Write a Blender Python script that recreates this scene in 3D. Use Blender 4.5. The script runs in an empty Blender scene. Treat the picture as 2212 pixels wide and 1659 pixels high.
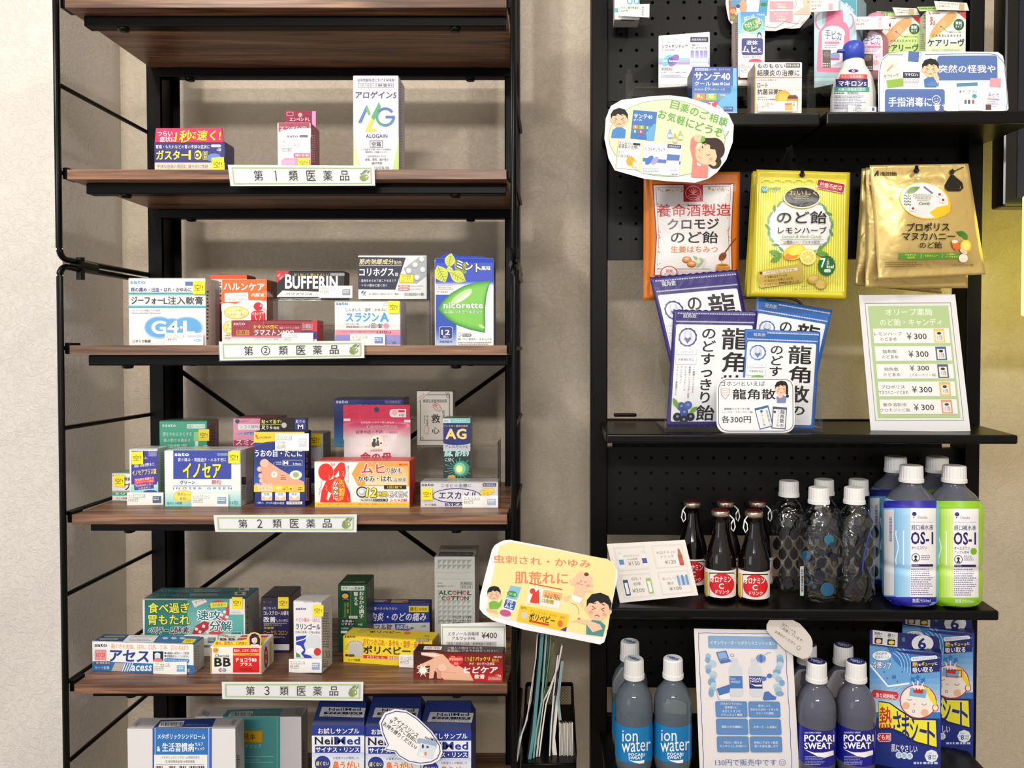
import bpy, bmesh, math, random
from mathutils import Vector, Matrix
PI = math.pi
scene = bpy.context.scene
COL = scene.collection
# ------------------------------------------------------------------ camera, world, lights, exposure
F = 1661.0; CX, CY = 1195.0, 793.0; TH = math.radians(1.25); CAMZ = 1.35
cam_d = bpy.data.cameras.new('camera'); cam = bpy.data.objects.new('camera', cam_d); COL.objects.link(cam)
cam.location = (0, 0, CAMZ); cam.rotation_euler = (PI/2 - TH, 0, 0)
cam_d.sensor_width = 36; cam_d.lens = F/2212*36
cam_d.shift_x = -(CX-1106)/2212; cam_d.shift_y = -(829.5-CY)/2212; cam_d.clip_start = .02
scene.camera = cam
world = bpy.data.worlds.new('world'); scene.world = world; world.use_nodes = True
world.node_tree.nodes['Background'].inputs[0].default_value = (1, .975, .94, 1)
world.node_tree.nodes['Background'].inputs[1].default_value = .60
def area(loc, aim, size, power, col=(1, .95, .88), sy=None, name='ceiling_lamp_light'):
    d = bpy.data.lights.new(name, 'AREA'); d.energy = power; d.color = col; d.size = size
    if sy: d.shape = 'RECTANGLE'; d.size_y = sy
    o = bpy.data.objects.new(name, d); COL.objects.link(o); o.location = loc
    o.rotation_euler = (Vector(aim)-Vector(loc)).to_track_quat('-Z', 'Y').to_euler(); return o
area((-.85, .25, 2.44), (-.6, 1.5, 1.1), .14, 9.5)
area((.75, .15, 2.44), (.6, 1.4, 1.1), .14, 6.5)
area((-.2, -1.7, 2.3), (-.2, 1.4, .8), 1.2, 38, sy=.14)
area((-1.75, -1.1, 1.25), (-1.1, 1.3, 1.15), 1.1, 8.5, col=(.93, .96, 1), name='daylight_front_left')  # soft cool light added front left for the bright left wall; source unseen
scene.view_settings.view_transform = 'Standard'; scene.view_settings.look = 'None'
scene.view_settings.exposure = 0.1; scene.view_settings.gamma = 1.0; scene.view_settings.use_curve_mapping = False
try:
    scene.cycles.use_denoising = True; scene.cycles.max_bounces = 10; scene.cycles.diffuse_bounces = 3
    scene.cycles.transparent_max_bounces = 24; scene.cycles.caustics_refractive = False; scene.cycles.caustics_reflective = False
    scene.cycles.sample_clamp_indirect = 4
except Exception: pass
# ------------------------------------------------------------------ helpers
def lin(h):
    h = h.lstrip('#')
    if len(h) == 3: h = ''.join(c*2 for c in h)
    o = []
    for i in (0, 2, 4):
        c = int(h[i:i+2], 16)/255
        o.append(c/12.92 if c <= .04045 else ((c+.055)/1.055)**2.4)
    return (o[0], o[1], o[2], 1.0)
_m = {}
def M(hexc, rough=.5, metal=0, **kw):
    k = (hexc, rough, metal, tuple(sorted(kw.items())))
    if k in _m: return _m[k]
    m = bpy.data.materials.new('paint_'+hexc.strip('#')); m.use_nodes = True
    b = m.node_tree.nodes['Principled BSDF']
    b.inputs['Base Color'].default_value = lin(hexc); b.inputs['Roughness'].default_value = rough; b.inputs['Metallic'].default_value = metal
    for n, v in kw.items(): b.inputs[n.replace('_', ' ')].default_value = v
    _m[k] = m; return m
def print_mat(name, rough, metal=0, bump=0, coat=0):
    m = bpy.data.materials.new(name); m.use_nodes = True; nt = m.node_tree; b = nt.nodes['Principled BSDF']
    a = nt.nodes.new('ShaderNodeVertexColor'); a.layer_name = 'Col'
    nt.links.new(a.outputs[0], b.inputs['Base Color'])
    b.inputs['Roughness'].default_value = rough; b.inputs['Metallic'].default_value = metal; b.inputs['Coat Weight'].default_value = coat
    b.inputs['Coat Roughness'].default_value = .12
    if bump:
        t = nt.nodes.new('ShaderNodeTexCoord'); n = nt.nodes.new('ShaderNodeTexNoise'); n.inputs['Scale'].default_value = 38
        n.inputs['Distortion'].default_value = .6; bp = nt.nodes.new('ShaderNodeBump'); bp.inputs['Strength'].default_value = bump; bp.inputs['Distance'].default_value = .01
        nt.links.new(t.outputs['Object'], n.inputs[0]); nt.links.new(n.outputs[0], bp.inputs['Height']); nt.links.new(bp.outputs[0], b.inputs['Normal'])
    return m
CARD = print_mat('printed_card', .42)
PAPER = print_mat('printed_paper', .7)
FILM = print_mat('printed_film', .34, bump=.12)
FOIL = print_mat('metallic_foil', .33, metal=.55, bump=.2)
def clear_mat(name, tint, ior=1.45, bump=0, rough=.03, scale=60, gl=1.0, dist=.01):
    m = bpy.data.materials.new(name); m.use_nodes = True; nt = m.node_tree; nt.nodes.clear()
    out = nt.nodes.new('ShaderNodeOutputMaterial'); mx = nt.nodes.new('ShaderNodeMixShader'); tr = nt.nodes.new('ShaderNodeBsdfTransparent')
    g = nt.nodes.new('ShaderNodeBsdfGlossy'); fr = nt.nodes.new('ShaderNodeFresnel'); fr.inputs[0].default_value = ior
    tr.inputs[0].default_value = tint; g.inputs['Roughness'].default_value = rough; g.inputs[0].default_value = (gl, gl, gl, 1)
    ge = nt.nodes.new('ShaderNodeNewGeometry'); iv = nt.nodes.new('ShaderNodeMath'); iv.operation = 'SUBTRACT'; iv.inputs[0].default_value = 1; nt.links.new(ge.outputs['Backfacing'], iv.inputs[1])
    mu = nt.nodes.new('ShaderNodeMath'); mu.operation = 'MULTIPLY'; nt.links.new(iv.outputs[0], mu.inputs[0]); nt.links.new(fr.outputs[0], mu.inputs[1])
    nt.links.new(mu.outputs[0], mx.inputs[0]); nt.links.new(tr.outputs[0], mx.inputs[1]); nt.links.new(g.outputs[0], mx.inputs[2]); nt.links.new(mx.outputs[0], out.inputs[0])
    if bump:
        t = nt.nodes.new('ShaderNodeTexCoord'); n = nt.nodes.new('ShaderNodeTexNoise'); n.inputs['Scale'].default_value = scale; n.inputs['Distortion'].default_value = 1.5
        bp = nt.nodes.new('ShaderNodeBump'); bp.inputs['Strength'].default_value = bump; bp.inputs['Distance'].default_value = dist
        nt.links.new(t.outputs['Object'], n.inputs[0]); nt.links.new(n.outputs[0], bp.inputs['Height'])
        nt.links.new(bp.outputs[0], g.inputs['Normal']); nt.links.new(bp.outputs[0], fr.inputs['Normal'])
    return m
ACRYL = clear_mat('clear_acrylic', (.975, .98, .98, 1), 1.4)
WRAP = clear_mat('shrink_wrap', (.985, .985, .985, 1), 1.25, bump=.22, rough=.12, scale=70, gl=.7)
def solid_clear(name, col, ior=1.33, rough=.02):
    m = bpy.data.materials.new(name); m.use_nodes = True; b = m.node_tree.nodes['Principled BSDF']
    b.inputs['Base Color'].default_value = col; b.inputs['Transmission Weight'].default_value = 1; b.inputs['IOR'].default_value = ior
    b.inputs['Roughness'].default_value = rough; return m
LIQ = clear_mat('water_filled_plastic_shell', (.93, .95, .97, 1), 1.75, bump=.35, rough=.05, scale=30, dist=.02)
LIQ0 = solid_clear('water_filled_plastic', (.93, .96, .98, 1), 1.36)
LIQ2 = solid_clear('cloudy_drink', (.80, .86, .93, 1), 1.36, .08)
BROWN = M('#0a0302', .07, Specular_IOR_Level=.6)
BLACK = M('#040303', .45, Specular_IOR_Level=.14); BLACKG = M('#050505', .3, Specular_IOR_Level=.22)
WHITEP = M('#e9e9e8', .4)

def mesh_obj(name, verts, faces, mat, parent=None, cols=None, smooth=False, mats=None):
    me = bpy.data.meshes.new(name); me.from_pydata([tuple(v) for v in verts], [], faces)
    if mat: me.materials.append(mat)
    if cols is not None:
        ca = me.color_attributes.new('Col', 'FLOAT_COLOR', 'CORNER'); buf = []
        for fi, f in enumerate(faces): buf.extend(list(cols[fi])*len(f))
        ca.data.foreach_set('color', buf)
    if smooth: me.polygons.foreach_set('use_smooth', [True]*len(me.polygons))
    me.update(); o = bpy.data.objects.new(name, me); COL.objects.link(o)
    if parent: attach(o, parent)
    return o
def attach(o, p):      # o's vertices are in world space
    o.parent = p; o.matrix_parent_inverse = Matrix.Identity(4) if p.parent else p.matrix_basis.inverted()
def tag(o, label, cat=None, group=None):
    o['label'] = label
    if cat: o['category'] = cat
    if group: o['group'] = group
    return o
def empty(name, label, cat, group=None, loc=(0, 0, 0)):
    o = bpy.data.objects.new(name, None); COL.objects.link(o); o.location = loc; o.empty_display_size = .02; return tag(o, label, cat, group)
def struct(o): o['kind'] = 'structure'; return o
def ray(px, py):
    a = (px-CX)/F; b = (CY-py)/F
    return Vector((a, math.cos(TH)+b*math.sin(TH), -math.sin(TH)+b*math.cos(TH)))
C0 = Vector((0, 0, CAMZ))
def P(px, py, Y):
    d = ray(px, py); return C0 + d*(Y/d.y)
def proj(p):
    d = Vector(p)-C0; f = d.y*math.cos(TH)-d.z*math.sin(TH); v = d.y*math.sin(TH)+d.z*math.cos(TH)
    return (CX+F*d.x/f, CY-F*v/f)
def ray_plane(px, py, p0, n):
    d = ray(px, py); return C0 + d*((p0-C0).dot(n)/d.dot(n))
class Plane:
    grid = None
    def __init__(s, p0, n):
        s.p0 = Vector(p0); s.n = Vector(n).normalized()
        if s.n.dot(C0-s.p0) < 0: s.n = -s.n
    def pt(s, px, py, off=0):
        return ray_plane(px, py, s.p0+s.n*off, s.n)
class Bag(Plane):
    # a plane with a pillow-shaped bulge; fn(px,py)->height in metres
    grid = 4
    def __init__(s, p0, n, fn): super().__init__(p0, n); s.fn = fn
    def pt(s, px, py, off=0):
        return ray_plane(px, py, s.p0+s.n*(off+s.fn(px, py)), s.n)
class Cyl:
    grid = 4
    def __init__(s, x, y, rfn): s.x, s.y, s.r = x, y, rfn
    def pt(s, px, py, off=0):
        d = ray(px, py); z = C0.z+d.z*(s.y/d.y)
        for _ in range(3):
            R = s.r(z)+off; a = d.x*d.x+d.y*d.y; b = -2*(d.x*s.x+d.y*s.y); c = s.x**2+s.y**2-R*R
            D = b*b-4*a*c; t = (-b-math.sqrt(D))/(2*a) if D > 0 else -b/(2*a)
            z = C0.z+d.z*t
        p = C0+d*t
        if D <= 0:
            v = Vector((p.x-s.x, p.y-s.y)); v.normalize(); p.x = s.x+v.x*R; p.y = s.y+v.y*R
        return p
# ---------------- text
_tc = {}
_cu = bpy.data.curves.new('lettering', 'FONT'); _cu.resolution_u = 2; _to = bpy.data.objects.new('lettering', _cu)
def glyphs(txt, bold, vert, spacing, res=2):
    k = (txt, bold, vert, spacing, res)
    if k in _tc: return _tc[k]
    _cu.body = '\n'.join(txt) if vert else txt
    _cu.offset = bold*.01; _cu.align_x = 'CENTER'; _cu.space_line = 1.0 if vert else 1.25; _cu.space_character = spacing
    _cu.resolution_u = res
    me = bpy.data.meshes.new_from_object(_to)
    vs = [(v.co.x, v.co.y) for v in me.vertices]; fs = [tuple(p.vertices) for p in me.polygons]
    bpy.data.meshes.remove(me)
    if not vs: vs = [(0, 0), (1, 0), (1, 1)]; fs = []
    x0 = min(v[0] for v in vs); x1 = max(v[0] for v in vs); y0 = min(v[1] for v in vs); y1 = max(v[1] for v in vs)
    if y1-y0 < .12 and not vert: y0 -= .3; y1 += .3
    w = max(x1-x0, 1e-4); h = max(y1-y0, 1e-4)
    _tc[k] = ([((v[0]-x0)/w, (y1-v[1])/h) for v in vs], fs); return _tc[k]
Z = dict(a=(0, 0, 2.9625), b=(560, 0, 2.9625), c=(240, 520, 5.267), d=(660, 520, 4.809), e=(220, 820, 4.809), f=(660, 820, 4.809),
         g=(140, 1220, 4.608), h=(600, 1160, 4.254), i=(140, 1440, 4.096), j=(640, 1440, 3.456), k=(1270, 0, 4.147), l=(1700, 0, 4.148),
         m=(1350, 350, 4.337), n=(1800, 330, 5.027), o=(1380, 570, 4.254), p=(1830, 620, 4.880), q=(1270, 960, 4.047), r=(1700, 960, 4.047),
         s=(1300, 1330, 4.809), t=(1700, 1330, 4.320), u=(1030, 1140, 3.197), w=(0, 0, 1))
def zp(z, x, y):
    z = Z[z]; return (z[0]+x/z[2], z[1]+y/z[2])
class Art:
    """flat print laid on a surface; coordinates are those of a photo crop (see Z)"""
    def __init__(s, surf, z='w', base=.0004, step=.000012, q=None, wh=None):
        s.S = surf; s.z = Z[z]; s.off = base; s.step = step; s.v = []; s.f = []; s.c = []; s.q = q; s.wh = wh; s.clip = None
    def px(s, x, y):
        if s.q:
            u = x/s.wh[0]; v = y/s.wh[1]; a, b, c, d = s.q
            x = (1-u)*(1-v)*a[0]+u*(1-v)*b[0]+u*v*c[0]+(1-u)*v*d[0]; y = (1-u)*(1-v)*a[1]+u*(1-v)*b[1]+u*v*c[1]+(1-u)*v*d[1]
        return (s.z[0]+x/s.z[2], s.z[1]+y/s.z[2])
    def add(s, pts, faces, c, cols=None):
        P2 = [s.px(*p) for p in pts]; col = lin(c) if c else None
        if s.clip:
            x0, y0, x1, y1 = s.clip; P2 = [(min(max(x, x0), x1), min(max(y, y0), y1)) for x, y in P2]
        g = s.S.grid
        if g:
            bm = bmesh.new(); vs = [bm.verts.new((p[0], p[1], 0)) for p in P2]
            for f in faces:
                try: bm.faces.new([vs[i] for i in f])
                except ValueError: pass
            xs = [p[0] for p in P2]; ys = [p[1] for p in P2]
            n0 = math.floor(min(xs)/g)+1; n1 = math.ceil(max(xs)/g)
            for n in range(n0, n1): bmesh.ops.bisect_plane(bm, geom=bm.verts[:]+bm.edges[:]+bm.faces[:], plane_co=(n*g, 0, 0), plane_no=(1, 0, 0), dist=1e-4)
            gy = g
            n0 = math.floor(min(ys)/gy)+1; n1 = math.ceil(max(ys)/gy)
            for n in range(n0, n1): bmesh.ops.bisect_plane(bm, geom=bm.verts[:]+bm.edges[:]+bm.faces[:], plane_co=(0, n*gy, 0), plane_no=(0, 1, 0), dist=1e-4)
            bmesh.ops.triangulate(bm, faces=[f for f in bm.faces if len(f.verts) > 4])
            bm.verts.index_update(); P2 = [(v.co.x, v.co.y) for v in bm.verts]; faces = [tuple(v.index for v in f.verts) for f in bm.faces]; bm.free(); cols = None
        b = len(s.v); s.v += [s.S.pt(x, y, s.off) for x, y in P2]
        for i, f in enumerate(faces):
            s.f.append(tuple(b+j for j in f)); s.c.append(lin(cols[i]) if cols else col)
        s.off += s.step; return s
    def rot(s, pts, a, c):
        if not a: return pts
        ca, sa = math.cos(math.radians(a)), math.sin(math.radians(a))
        return [(c[0]+(x-c[0])*ca-(y-c[1])*sa, c[1]+(x-c[0])*sa+(y-c[1])*ca) for x, y in pts]
    def r(s, x0, y0, x1, y1, c, a=0, rad=0, sk=0):
        if rad:
            pts = []
            for cx, cy, a0 in ((x1-rad, y1-rad, 0), (x0+rad, y1-rad, 90), (x0+rad, y0+rad, 180), (x1-rad, y0+rad, 270)):
                for k in range(5): t = math.radians(a0+k*22.5); pts.append((cx+rad*math.cos(t), cy+rad*math.sin(t)))
        else: pts = [(x0+sk, y0), (x1+sk, y0), (x1, y1), (x0, y1)]
        return s.add(s.rot(pts, a, ((x0+x1)/2, (y0+y1)/2)), [tuple(range(len(pts)))], c)
    def e(s, cx, cy, rx, ry, c, a=0, n=28):
        return s.add(s.rot([(cx+rx*math.cos(2*PI*k/n), cy+ry*math.sin(2*PI*k/n)) for k in range(n)], a, (cx, cy)), [tuple(range(n))], c)
    def ring(s, cx, cy, rx, ry, w, c, a0=0, a1=360, a=0):
        n = max(6, int(28*(a1-a0)/360)); pts = []
        for k in range(n+1):
            t = math.radians(a0+(a1-a0)*k/n)
            pts += [(cx+rx*math.cos(t), cy+ry*math.sin(t)), (cx+(rx-w)*math.cos(t), cy+(ry-w)*math.sin(t))]
        return s.add(s.rot(pts, a, (cx, cy)), [(2*k, 2*k+1, 2*k+3, 2*k+2) for k in range(n)], c)
    def p(s, pts, c):
        me = tri(pts); return s.add(pts, me, c)
    def l(s, pts, w, c, close=False):
        if close: pts = pts+[pts[0]]
        out = []; n = len(pts)
        for i, p in enumerate(pts):
            a = pts[max(i-1, 0)]; b = pts[min(i+1, n-1)]
            if close and i in (0, n-1): a = pts[n-2]; b = pts[1]
            dx, dy = b[0]-a[0], b[1]-a[1]; L = math.hypot(dx, dy) or 1
            out += [(p[0]-dy/L*w/2, p[1]+dx/L*w/2), (p[0]+dy/L*w/2, p[1]-dx/L*w/2)]
        return s.add(out, [(2*k, 2*k+1, 2*k+3, 2*k+2) for k in range(n-1)], c)
    def box(s, x0, y0, x1, y1, w, c):      # outline
        s.r(x0, y0, x1, y0+w, c); s.off -= s.step; s.r(x0, y1-w, x1, y1, c); s.off -= s.step; s.r(x0, y0+w, x0+w, y1-w, c); s.off -= s.step; return s.r(x1-w, y0+w, x1, y1-w, c)
    def g(s, x0, y0, x1, y1, c0, c1, n=8, h=False):
        a = lin(c0); b = lin(c1)
        for k in range(n):
            t = (k+.5)/n; m = [int(c0[1+2*i:3+2*i], 16)*(1-t)+int(c1[1+2*i:3+2*i], 16)*t for i in range(3)]
            c = '#%02x%02x%02x' % tuple(int(v) for v in m)
            if h: s.r(x0+(x1-x0)*k/n, y0, x0+(x1-x0)*(k+1)/n, y1, c)
            else: s.r(x0, y0+(y1-y0)*k/n, x1, y0+(y1-y0)*(k+1)/n, c)
            s.off -= s.step
        s.off += s.step; return s
    def t(s, txt, x0, y0, x1, y1, c, b=0, a=0, v=0, o=None, ow=3.5, sk=0, sp=1.0, dy=0):
        cjk = any(ord(ch) > 0x2e80 for ch in txt); n = len(txt); w = x1-x0; h = y1-y0; k = s.z[2] if not s.q else s.z[2]*s.wh[0]/max(1, abs(s.q[1][0]-s.q[0][0]))
        ch = min(h/(n if v else 1), w/(1 if v else max(1, n*(.9 if cjk else .5)))) if n > 1 else min(w, h)
        kan = any(0x4e00 <= ord(ch) <= 0x9fff for ch in txt); b = min(b, 5); bb = (0 if kan else min(b, 1.2)) if cjk else min(b, 1.6); sp = sp if cjk or b < 3 else sp*1.07; ex = min((b-bb)*.0062, .026 if kan else .032)*ch if cjk else max(0, b-bb)*.0075*ch
        vs, fs = glyphs(txt, bb, v, sp, 4 if ch/k > 24 else 2 if ch/k > 9 or not cjk else 1); cc = ((x0+x1)/2, (y0+y1)/2)
        def put(dx, dyy, col):
            pts = [(x0+u*w+sk*(.5-vv)*h+dx, y0+vv*h+dy*(u-.5)+dyy) for u, vv in vs]; s.add(s.rot(pts, a, cc), fs, col)
        big = ch/k > 17; d8 = [(math.cos(q*PI/4), math.sin(q*PI/4)) for q in range(8)]
        if o:
            r = ex+ow*.0125*ch+.25*k
            for q in (d8 if big else d8[1::2]): put(q[0]*r, q[1]*r, o); s.off -= s.step*.6
        if ex > .12*k:
            for q in (d8[1::2] if big else d8[1::4]): put(q[0]*ex, q[1]*ex*.8, c); s.off -= s.step*.6
        put(0, 0, c); return s
    def m(s, x0, y0, x1, y1, rows, c, h=.45, seed=1):   # print too fine to read: broken hairlines
        rnd = random.Random(seed+rows+int(x0)); rh = (y1-y0)/rows; pts = []; fs = []
        for k in range(rows):
            x = x0; yy = y0+(k+.5-h/2)*rh; end = x1-(rnd.random()*.25*(x1-x0) if rows > 1 else 0)
            while x < end-1:
                wd = rh*rnd.uniform(.35, .9); x2 = min(x+wd, end); b = len(pts)
                pts += [(x, yy), (x2, yy), (x2, yy+rh*h), (x, yy+rh*h)]; fs.append((b, b+1, b+2, b+3)); x = x2+rh*rnd.uniform(.15, .4)
        return s.add(pts, fs, c) if fs else s
    def bars(s, x0, y0, x1, y1, n=22, c='#111111', hor=False, seed=3):
        rnd = random.Random(seed); pts = []; fs = []; L = (y1-y0) if hor else (x1-x0); x = 0
        while x < L-1:
            wd = L/n*rnd.uniform(.25, .75); b = len(pts)
            pts += [(x0, y0+x), (x1, y0+x), (x1, y0+x+wd), (x0, y0+x+wd)] if hor else [(x0+x, y0), (x0+x+wd, y0), (x0+x+wd, y1), (x0+x, y1)]
            fs.append((b, b+1, b+2, b+3)); x += wd+L/n*rnd.uniform(.3, .6)
        return s.add(pts, fs, c)
    def done(s, name, parent, mat=None, label=None):
        o = mesh_obj(name, s.v, s.f, mat or CARD, parent, s.c, smooth=bool(s.S.grid))
        if label: o['label'] = label
        return o
def tri(pts):
    from mathutils.geometry import tessellate_polygon
    return [tuple(t) for t in tessellate_polygon([[Vector((x, y, 0)) for x, y in pts]])]
# ---------------- solids
def box_vf(x0, x1, y0, y1, z0, z1):
    v = [(x0, y0, z0), (x1, y0, z0), (x1, y1, z0), (x0, y1, z0), (x0, y0, z1), (x1, y0, z1), (x1, y1, z1), (x0, y1, z1)]
    return v, [(0, 3, 2, 1), (4, 5, 6, 7), (0, 1, 5, 4), (1, 2, 6, 5), (2, 3, 7, 6), (3, 0, 4, 7)]
def bevel_me(o, w, seg=2):
    bm = bmesh.new(); bm.from_mesh(o.data); bmesh.ops.bevel(bm, geom=bm.edges[:], offset=w, segments=seg, affect='EDGES', profile=.5)
    bm.to_mesh(o.data); bm.free(); return o
def block(name, x0, x1, y0, y1, z0, z1, mat, parent=None, bev=0):
    v, f = box_vf(x0, x1, y0, y1, z0, z1); o = mesh_obj(name, v, f, mat, parent)
    if bev: bevel_me(o, bev)
    return o
def tube(name, path, r, mat, parent=None, n=10, vf=False):
    path = [Vector(p) for p in path]; V = []; Fc = []
    for i, p in enumerate(path):
        d = (path[min(i+1, len(path)-1)]-path[max(i-1, 0)]).normalized()
        u = d.cross(Vector((0, 0, 1))); u = d.cross(Vector((1, 0, 0))) if u.length < .1 else u; u.normalize(); w = d.cross(u).normalized()
        for k in range(n): a = 2*PI*k/n; V.append(p+u*r*math.cos(a)+w*r*math.sin(a))
        if i:
            b = (i-1)*n
            for k in range(n): Fc.append((b+k, b+(k+1) % n, b+n+(k+1) % n, b+n+k))
    Fc.append(tuple(range(n))[::-1]); Fc.append(tuple(range(len(V)-n, len(V))))
    if vf: return V, Fc
    o = mesh_obj(name, V, Fc, mat, parent); o.data.polygons.foreach_set('use_smooth', [len(f) == 4 for f in Fc]); return o
def merge(vfs):
    V = []; Fc = []
    for v, f in vfs: b = len(V); V += list(v); Fc += [tuple(b+i for i in q) for q in f]
    return V, Fc
def lathe(name, prof, x, y, z, mat, parent=None, n=40, sq=0, cap=True):
    """prof: (height, radius[, squareness]) bottom to top"""
    V = []; Fc = []
    for i, pr in enumerate(prof):
        h, r = pr[0], pr[1]; q = pr[2] if len(pr) > 2 else sq
        for k in range(n):
            a = 2*PI*k/n; c, s_ = math.cos(a), math.sin(a)
            m = 1/((abs(c)**(2+q*4)+abs(s_)**(2+q*4))**(1/(2+q*4))) if q else 1
            m = min(m, 1.3); V.append((x+r*m*c*(1/(1+.12*q*2) if q else 1), y+r*m*s_*(1/(1+.12*q*2) if q else 1), z+h))
        if i:
            b = (i-1)*n
            for k in range(n): Fc.append((b+k, b+(k+1) % n, b+n+(k+1) % n, b+n+k))
    if cap: Fc.append(tuple(range(n))[::-1]); Fc.append(tuple(range(len(V)-n, len(V))))
    o = mesh_obj(name, V, Fc, mat, parent); o.data.polygons.foreach_set('use_smooth', [len(f) == 4 for f in Fc]); return o
def thick(name, surf, pxs, th, mat, color, parent=None, back=None):
    """a card cut to the outline pxs (photo px), th thick, lying on surf, growing away from the viewer"""
    n = len(pxs); f0 = [surf.pt(x, y) for x, y in pxs]; b0 = [p-surf.n*th for p in f0]
    T = tri(pxs); faces = []; cols = []; c = lin(color); cb = lin(back or color)
    for t_ in T: faces.append(t_); cols.append(c)
    for t_ in T: faces.append(tuple(n+i for i in reversed(t_))); cols.append(cb)
    for i in range(n): j = (i+1) % n; faces.append((i, j, n+j, n+i)); cols.append(cb)
    return mesh_obj(name, f0+b0, faces, mat, parent, cols)
def shelf_plane(pl):      # intersection point of a pixel with a shelf's top
    return lambda px, py: ray_plane(px, py, pl.p0, pl.n)
class Carton:
    """a folding carton whose front stands at photo points bl, br (crop coordinates)"""
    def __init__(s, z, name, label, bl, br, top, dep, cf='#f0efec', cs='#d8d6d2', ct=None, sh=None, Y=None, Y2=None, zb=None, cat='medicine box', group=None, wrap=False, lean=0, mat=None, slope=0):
        s.z = z; a = zp(z, *bl); b = zp(z, *br); tp = zp(z, 0, top)[1]
        if Y is None: A = sh.pt(*a); B = sh.pt(*b)
        else:
            A = P(a[0], a[1], Y); B = P(b[0], b[1], Y2 or Y)
            if sh is not None:
                for p in (A, B): p.z = sh.p0.z - (sh.n.x*(p.x-sh.p0.x)+sh.n.y*(p.y-sh.p0.y))/sh.n.z
        zz = min(A.z, B.z); A.z = B.z = zz
        u = (B-A); s.w = u.length; u.normalize(); nb = Vector((-u.y, u.x, 0))
        if nb.y < 0: nb = -nb
        up = Vector((0, 0, 1)); up = (up*math.cos(lean)+nb*math.sin(lean)); nb2 = nb*math.cos(lean)-Vector((0, 0, 1))*math.sin(lean)
        n = -nb2; H = ray_plane(a[0], tp, A, n); s.h = (H-A).dot(up)
        s.A, s.B, s.u, s.up, s.nb, s.dep = A, B, u, up, nb2, dep
        W, Hh, D = s.w, s.h, dep; g = .00035
        # body with rounded edges, a tuck lid whose front lip is a hair proud, and a lid gap
        o = bpy.data.objects.new(name, bpy.data.meshes.new(name)); COL.objects.link(o); s.o = o
        o.matrix_world = Matrix(((u.x, nb2.x, up.x, A.x), (u.y, nb2.y, up.y, A.y), (u.z, nb2.z, up.z, A.z), (0, 0, 0, 1)))
        bm = bmesh.new(); v, f = box_vf(0, W, 0, D, 0, Hh-.0009); vs = [bm.verts.new(q) for q in v]
        for q in f: bm.faces.new([vs[i] for i in q])
        lid, f = box_vf(.0006, W-.0006, .0005, D-.0002, Hh-.0006, Hh); vs = [bm.verts.new(q) for q in lid]
        for q in f: bm.faces.new([vs[i] for i in q])
        bmesh.ops.bevel(bm, geom=[e for e in bm.edges if e.calc_length() > .002], offset=min(g, Hh*.02), segments=1, affect='EDGES')
        bm.to_mesh(o.data); o.data.materials.append(mat or CARD)
        ca = o.data.color_attributes.new('Col', 'FLOAT_COLOR', 'CORNER'); ct = ct or cs; buf = []
        for p in o.data.polygons:
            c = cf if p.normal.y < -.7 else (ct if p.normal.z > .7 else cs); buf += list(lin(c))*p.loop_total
        ca.data.foreach_set('color', buf); bm.free()
        tag(o, label, cat, group)
        s.front = Plane(A, n); s.side = Plane(B+u*.0, u if u.dot(C0-B) > 0 else -u); s.topp = Plane(A+up*Hh, up); s.left = Plane(A, -u)
        s.arts = []
        if wrap:
            e = .0012; v, f = box_vf(-e, W+e, -e, D+e, 0, Hh+e); bm = bmesh.new(); vs = [bm.verts.new(q) for q in v]
            for q in f: bm.faces.new([vs[i] for i in q])
            bmesh.ops.bevel(bm, geom=bm.edges[:], offset=.002, segments=2, affect='EDGES')
            me = bpy.data.meshes.new('wrapping_film'); bm.to_mesh(me); bm.free(); me.materials.append(WRAP)
            w = bpy.data.objects.new('wrapping_film', me); COL.objects.link(w); w.parent = o; w['label'] = 'clear crinkled wrapping film'
            s.wrap = True
    def art(s, where='front', name=None, base=.0004):
        kk = None
        if name is None or name == 'side_print':
            D = s.nb*s.dep; U = s.up*s.h; k = {'front': [s.A, s.B, s.A+U, s.B+U], 'side': [s.B, s.B+D, s.B+U, s.B+U+D], 'left': [s.A, s.A+D, s.A+U, s.A+U+D], 'top': [s.A+U, s.B+U, s.A+U+D, s.B+U+D]}[where]; q = [proj(p) for p in k]; kk = (min(p[0] for p in q), min(p[1] for p in q)-.2, max(p[0] for p in q), max(p[1] for p in q)+.2)
        a = Art({'front': s.front, 'side': s.side, 'top': s.topp, 'left': s.left}[where], s.z, base=base); a.clip = kk; s.arts.append((a, name or where+'_print')); return a
    def end(s):
        for a, nm in s.arts:
            o = a.done(nm, None); attach(o, s.o)
            if nm == 'sticker': o['label'] = 'small yellow square sticker with handwritten mark'
            if nm == 'price_card': o['label'] = 'small white price card'
        return s.o
    def sticker(s, x, y, w=21, h=None, a=0, base=.0022):
        A = s.art('front', 'sticker', base); k = Z[s.z][2]; w = w*k; h = (h*k if h else w*1.1)
        A.r(x, y, x+w, y+h, '#ffe21a', a=a); A.t('空!', x+.14*w, y+.28*h, x+.84*w, y+.72*h, '#2a2000', b=1, a=a); return s
    def price(s, x0, y0, x1, y1, t1, t2, mini='#5b86b8', dy=0, three=None):
        A = s.art('front', 'price_card', .0035); h = y1-y0; w = x1-x0
        A.r(x0, y0, x1, y1, '#f4f2ef'); A.r(x0, y1, x1, y1+.012*h, '#c9c7c4')
        A.t(t1, x0+.04*w, y0+.13*h, x0+.5*w, y0+.36*h, '#4a5a3a'); A.r(x0+.04*w, y0+.37*h, x0+.5*w, y0+.39*h, '#6b7a58')
        A.t(t2, x0+.04*w, y0+.43*h, x0+.3*w, y0+.66*h, '#3c4a30'); A.r(x0+.04*w, y0+.68*h, x0+.3*w, y0+.7*h, '#6b7a58')
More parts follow.
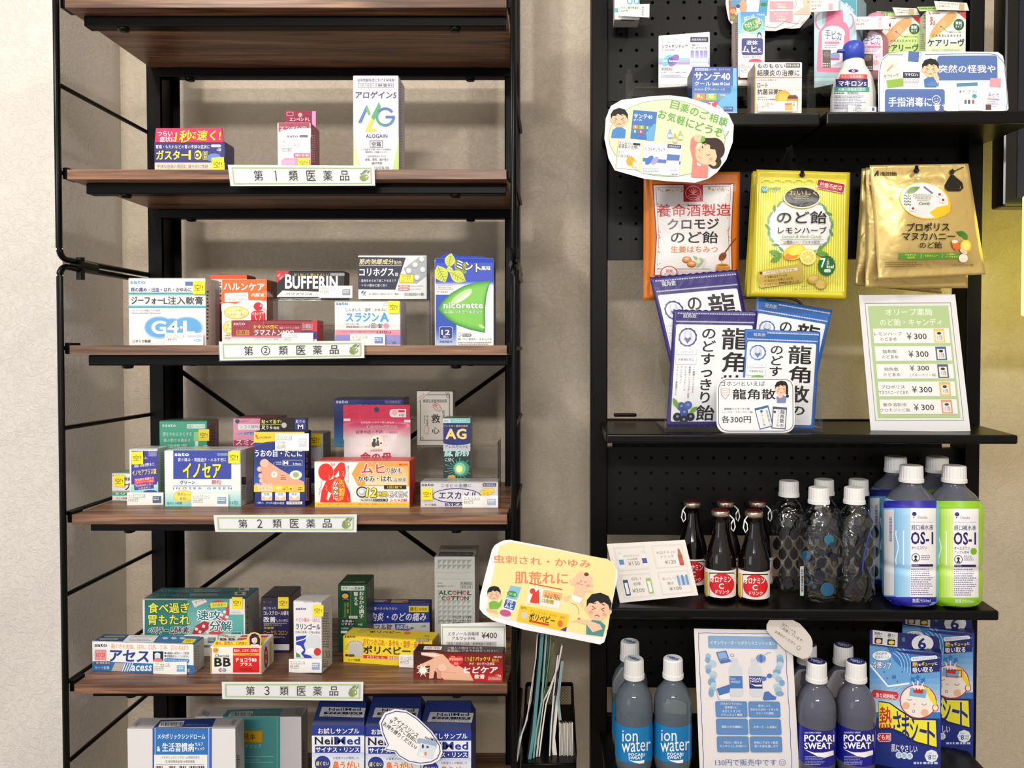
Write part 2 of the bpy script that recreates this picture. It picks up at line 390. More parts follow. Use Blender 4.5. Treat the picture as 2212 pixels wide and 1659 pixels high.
        if mini: A.r(x1-.3*w, y0+.28*h, x1-.06*w, y0+.8*h, mini); A.m(x1-.28*w, y0+.35*h, x1-.08*w, y0+.6*h, 2, '#ffffff')
        return s
def card(name, label, cat, z, q, Y, ops, wh=None, color='#f3f1f0', th=.0008, yaw=0, lean=0, outline=None, mat=None, tape=None, group=None, base=.0003, back=None, Yref=0):
    """a cut card: q = four corners (tl,tr,br,bl) in crop coords, or outline polygon; faces the viewer at distance Y"""
    pts = [zp(z, *p) for p in (outline or q)]
    cx = sum(p[0] for p in pts)/len(pts); cy = max(p[1] for p in pts) if Yref else sum(p[1] for p in pts)/len(pts)
    p0 = P(cx, cy, Y); n = Vector((math.sin(yaw), -math.cos(yaw)*math.cos(lean), math.sin(lean)))
    S = Plane(p0, n); o = thick(name, S, pts, th, mat or PAPER, color, back=back); tag(o, label, cat, group)
    if ops:
        A = Art(S, z, base=base, q=q if wh else None, wh=wh); ops(A); pr = A.done('printing', None, PAPER); attach(pr, o)
    return o, S
# ------------------------------------------------------------------ the room
def wallpaper(name, c1, c2):
    m = bpy.data.materials.new(name); m.use_nodes = True; nt = m.node_tree; b = nt.nodes['Principled BSDF']; L = nt.links.new
    tc = nt.nodes.new('ShaderNodeTexCoord')
    def noise(sc, det, dist): n = nt.nodes.new('ShaderNodeTexNoise'); n.inputs['Scale'].default_value = sc; n.inputs['Detail'].default_value = det; n.inputs['Distortion'].default_value = dist; L(tc.outputs['Object'], n.inputs[0]); return n
    n1 = noise(36, 6, 1.7); n2 = noise(110, 3, 1.6); n3 = noise(5, 3, 0)
    def ridge(n, w):
        a = nt.nodes.new('ShaderNodeMath'); a.operation = 'SUBTRACT'; a.inputs[1].default_value = .5; L(n.outputs[0], a.inputs[0])
        c = nt.nodes.new('ShaderNodeMath'); c.operation = 'ABSOLUTE'; L(a.outputs[0], c.inputs[0])
        r = nt.nodes.new('ShaderNodeMapRange'); r.inputs[1].default_value = 0; r.inputs[2].default_value = w; r.inputs[3].default_value = 1; r.inputs[4].default_value = 0; r.interpolation_type = 'SMOOTHSTEP'; L(c.outputs[0], r.inputs[0]); return r
    r1 = ridge(n1, .045); r2 = ridge(n2, .06); ad = nt.nodes.new('ShaderNodeMath'); ad.operation = 'MULTIPLY_ADD'; ad.inputs[1].default_value = .5
    L(r2.outputs[0], ad.inputs[0]); L(r1.outputs[0], ad.inputs[2])
    bp = nt.nodes.new('ShaderNodeBump'); bp.inputs['Strength'].default_value = .45; bp.inputs['Distance'].default_value = .0016; L(ad.outputs[0], bp.inputs['Height']); L(bp.outputs[0], b.inputs['Normal'])
    mx = nt.nodes.new('ShaderNodeMix'); mx.data_type = 'RGBA'; mx.inputs[6].default_value = lin(c1); mx.inputs[7].default_value = lin(c2)
    mr = nt.nodes.new('ShaderNodeMapRange'); mr.inputs[1].default_value = .35; mr.inputs[2].default_value = .65; L(n3.outputs[0], mr.inputs[0]); L(mr.outputs[0], mx.inputs[0]); L(mx.outputs[2], b.inputs['Base Color'])
    b.inputs['Roughness'].default_value = .62; return m
WALLM = wallpaper('crinkled_wallpaper', '#cfc2b0', '#c6b8a4')
WALLL = wallpaper('crinkled_wallpaper_pale', '#dad4ce', '#d4cec8')
def wood(name, c1, c2, c3):
    m = bpy.data.materials.new(name); m.use_nodes = True; nt = m.node_tree; b = nt.nodes['Principled BSDF']; L = nt.links.new
    tc = nt.nodes.new('ShaderNodeTexCoord'); mp = nt.nodes.new('ShaderNodeMapping'); mp.inputs['Scale'].default_value = (1.6, 22, 40); L(tc.outputs['Object'], mp.inputs[0])
    n = nt.nodes.new('ShaderNodeTexNoise'); n.inputs['Scale'].default_value = 2.6; n.inputs['Detail'].default_value = 6; n.inputs['Distortion'].default_value = .9; L(mp.outputs[0], n.inputs[0])
    mp2 = nt.nodes.new('ShaderNodeMapping'); mp2.inputs['Scale'].default_value = (9, 260, 300); L(tc.outputs['Object'], mp2.inputs[0])
    n2 = nt.nodes.new('ShaderNodeTexNoise'); n2.inputs['Scale'].default_value = 1; n2.inputs['Detail'].default_value = 2; L(mp2.outputs[0], n2.inputs[0])
    cr = nt.nodes.new('ShaderNodeValToRGB'); e = cr.color_ramp.elements; e[0].position = .32; e[0].color = lin(c1); e[1].position = .68; e[1].color = lin(c3); k = e.new(.5); k.color = lin(c2)
    ma = nt.nodes.new('ShaderNodeMath'); ma.operation = 'MULTIPLY_ADD'; ma.inputs[1].default_value = .35; L(n2.outputs[0], ma.inputs[0])
    mb = nt.nodes.new('ShaderNodeMath'); mb.operation = 'SUBTRACT'; mb.inputs[1].default_value = .17; L(n.outputs[0], mb.inputs[0]); L(mb.outputs[0], ma.inputs[2])
    L(ma.outputs[0], cr.inputs[0]); L(cr.outputs[0], b.inputs['Base Color']); b.inputs['Roughness'].default_value = .4
    bp = nt.nodes.new('ShaderNodeBump'); bp.inputs['Strength'].default_value = .12; bp.inputs['Distance'].default_value = .001; L(n2.outputs[0], bp.inputs['Height']); L(bp.outputs[0], b.inputs['Normal']); return m
WOOD = wood('walnut_board', '#4a3123', '#75523c', '#9b7458')
YW = 1.50
xc = (267-CX)/F*YW
struct(block('wall_back', xc-.12, 1.6, YW, YW+.1, 0, 2.5, WALLM))
yl = 1.317
struct(block('wall_left', -2.0, xc, yl, YW+.1, 0, 2.5, WALLL))
struct(block('floor', -2.0, 1.6, -2.2, YW+.1, -.05, 0, M('#8a7a68', .5)))
struct(block('ceiling', -2.0, 1.6, -2.2, YW+.1, 2.5, 2.55, M('#ece8e0', .8)))
struct(block('baseboard_back', xc, 1.6, YW-.01, YW, 0, .07, M('#5b4636', .5)))
def lamp(x, y, r):
    t = empty('ceiling_downlight', 'round white recessed ceiling lamp '+('above the wooden rack' if x < 0 else 'above the black rack'), 'lamp', loc=(x, y, 2.5))
    lathe('trim_ring', [(-.012, r+.012), (-.012, r+.02), (0, r+.022)], x, y, 2.5, WHITEP, t, 32)
    m = M('#fff2dc', .5); e = bpy.data.materials.new('lamp_glow'); e.use_nodes = True; e.node_tree.nodes['Principled BSDF'].inputs['Emission Color'].default_value = (1, .93, .82, 1); e.node_tree.nodes['Principled BSDF'].inputs['Emission Strength'].default_value = 6
    lathe('lamp_lens', [(-.006, r), (-.004, r+.01)], x, y, 2.5, e, t, 32)
lamp(-.85, .25, .07); lamp(.75, .15, .07)
# ------------------------------------------------------------------ left rack: walnut boards on black steel
D0 = 1.14; WD = .285
rack = empty('shelf_rack', 'tall open rack of walnut boards on a black steel frame in the wall niche', 'shelf', loc=(-.39, D0, 0))
xl, xr = (150-CX)/F*D0, (1095-CX)/F*D0
tops = [-5, 366, 746, 1112, 1478, 1840]; zt = [P(600, t, D0).z for t in tops]
SH = [Plane((0, D0, z), (0, 0, 1)) for z in zt]
for S_ in SH: S_.n = Vector((0, 0, 1))
for z in zt:
    block('shelf_board', xl, xr, D0, D0+WD, z-.0145, z, WOOD, rack, .0008)
    for nm, y in (('front_bar', D0+.026), ('rear_bar', D0+WD-.046)):
        block(nm, xl+.012, xr-.002, y, y+.02, z-.0305, z-.0147, BLACK, rack, .0015)
    for bx in (275, 985):
        X = (bx-CX)/F*(D0+.035); lathe('bolt', [(-.0355, .004), (-.0345, .0075), (-.031, .0085), (-.030, .0085)], X, D0+.036, z, BLACKG, rack, 12)
        X = (bx-CX)/F*(D0+.035); lathe('bolt', [(-.0355, .004), (-.0345, .0075), (-.031, .0085), (-.030, .0085)], X, D0+WD-.036, z, BLACKG, rack, 12)
zb_, zt_ = .1, 2.2
XL, XR = -.7275, -.0585
yp = D0+WD-.028
for X, s_ in ((XL, 1), (XR, -1)):
    # rear upright: folded steel channel
    w = .024; x0 = X+.004 if s_ > 0 else X-.004-w
    vf = [box_vf(x0, x0+w, yp-.015, yp-.012, zb_, zt_), box_vf(x0+(w if s_ < 0 else -.002), x0+(w+.002 if s_ < 0 else 0), yp-.015, yp+.03, zb_, zt_), box_vf(x0+(w-.002 if s_ > 0 else 0), x0+(w if s_ > 0 else .002), yp-.015, yp+.03, zb_, zt_), box_vf(x0, x0+w+.012*(s_ > 0), yp+.028, yp+.03, zb_, zt_)]
    v, f = merge(vf); mesh_obj('rear_post', v, f, BLACK, rack)
    zj = P(143, 566, D0).z; yf = D0-.004; r = .0045
    def cor(z, zs, up):      # front rod with a rounded elbow into the depth rung at z
        pts = [(X, yf, zs)]; R = .016
        for k in range(7): a = k*PI/12; pts.append((X, yf+R-R*math.cos(a), z+up*(R-R*math.sin(a)) if True else z))
        pts.append((X, yp-.012, z)); return pts
    tube('side_frame', cor(zj+.005, zt_, 1), r, BLACKG, rack, 12); tube('side_frame', cor(zj-.006, zb_, -1), r, BLACKG, rack, 12)
    for py in (183, 925, 1285, 1645, 372, 752, 1110, 1474):
        z = P(143, py, D0).z; tube('side_rung', [(X, yf, z), (X, yf+.006, z-.0 ), (X, yp-.012, z)], .0035 if py in (183, 925, 1285, 1645) else .0032, BLACK, rack, 8)
    v1 = tube('', [(X, yf+.05, zj+.012), (X, yf+.05, zj-.022)], .006, None, n=10, vf=True); v2 = tube('', [(X, yf+.038, zj), (X, yf+.085, zj-.001)], .009, None, n=10, vf=True)
    v, f = merge([v1, v2]); mesh_obj('joint_clamp', v, f, BLACKG, rack)
    for z in zt: block('board_clip', X-.004+.005*s_, X+.004+.005*s_, D0+.004, D0+.03, z-.013, z+.004, BLACK, rack, .001)
yb = D0+WD+.002
for a, b in (((372, 788), (372+726, 788+526)), ((1100, 790), (1100-728, 790+527))):
    tube('cross_brace', [P(a[0], a[1], yb+(0 if a[0] < 900 else .012)), P(b[0], b[1], yb+(0 if a[0] < 900 else .012))], .0042, BLACK, rack, 10)
for a, b in (((165, -560), (420, -160)),): pass
# ------------------------------------------------------------------ cartons on the first board
S1, S2, S3, S4, S5 = SH[1:6]
B = Carton('a', 'antacid_box', 'small navy carton with magenta top band and yellow lettering, top board far left', (989, 1086), (1440, 1086), 905, .035, '#2b2a78', '#34327a', '#c9305e', sh=S1, Y=1.2, wrap=True)
a = B.art(); a.r(990, 1040, 1440, 1090, '#d9cdb8'); a.t('不快な症状の原因に 速やかに作用', 1005, 1054, 1330, 1078, '#3a3338', b=1)
a.t('胃痛・もたれなどの胃の不快な症状に', 998, 927, 1342, 952, '#ffffff', b=1.5); a.t('ガスター', 1000, 962, 1205, 1022, '#f7ee2a', b=4); a.t('10', 1208, 962, 1290, 1022, '#f7ee2a', b=5)
a.e(1262, 993, 18, 18, '#2b2a78'); a.e(1262, 993, 9, 9, '#f7ee2a'); a.r(1298, 968, 1330, 1022, '#f7ee2a', rad=5); a.r(1300, 970, 1328, 1020, '#2b2a78', rad=5); a.t('錠剤', 1304, 973, 1325, 1017, '#f7ee2a', b=1, v=1)
a.r(1350, 925, 1415, 942, '#cfd0e8', rad=8); a.t('6錠', 1387, 948, 1416, 968, '#fff', b=2); a.e(1370, 1010, 45, 28, '#5c86d0')
A = Art(Plane(B.A+Vector((0, .0, 0)), (0, -1, .0)), 'a', base=.001)
hdr, _ = card('header', '', None, 'a', [(998, 820), (1420, 820), (1428, 912), (990, 912)], 1.199, None, color='#c9305e', th=.002)
del hdr['label']; attach(hdr, B.o); a.t('つらい', 1006, 838, 1105, 872, '#fff', b=3); a.off += .0012
A = Art(_, 'a'); A.t('つらい', 1006, 838, 1105, 870, '#fff', b=2.5); A.t('症状に', 1022, 874, 1125, 908, '#fff', b=2.5); A.t('1秒', 1122, 834, 1226, 912, '#ffe32a', b=5, sk=.12); A.t('でも', 1228, 845, 1258, 890, '#ffe32a', b=3, v=1); A.t('速く!', 1262, 834, 1412, 898, '#ffe32a', b=5, sk=.1)
o = A.done('header_print', None); attach(o, B.o)
B.sticker(1355, 1008, 27, a=-3); B.end()

B = Carton('b', 'tablet_box', 'small pink and white carton with a taller maroon hanging tab, top board middle', (118, 1052), (330, 1052), 783, .045, '#efd9de', '#a84660', '#8f2d4a', sh=S1, Y=1.20, wrap=True)
a = B.art(); a.r(124, 786, 322, 842, '#9c2f4d'); a.t('エンペシドL', 132, 808, 312, 836, '#fff', b=2.5); a.e(320, 850, 195, 30, '#f3e6ea'); a.r(135, 850, 326, 1060, '#f3e6ea')
a.t('sato', 178, 864, 248, 880, '#3a2a55', b=4); a.r(258, 864, 312, 880, '#6d5a6c', rad=6); a.t('膣カンジダの', 148, 895, 288, 916, '#e59ab8', b=2); a.t('再発治療薬', 148, 922, 262, 942, '#e59ab8', b=2)
a.box(146, 948, 206, 970, 2, '#666'); a.t('空 箱', 152, 951, 200, 967, '#444', b=1); a.r(220, 980, 326, 1010, '#c45a7c', rad=8); a.t('6錠(1日1錠)', 228, 986, 320, 1004, '#fff', b=1.5); a.r(148, 1012, 326, 1060, '#e88fb4', rad=20); a.r(140, 1022, 230, 1060, '#efa9c6')
s_ = B.art('side'); s_.m(336, 860, 360, 1040, 12, '#e8c4cf')
B.sticker(246, 1012, 25, 20); B.end()
hb, sf = card('hanging_tab', 'maroon hanging tab', None, 'b', None, 1.235, None, outline=[(162, 716), (170, 708), (330, 708), (362, 716), (362, 900), (162, 900)], color='#8f2444', th=.001)
A = Art(sf, 'b'); A.t('エンペシドL', 195, 752, 322, 776, '#f4dfe6', b=2); A.box(176, 716, 218, 742, 3, '#e5b8c6'); A.r(338, 712, 362, 900, '#e58fc0'); A.e(262, 735, 14, 14, '#ab9f92')
o = A.done('tab_print', None); attach(o, hb); attach(hb, B.o)

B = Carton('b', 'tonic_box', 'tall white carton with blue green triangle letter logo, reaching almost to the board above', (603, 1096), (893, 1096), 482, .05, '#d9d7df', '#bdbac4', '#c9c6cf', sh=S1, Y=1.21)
a = B.art(); a.t('壮年性脱毛症における発毛剤', 628, 502, 864, 524, '#4a4660', b=1)
for x0, x1, t_ in ((632, 745, 'べたつかない'), (750, 861, '無香料')): a.box(x0, 532, x1, 560, 2, '#7a7690'); a.t(t_, x0+10, 538, x1-8, 555, '#4a4660')
a.t('アロゲイン5', 616, 584, 878, 630, '#3a3272', b=3, sk=.1)
a.p([(632, 786), (688, 668), (712, 726), (700, 738), (686, 712), (654, 786)], '#3f6fb5'); a.p([(688, 668), (712, 726), (700, 740), (682, 700)], '#6ea05a')
a.p([(766, 652), (778, 682), (710, 820), (745, 822), (752, 840), (676, 840)], '#c9c83a'); a.p([(766, 652), (778, 682), (734, 770), (716, 750)], '#4f9a6e')
a.ring(806, 748, 62, 62, 17, '#3f9470', 100, 215); a.ring(806, 748, 62, 62, 17, '#3a62ad', 215, 325); a.ring(806, 748, 62, 62, 17, '#3f78a8', 0, 100); a.r(808, 740, 868, 757, '#3a62ad')
a.t('ALOGAIN', 682, 858, 820, 882, '#3a3272', b=3); a.box(708, 900, 790, 944, 2.5, '#333'); a.t('空箱', 720, 908, 778, 937, '#222', b=2)
a.t('この商品をお買い求めのお客様は、', 650, 950, 848, 962, '#555'); a.t('薬剤師にご相談ください。', 678, 966, 826, 978, '#555'); a.t('壮年性脱毛症における', 692, 994, 810, 1006, '#555'); a.t('発毛、育毛、抜け毛の', 678, 1012, 828, 1030, '#333', b=1); a.t('進行予防', 720, 1036, 786, 1052, '#333', b=1); a.t('ミノキシジル 5%', 690, 1064, 830, 1084, '#333', b=1)
a.p([(893, 880), (893, 1094), (853, 1094)], '#b9d37a'); a.p([(603, 880), (648, 1094), (603, 1094)], '#cfe09a'); s_ = B.art('side'); s_.m(900, 530, 914, 1080, 30, '#8d8aa0'); B.end()

# ------------------------------------------------------------------ second board
def stick(z, ops): pass
RZ = .052  # riser height
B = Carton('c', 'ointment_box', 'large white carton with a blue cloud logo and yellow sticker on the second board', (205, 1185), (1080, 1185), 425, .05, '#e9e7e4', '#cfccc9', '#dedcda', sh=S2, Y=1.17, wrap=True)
a = B.art(); a.t('sato', 216, 455, 390, 490, '#5b9fd6', b=5); a.r(842, 466, 935, 512, '#5a6ca8'); a.t('痔の痛み・出血・はれ・かゆみに', 225, 530, 916, 582, '#33347e', b=2.5)
a.r(190, 590, 1078, 606, '#3aa08c'); a.r(190, 608, 1078, 620, '#7fbde0'); a.r(190, 735, 1078, 747, '#7fbde0'); a.r(190, 749, 1078, 763, '#3aa08c')
a.t('ジーフォー', 230, 635, 590, 722, '#3c383a', b=5); a.t('L注入軟膏', 598, 635, 1045, 725, '#3c383a', b=3); a.t('プレドニゾロン酢酸エステル配合', 235, 782, 556, 804, '#777'); a.t('Hemorrhoidal Ointment', 235, 812, 562, 832, '#888')
for e_, c in ((16, '#aacdea'), (8, '#84b7e2'), (0, '#5fa3da')): a.e(545, 985, 155+e_, 112+e_, c); a.e(860, 985, 165+e_, 108+e_, c); a.e(690, 990, 150, 98+e_, c)
a.t('G4', 462, 912, 765, 1058, '#fff', b=7); a.e(798, 985, 16, 16, '#fff'); a.t('L', 820, 912, 950, 1058, '#fff', b=6)
a.e(255, 1140, 16, 18, '#c9c6c4'); a.t('サトウ製薬', 278, 1126, 450, 1160, '#3c383a', b=3); B.sticker(930, 458, 26, a=0)
B.price(612, 1048, 1050, 1186, 'ジーフォーL', '1880円', None); a = B.arts[-1][0]; a.r(868, 1074, 1035, 1100, '#bfc9e0'); a.t('ジーフォーL', 875, 1100, 950, 1112, '#777'); a.e(982, 1134, 40, 16, '#7db5e2'); a.t('G4·L', 955, 1124, 1010, 1144, '#fff', b=2)
s_ = B.art('side'); s_.m(1088, 560, 1115, 1130, 14, '#555'); B.end()

B = Carton('c', 'herbal_box', 'red and white carton mostly hidden behind the orange carton', (1140, 1190), (1545, 1190), 385, .04, '#b3181a', '#7d1512', '#e8561c', sh=S2, Y=1.26)
a = B.art(); a.r(1100, 388, 1560, 436, '#e8561c'); a.r(1100, 436, 1560, 712, '#f1efec'); a.t('高血圧', 1142, 455, 1400, 518, '#222', b=4); a.t('動脈硬化', 1142, 530, 1450, 590, '#222', b=4)
a.e(1250, 655, 108, 46, '#c41b1e'); a.t('医薬品', 1158, 636, 1330, 676, '#f0d9d6', b=2); a.r(1100, 712, 1144, 1190, '#f1efec'); a.t('切ド不', 1168, 730, 1196, 830, '#f5b7a0', b=1, v=1); a.t('怒ツ', 1210, 730, 1238, 790, '#f5b7a0', b=1, v=1)
a.p([(1168, 1075), (1262, 900), (1262, 915)], '#e9b53a'); a.p([(1190, 990), (1262, 890), (1262, 905)], '#e9b53a'); B.end()

B = Carton('c', 'herbal_drink_box', 'orange and white carton with a round red seated figure', (1262, 1165), (1772, 1165), 440, .05, '#f2efec', '#a0522a', '#c95a26', sh=S2, Y=1.19)
a = B.art(); a.r(1262, 442, 1772, 668, '#ef671c'); a.e(1500, 640, 320, 70, '#ef671c'); a.r(1262, 670, 1500, 715, '#ef671c'); a.e(1620, 745, 210, 70, '#f2efec'); a.e(1330, 760, 120, 52, '#f2efec')
a.t('ハルンケア', 1282, 480, 1745, 565, '#fff', b=4.5, dy=8); a.t('内服液', 1598, 595, 1740, 638, '#fff', b=2.5); a.r(1292, 592, 1560, 692, '#f7f5f3', a=-2); a.t('トイレのお悩みを改善、', 1306, 612, 1548, 636, '#7a3a4a', b=1); a.t('1日2回、1日分', 1328, 652, 1535, 684, '#4a3338', b=1)
for cx, cy, rx, ry in ((1424, 817, 142, 74), (1360, 985, 88, 78)): a.e(cx, cy, rx, ry, '#eba03a'); a.e(cx, cy, rx-6, ry-6, '#f9dd6e'); a.e(cx, cy, rx-30, ry-20, '#fdf0a8')
a.t('ふとした時に', 1325, 780, 1510, 808, '#4a2a2a', b=1); a.t('もれる「私」', 1325, 822, 1520, 860, '#b0342a', b=2); a.t('夜', 1314, 948, 1345, 975, '#444'); a.t('起きる', 1306, 985, 1400, 1022, '#b0342a', b=2)
a.e(1672, 748, 52, 48, '#c9151e'); a.e(1702, 740, 9, 12, '#fff'); a.r(1592, 795, 1754, 1000, '#c9151e', rad=50); a.t('ハルンケア', 1605, 812, 1738, 846, '#fff', b=2); a.l([(1636, 850), (1670, 960), (1704, 850)], 7, '#fff')
a.l([(1738, 765), (1754, 790)], 4, '#555'); a.l([(1728, 770), (1742, 795)], 4, '#555'); a.t('生薬製剤', 1290, 1068, 1355, 1086, '#555'); a.t('1日2回', 1290, 1096, 1355, 1118, '#c03a3a', b=1); s_ = B.art('side'); s_.m(1790, 480, 1830, 640, 5, '#7a3c1c'); s_.m(1785, 720, 1828, 960, 13, '#6b3a24'); B.end()

B = Carton('c', 'antifungal_box', 'long low dark red carton lying behind the second board sign', (1370, 1180), (2348, 1180), 905, .03, '#962431', '#c52436', '#b56a72', sh=S2, Y=1.155, wrap=True)
a = B.art(); a.t('sato', 1392, 928, 1524, 960, '#e8c8cc', b=4); a.t('かゆい水虫に', 1620, 956, 1900, 1000, '#f6d33a', b=2.5); a.t('塩酸ブテナフィン配合', 1915, 978, 2140, 1004, '#e6b8bd', b=1); a.box(1428, 1018, 1572, 1074, 5, '#e6b63a'); a.t('1日1回', 1440, 1028, 1562, 1064, '#f2c53a', b=2.5)
a.t('ラマストンMX2', 1625, 1012, 2080, 1082, '#f4eef0', b=4, sk=.2); a.g(1370, 1075, 2340, 1112, '#962431', '#e9dcdc', 6); a.r(1370, 1112, 2340, 1190, '#ece4e2'); a.r(1620, 1100, 2000, 1104, '#5a4a7a'); a.t('のびる ひろがる 浸透', 1625, 1112, 1900, 1130, '#7a3344', b=1)
a.r(2290, 905, 2345, 1110, '#c41f2c'); a.box(2175, 935, 2290, 1010, 3, '#e9b8bd'); a.t('第②類医薬品', 2185, 945, 2280, 1000, '#f2d6d8', b=1); a.r(2150, 1030, 2345, 1120, '#3a2a7a'); B.price(1938, 1048, 2300, 1180, 'ラマストンMX2', '1280円', None); B.end()

# clear riser on the second board
def riser(name, label, z, x0, x1, yt, yf, dep, S, Y, sides=(1,), feet=True, cat='display riser', lip=.0):
    """clear stepped stand: a flat top, a riser and end walls"""
    a_, b_ = zp(z, x0, yt), zp(z, x1, yt); X0 = P(a_[0], a_[1], Y).x; X1 = P(b_[0], b_[1], Y).x; zt1 = P(a_[0], a_[1], Y).z; zb1 = S.p0.z if S else zt1-.05
    t = empty(name, label, cat, loc=((X0+X1)/2, Y, zb1)); th = .002
    block('step', X0, X1, Y, Y+dep, zt1-th, zt1, ACRYL, t, .0003); block('front_wall', X0, X1, Y, Y+th, zb1+.0005, zt1-th-.0002, ACRYL, t, .0003); block('rear_step', X0, X1, Y-.035, Y-.001, zb1+(zt1-zb1)*.42, zb1+(zt1-zb1)*.42+th, ACRYL, t, .0003)
    for X in (X0, X1): block('end_wall', X-th, X, Y-.036, Y+dep, zb1+.0005, zt1+.010, ACRYL, t, .0003)
    if lip: block('stop_tab', X1-.008, X1-.001, Y-.001, Y+.006, zt1, zt1+lip, ACRYL, t, .0003); block('stop_tab', X0+.001, X0+.008, Y-.001, Y+.006, zt1, zt1+lip, ACRYL, t, .0003)
    return t, Plane((0, Y, zt1), (0, 0, 1))
_, R2 = riser('acrylic_riser', 'clear acrylic riser on the second board lifting two dark cartons', 'd', -340, 1322, 603, 0, .045, S2, 1.19)
B = Carton('d', 'aspirin_box', 'low black carton with tall white condensed letters on the clear riser', (-300, 603), (405, 603), 316, .03, '#16171c', '#26262c', '#2a2a30', sh=R2, Y=1.20)
B.z = 'c'; a = B.art(); a.p([(1878, 335), (2035, 335), (1885, 485)], '#c22430'); a.t('痛み・', 1886, 375, 1940, 400, '#f3d9dc', b=2, a=-43); a.t('発熱に', 1908, 405, 1975, 430, '#f3d9dc', b=2, a=-43)
a.p([(1886, 630), (1950, 566), (2650, 590), (2650, 640), (1886, 640)], '#dcdcda'); a.t('バファリンA', 1990, 590, 2290, 622, '#222', b=3); a.t('20錠', 2370, 590, 2450, 622, '#222', b=2)
a.t('早く効いて 胃にやさしい', 2080, 372, 2475, 402, '#f0d23a', b=2); a.r(2492, 368, 2680, 400, '#8e8e90', rad=14); a.t('B', 1980, 380, 2060, 545, '#fff', b=5); a.t('UFFERIN', 2066, 404, 2575, 545, '#fff', b=5)
B.z = 'd'; B.price(137, 468, 486, 592, 'バファリン', '715円', '#8e9095'); B.end()
B = Carton('d', 'muscle_relaxant_box', 'white and navy carton picturing a tablet blister, on the clear riser', (548, 600), (1260, 600), 150, .03, '#dcdedd', '#a9acad', '#c9cbca', sh=R2, Y=1.2)
a = B.art(); a.p([(545, 170), (1040, 176), (932, 508), (548, 505)], '#14183a'); a.r(556, 256, 1002, 260, '#c9c9d6'); a.t('筋肉弛緩成分', 560, 190, 915, 246, '#f0e0a0', b=2.5, sk=.15); a.t('配合', 920, 208, 1000, 246, '#f0e0a0', b=2)
a.t('コリホグス', 560, 282, 918, 368, '#fff', b=4); a.t('錠', 930, 330, 962, 370, '#fff', b=1); a.t('・筋肉をゆるめて肩こりをほぐす', 562, 400, 942, 430, '#e8e8f0', b=1); a.t('・つらい痛みに速く効く', 562, 448, 846, 478, '#e8e8f0', b=1)
a.p([(1180, 170), (1258, 160), (1258, 360), (1150, 448), (1100, 430), (1015, 290)], '#9fa3a6')
for x, y in ((1208, 192), (1138, 250), (1072, 312), (1218, 300), (1158, 380)): a.e(x, y+5, 32, 32, '#7c8084'); a.e(x, y, 29, 28, '#c9cccd'); a.e(x-4, y-6, 18, 16, '#eceeee')
a.r(975, 350, 1126, 438, '#222'); a.r(978, 353, 1123, 435, '#f3dd2c'); a.t('【空箱】', 1010, 360, 1090, 378, '#333', b=1); a.t('レジまで', 1015, 388, 1088, 404, '#333', b=1.5); a.t('お持ちください', 988, 412, 1116, 428, '#333', b=1.5)
for y, t_ in ((472, 'クロルゾキサゾン'), (504, 'エテンザミド')): a.r(962, y-12, 1082, y+11, '#c93a36', rad=10); a.m(975, y-6, 1070, y+6, 1, '#fff', .8); a.t(t_, 1092, y-9, 1228 if y < 490 else 1195, y+9, '#555')
a.p([(575, 545), (590, 520), (605, 520), (590, 545)], '#2b4b96'); a.p([(600, 550), (615, 528), (626, 528), (611, 552)], '#2b4b96'); a.t('小林製薬', 578, 556, 628, 568, '#333'); a.t('肩・筋肉などの痛みおよびこり、腰痛に', 660, 543, 975, 563, '#666'); a.box(1026, 542, 1156, 570, 2, '#666'); a.t('第②類医薬品', 1034, 547, 1150, 565, '#444'); a.t('16錠', 1166, 540, 1230, 570, '#333', b=2)
a.l([(1040, 208), (1058, 196), (1078, 206), (1078, 230), (1060, 242), (1040, 230)], 2, '#c5c8ca', True); B.end()

B = Carton('d', 'hives_box', 'white carton with a pink and lilac band and large blue letters', (305, 1100), (985, 1100), 628, .045, '#ece9e8', '#cfccd2', '#dcdadc', sh=S2, Y=1.165, wrap=True)
a = B.art(); a.t('sato', 315, 638, 442, 668, '#4a86c4', b=5); a.box(815, 645, 860, 672, 2, '#777'); a.t('じんましん・湿疹・かゆみに', 418, 700, 845, 735, '#3c3838', b=1.5); a.t('スラジン', 420, 748, 760, 840, '#3b9bd8', b=5); a.t('A', 775, 748, 865, 840, '#3b9bd8', b=6)
a.t('抗ヒスタミン剤', 422, 856, 552, 876, '#555'); a.t('茵蔯蒿湯乾燥エキス配合', 422, 884, 662, 906, '#555', b=1); a.t('1回1錠', 665, 858, 800, 908, '#333', b=2.5); a.e(837, 884, 29, 29, '#ee8fb4')
a.r(308, 924, 985, 978, '#ea8f9f'); a.r(308, 978, 985, 1080, '#9088c8'); a.g(308, 972, 985, 984, '#ea8f9f', '#9088c8', 4); a.t('FOR URTICARIA, ECZEMA AND ITCHINESS', 370, 940, 728, 955, '#8a4a5a', b=1); a.t('SURAZIN A', 736, 936, 892, 966, '#33252a', b=3); a.r(305, 1080, 985, 1100, '#dedbe0'); a.t('24錠', 868, 1042, 944, 1074, '#2a2548', b=2)
B.sticker(858, 626, 24, a=1); B.price(463, 965, 826, 1092, 'スラジンA', '1260円', '#6a8fc0'); B.end()

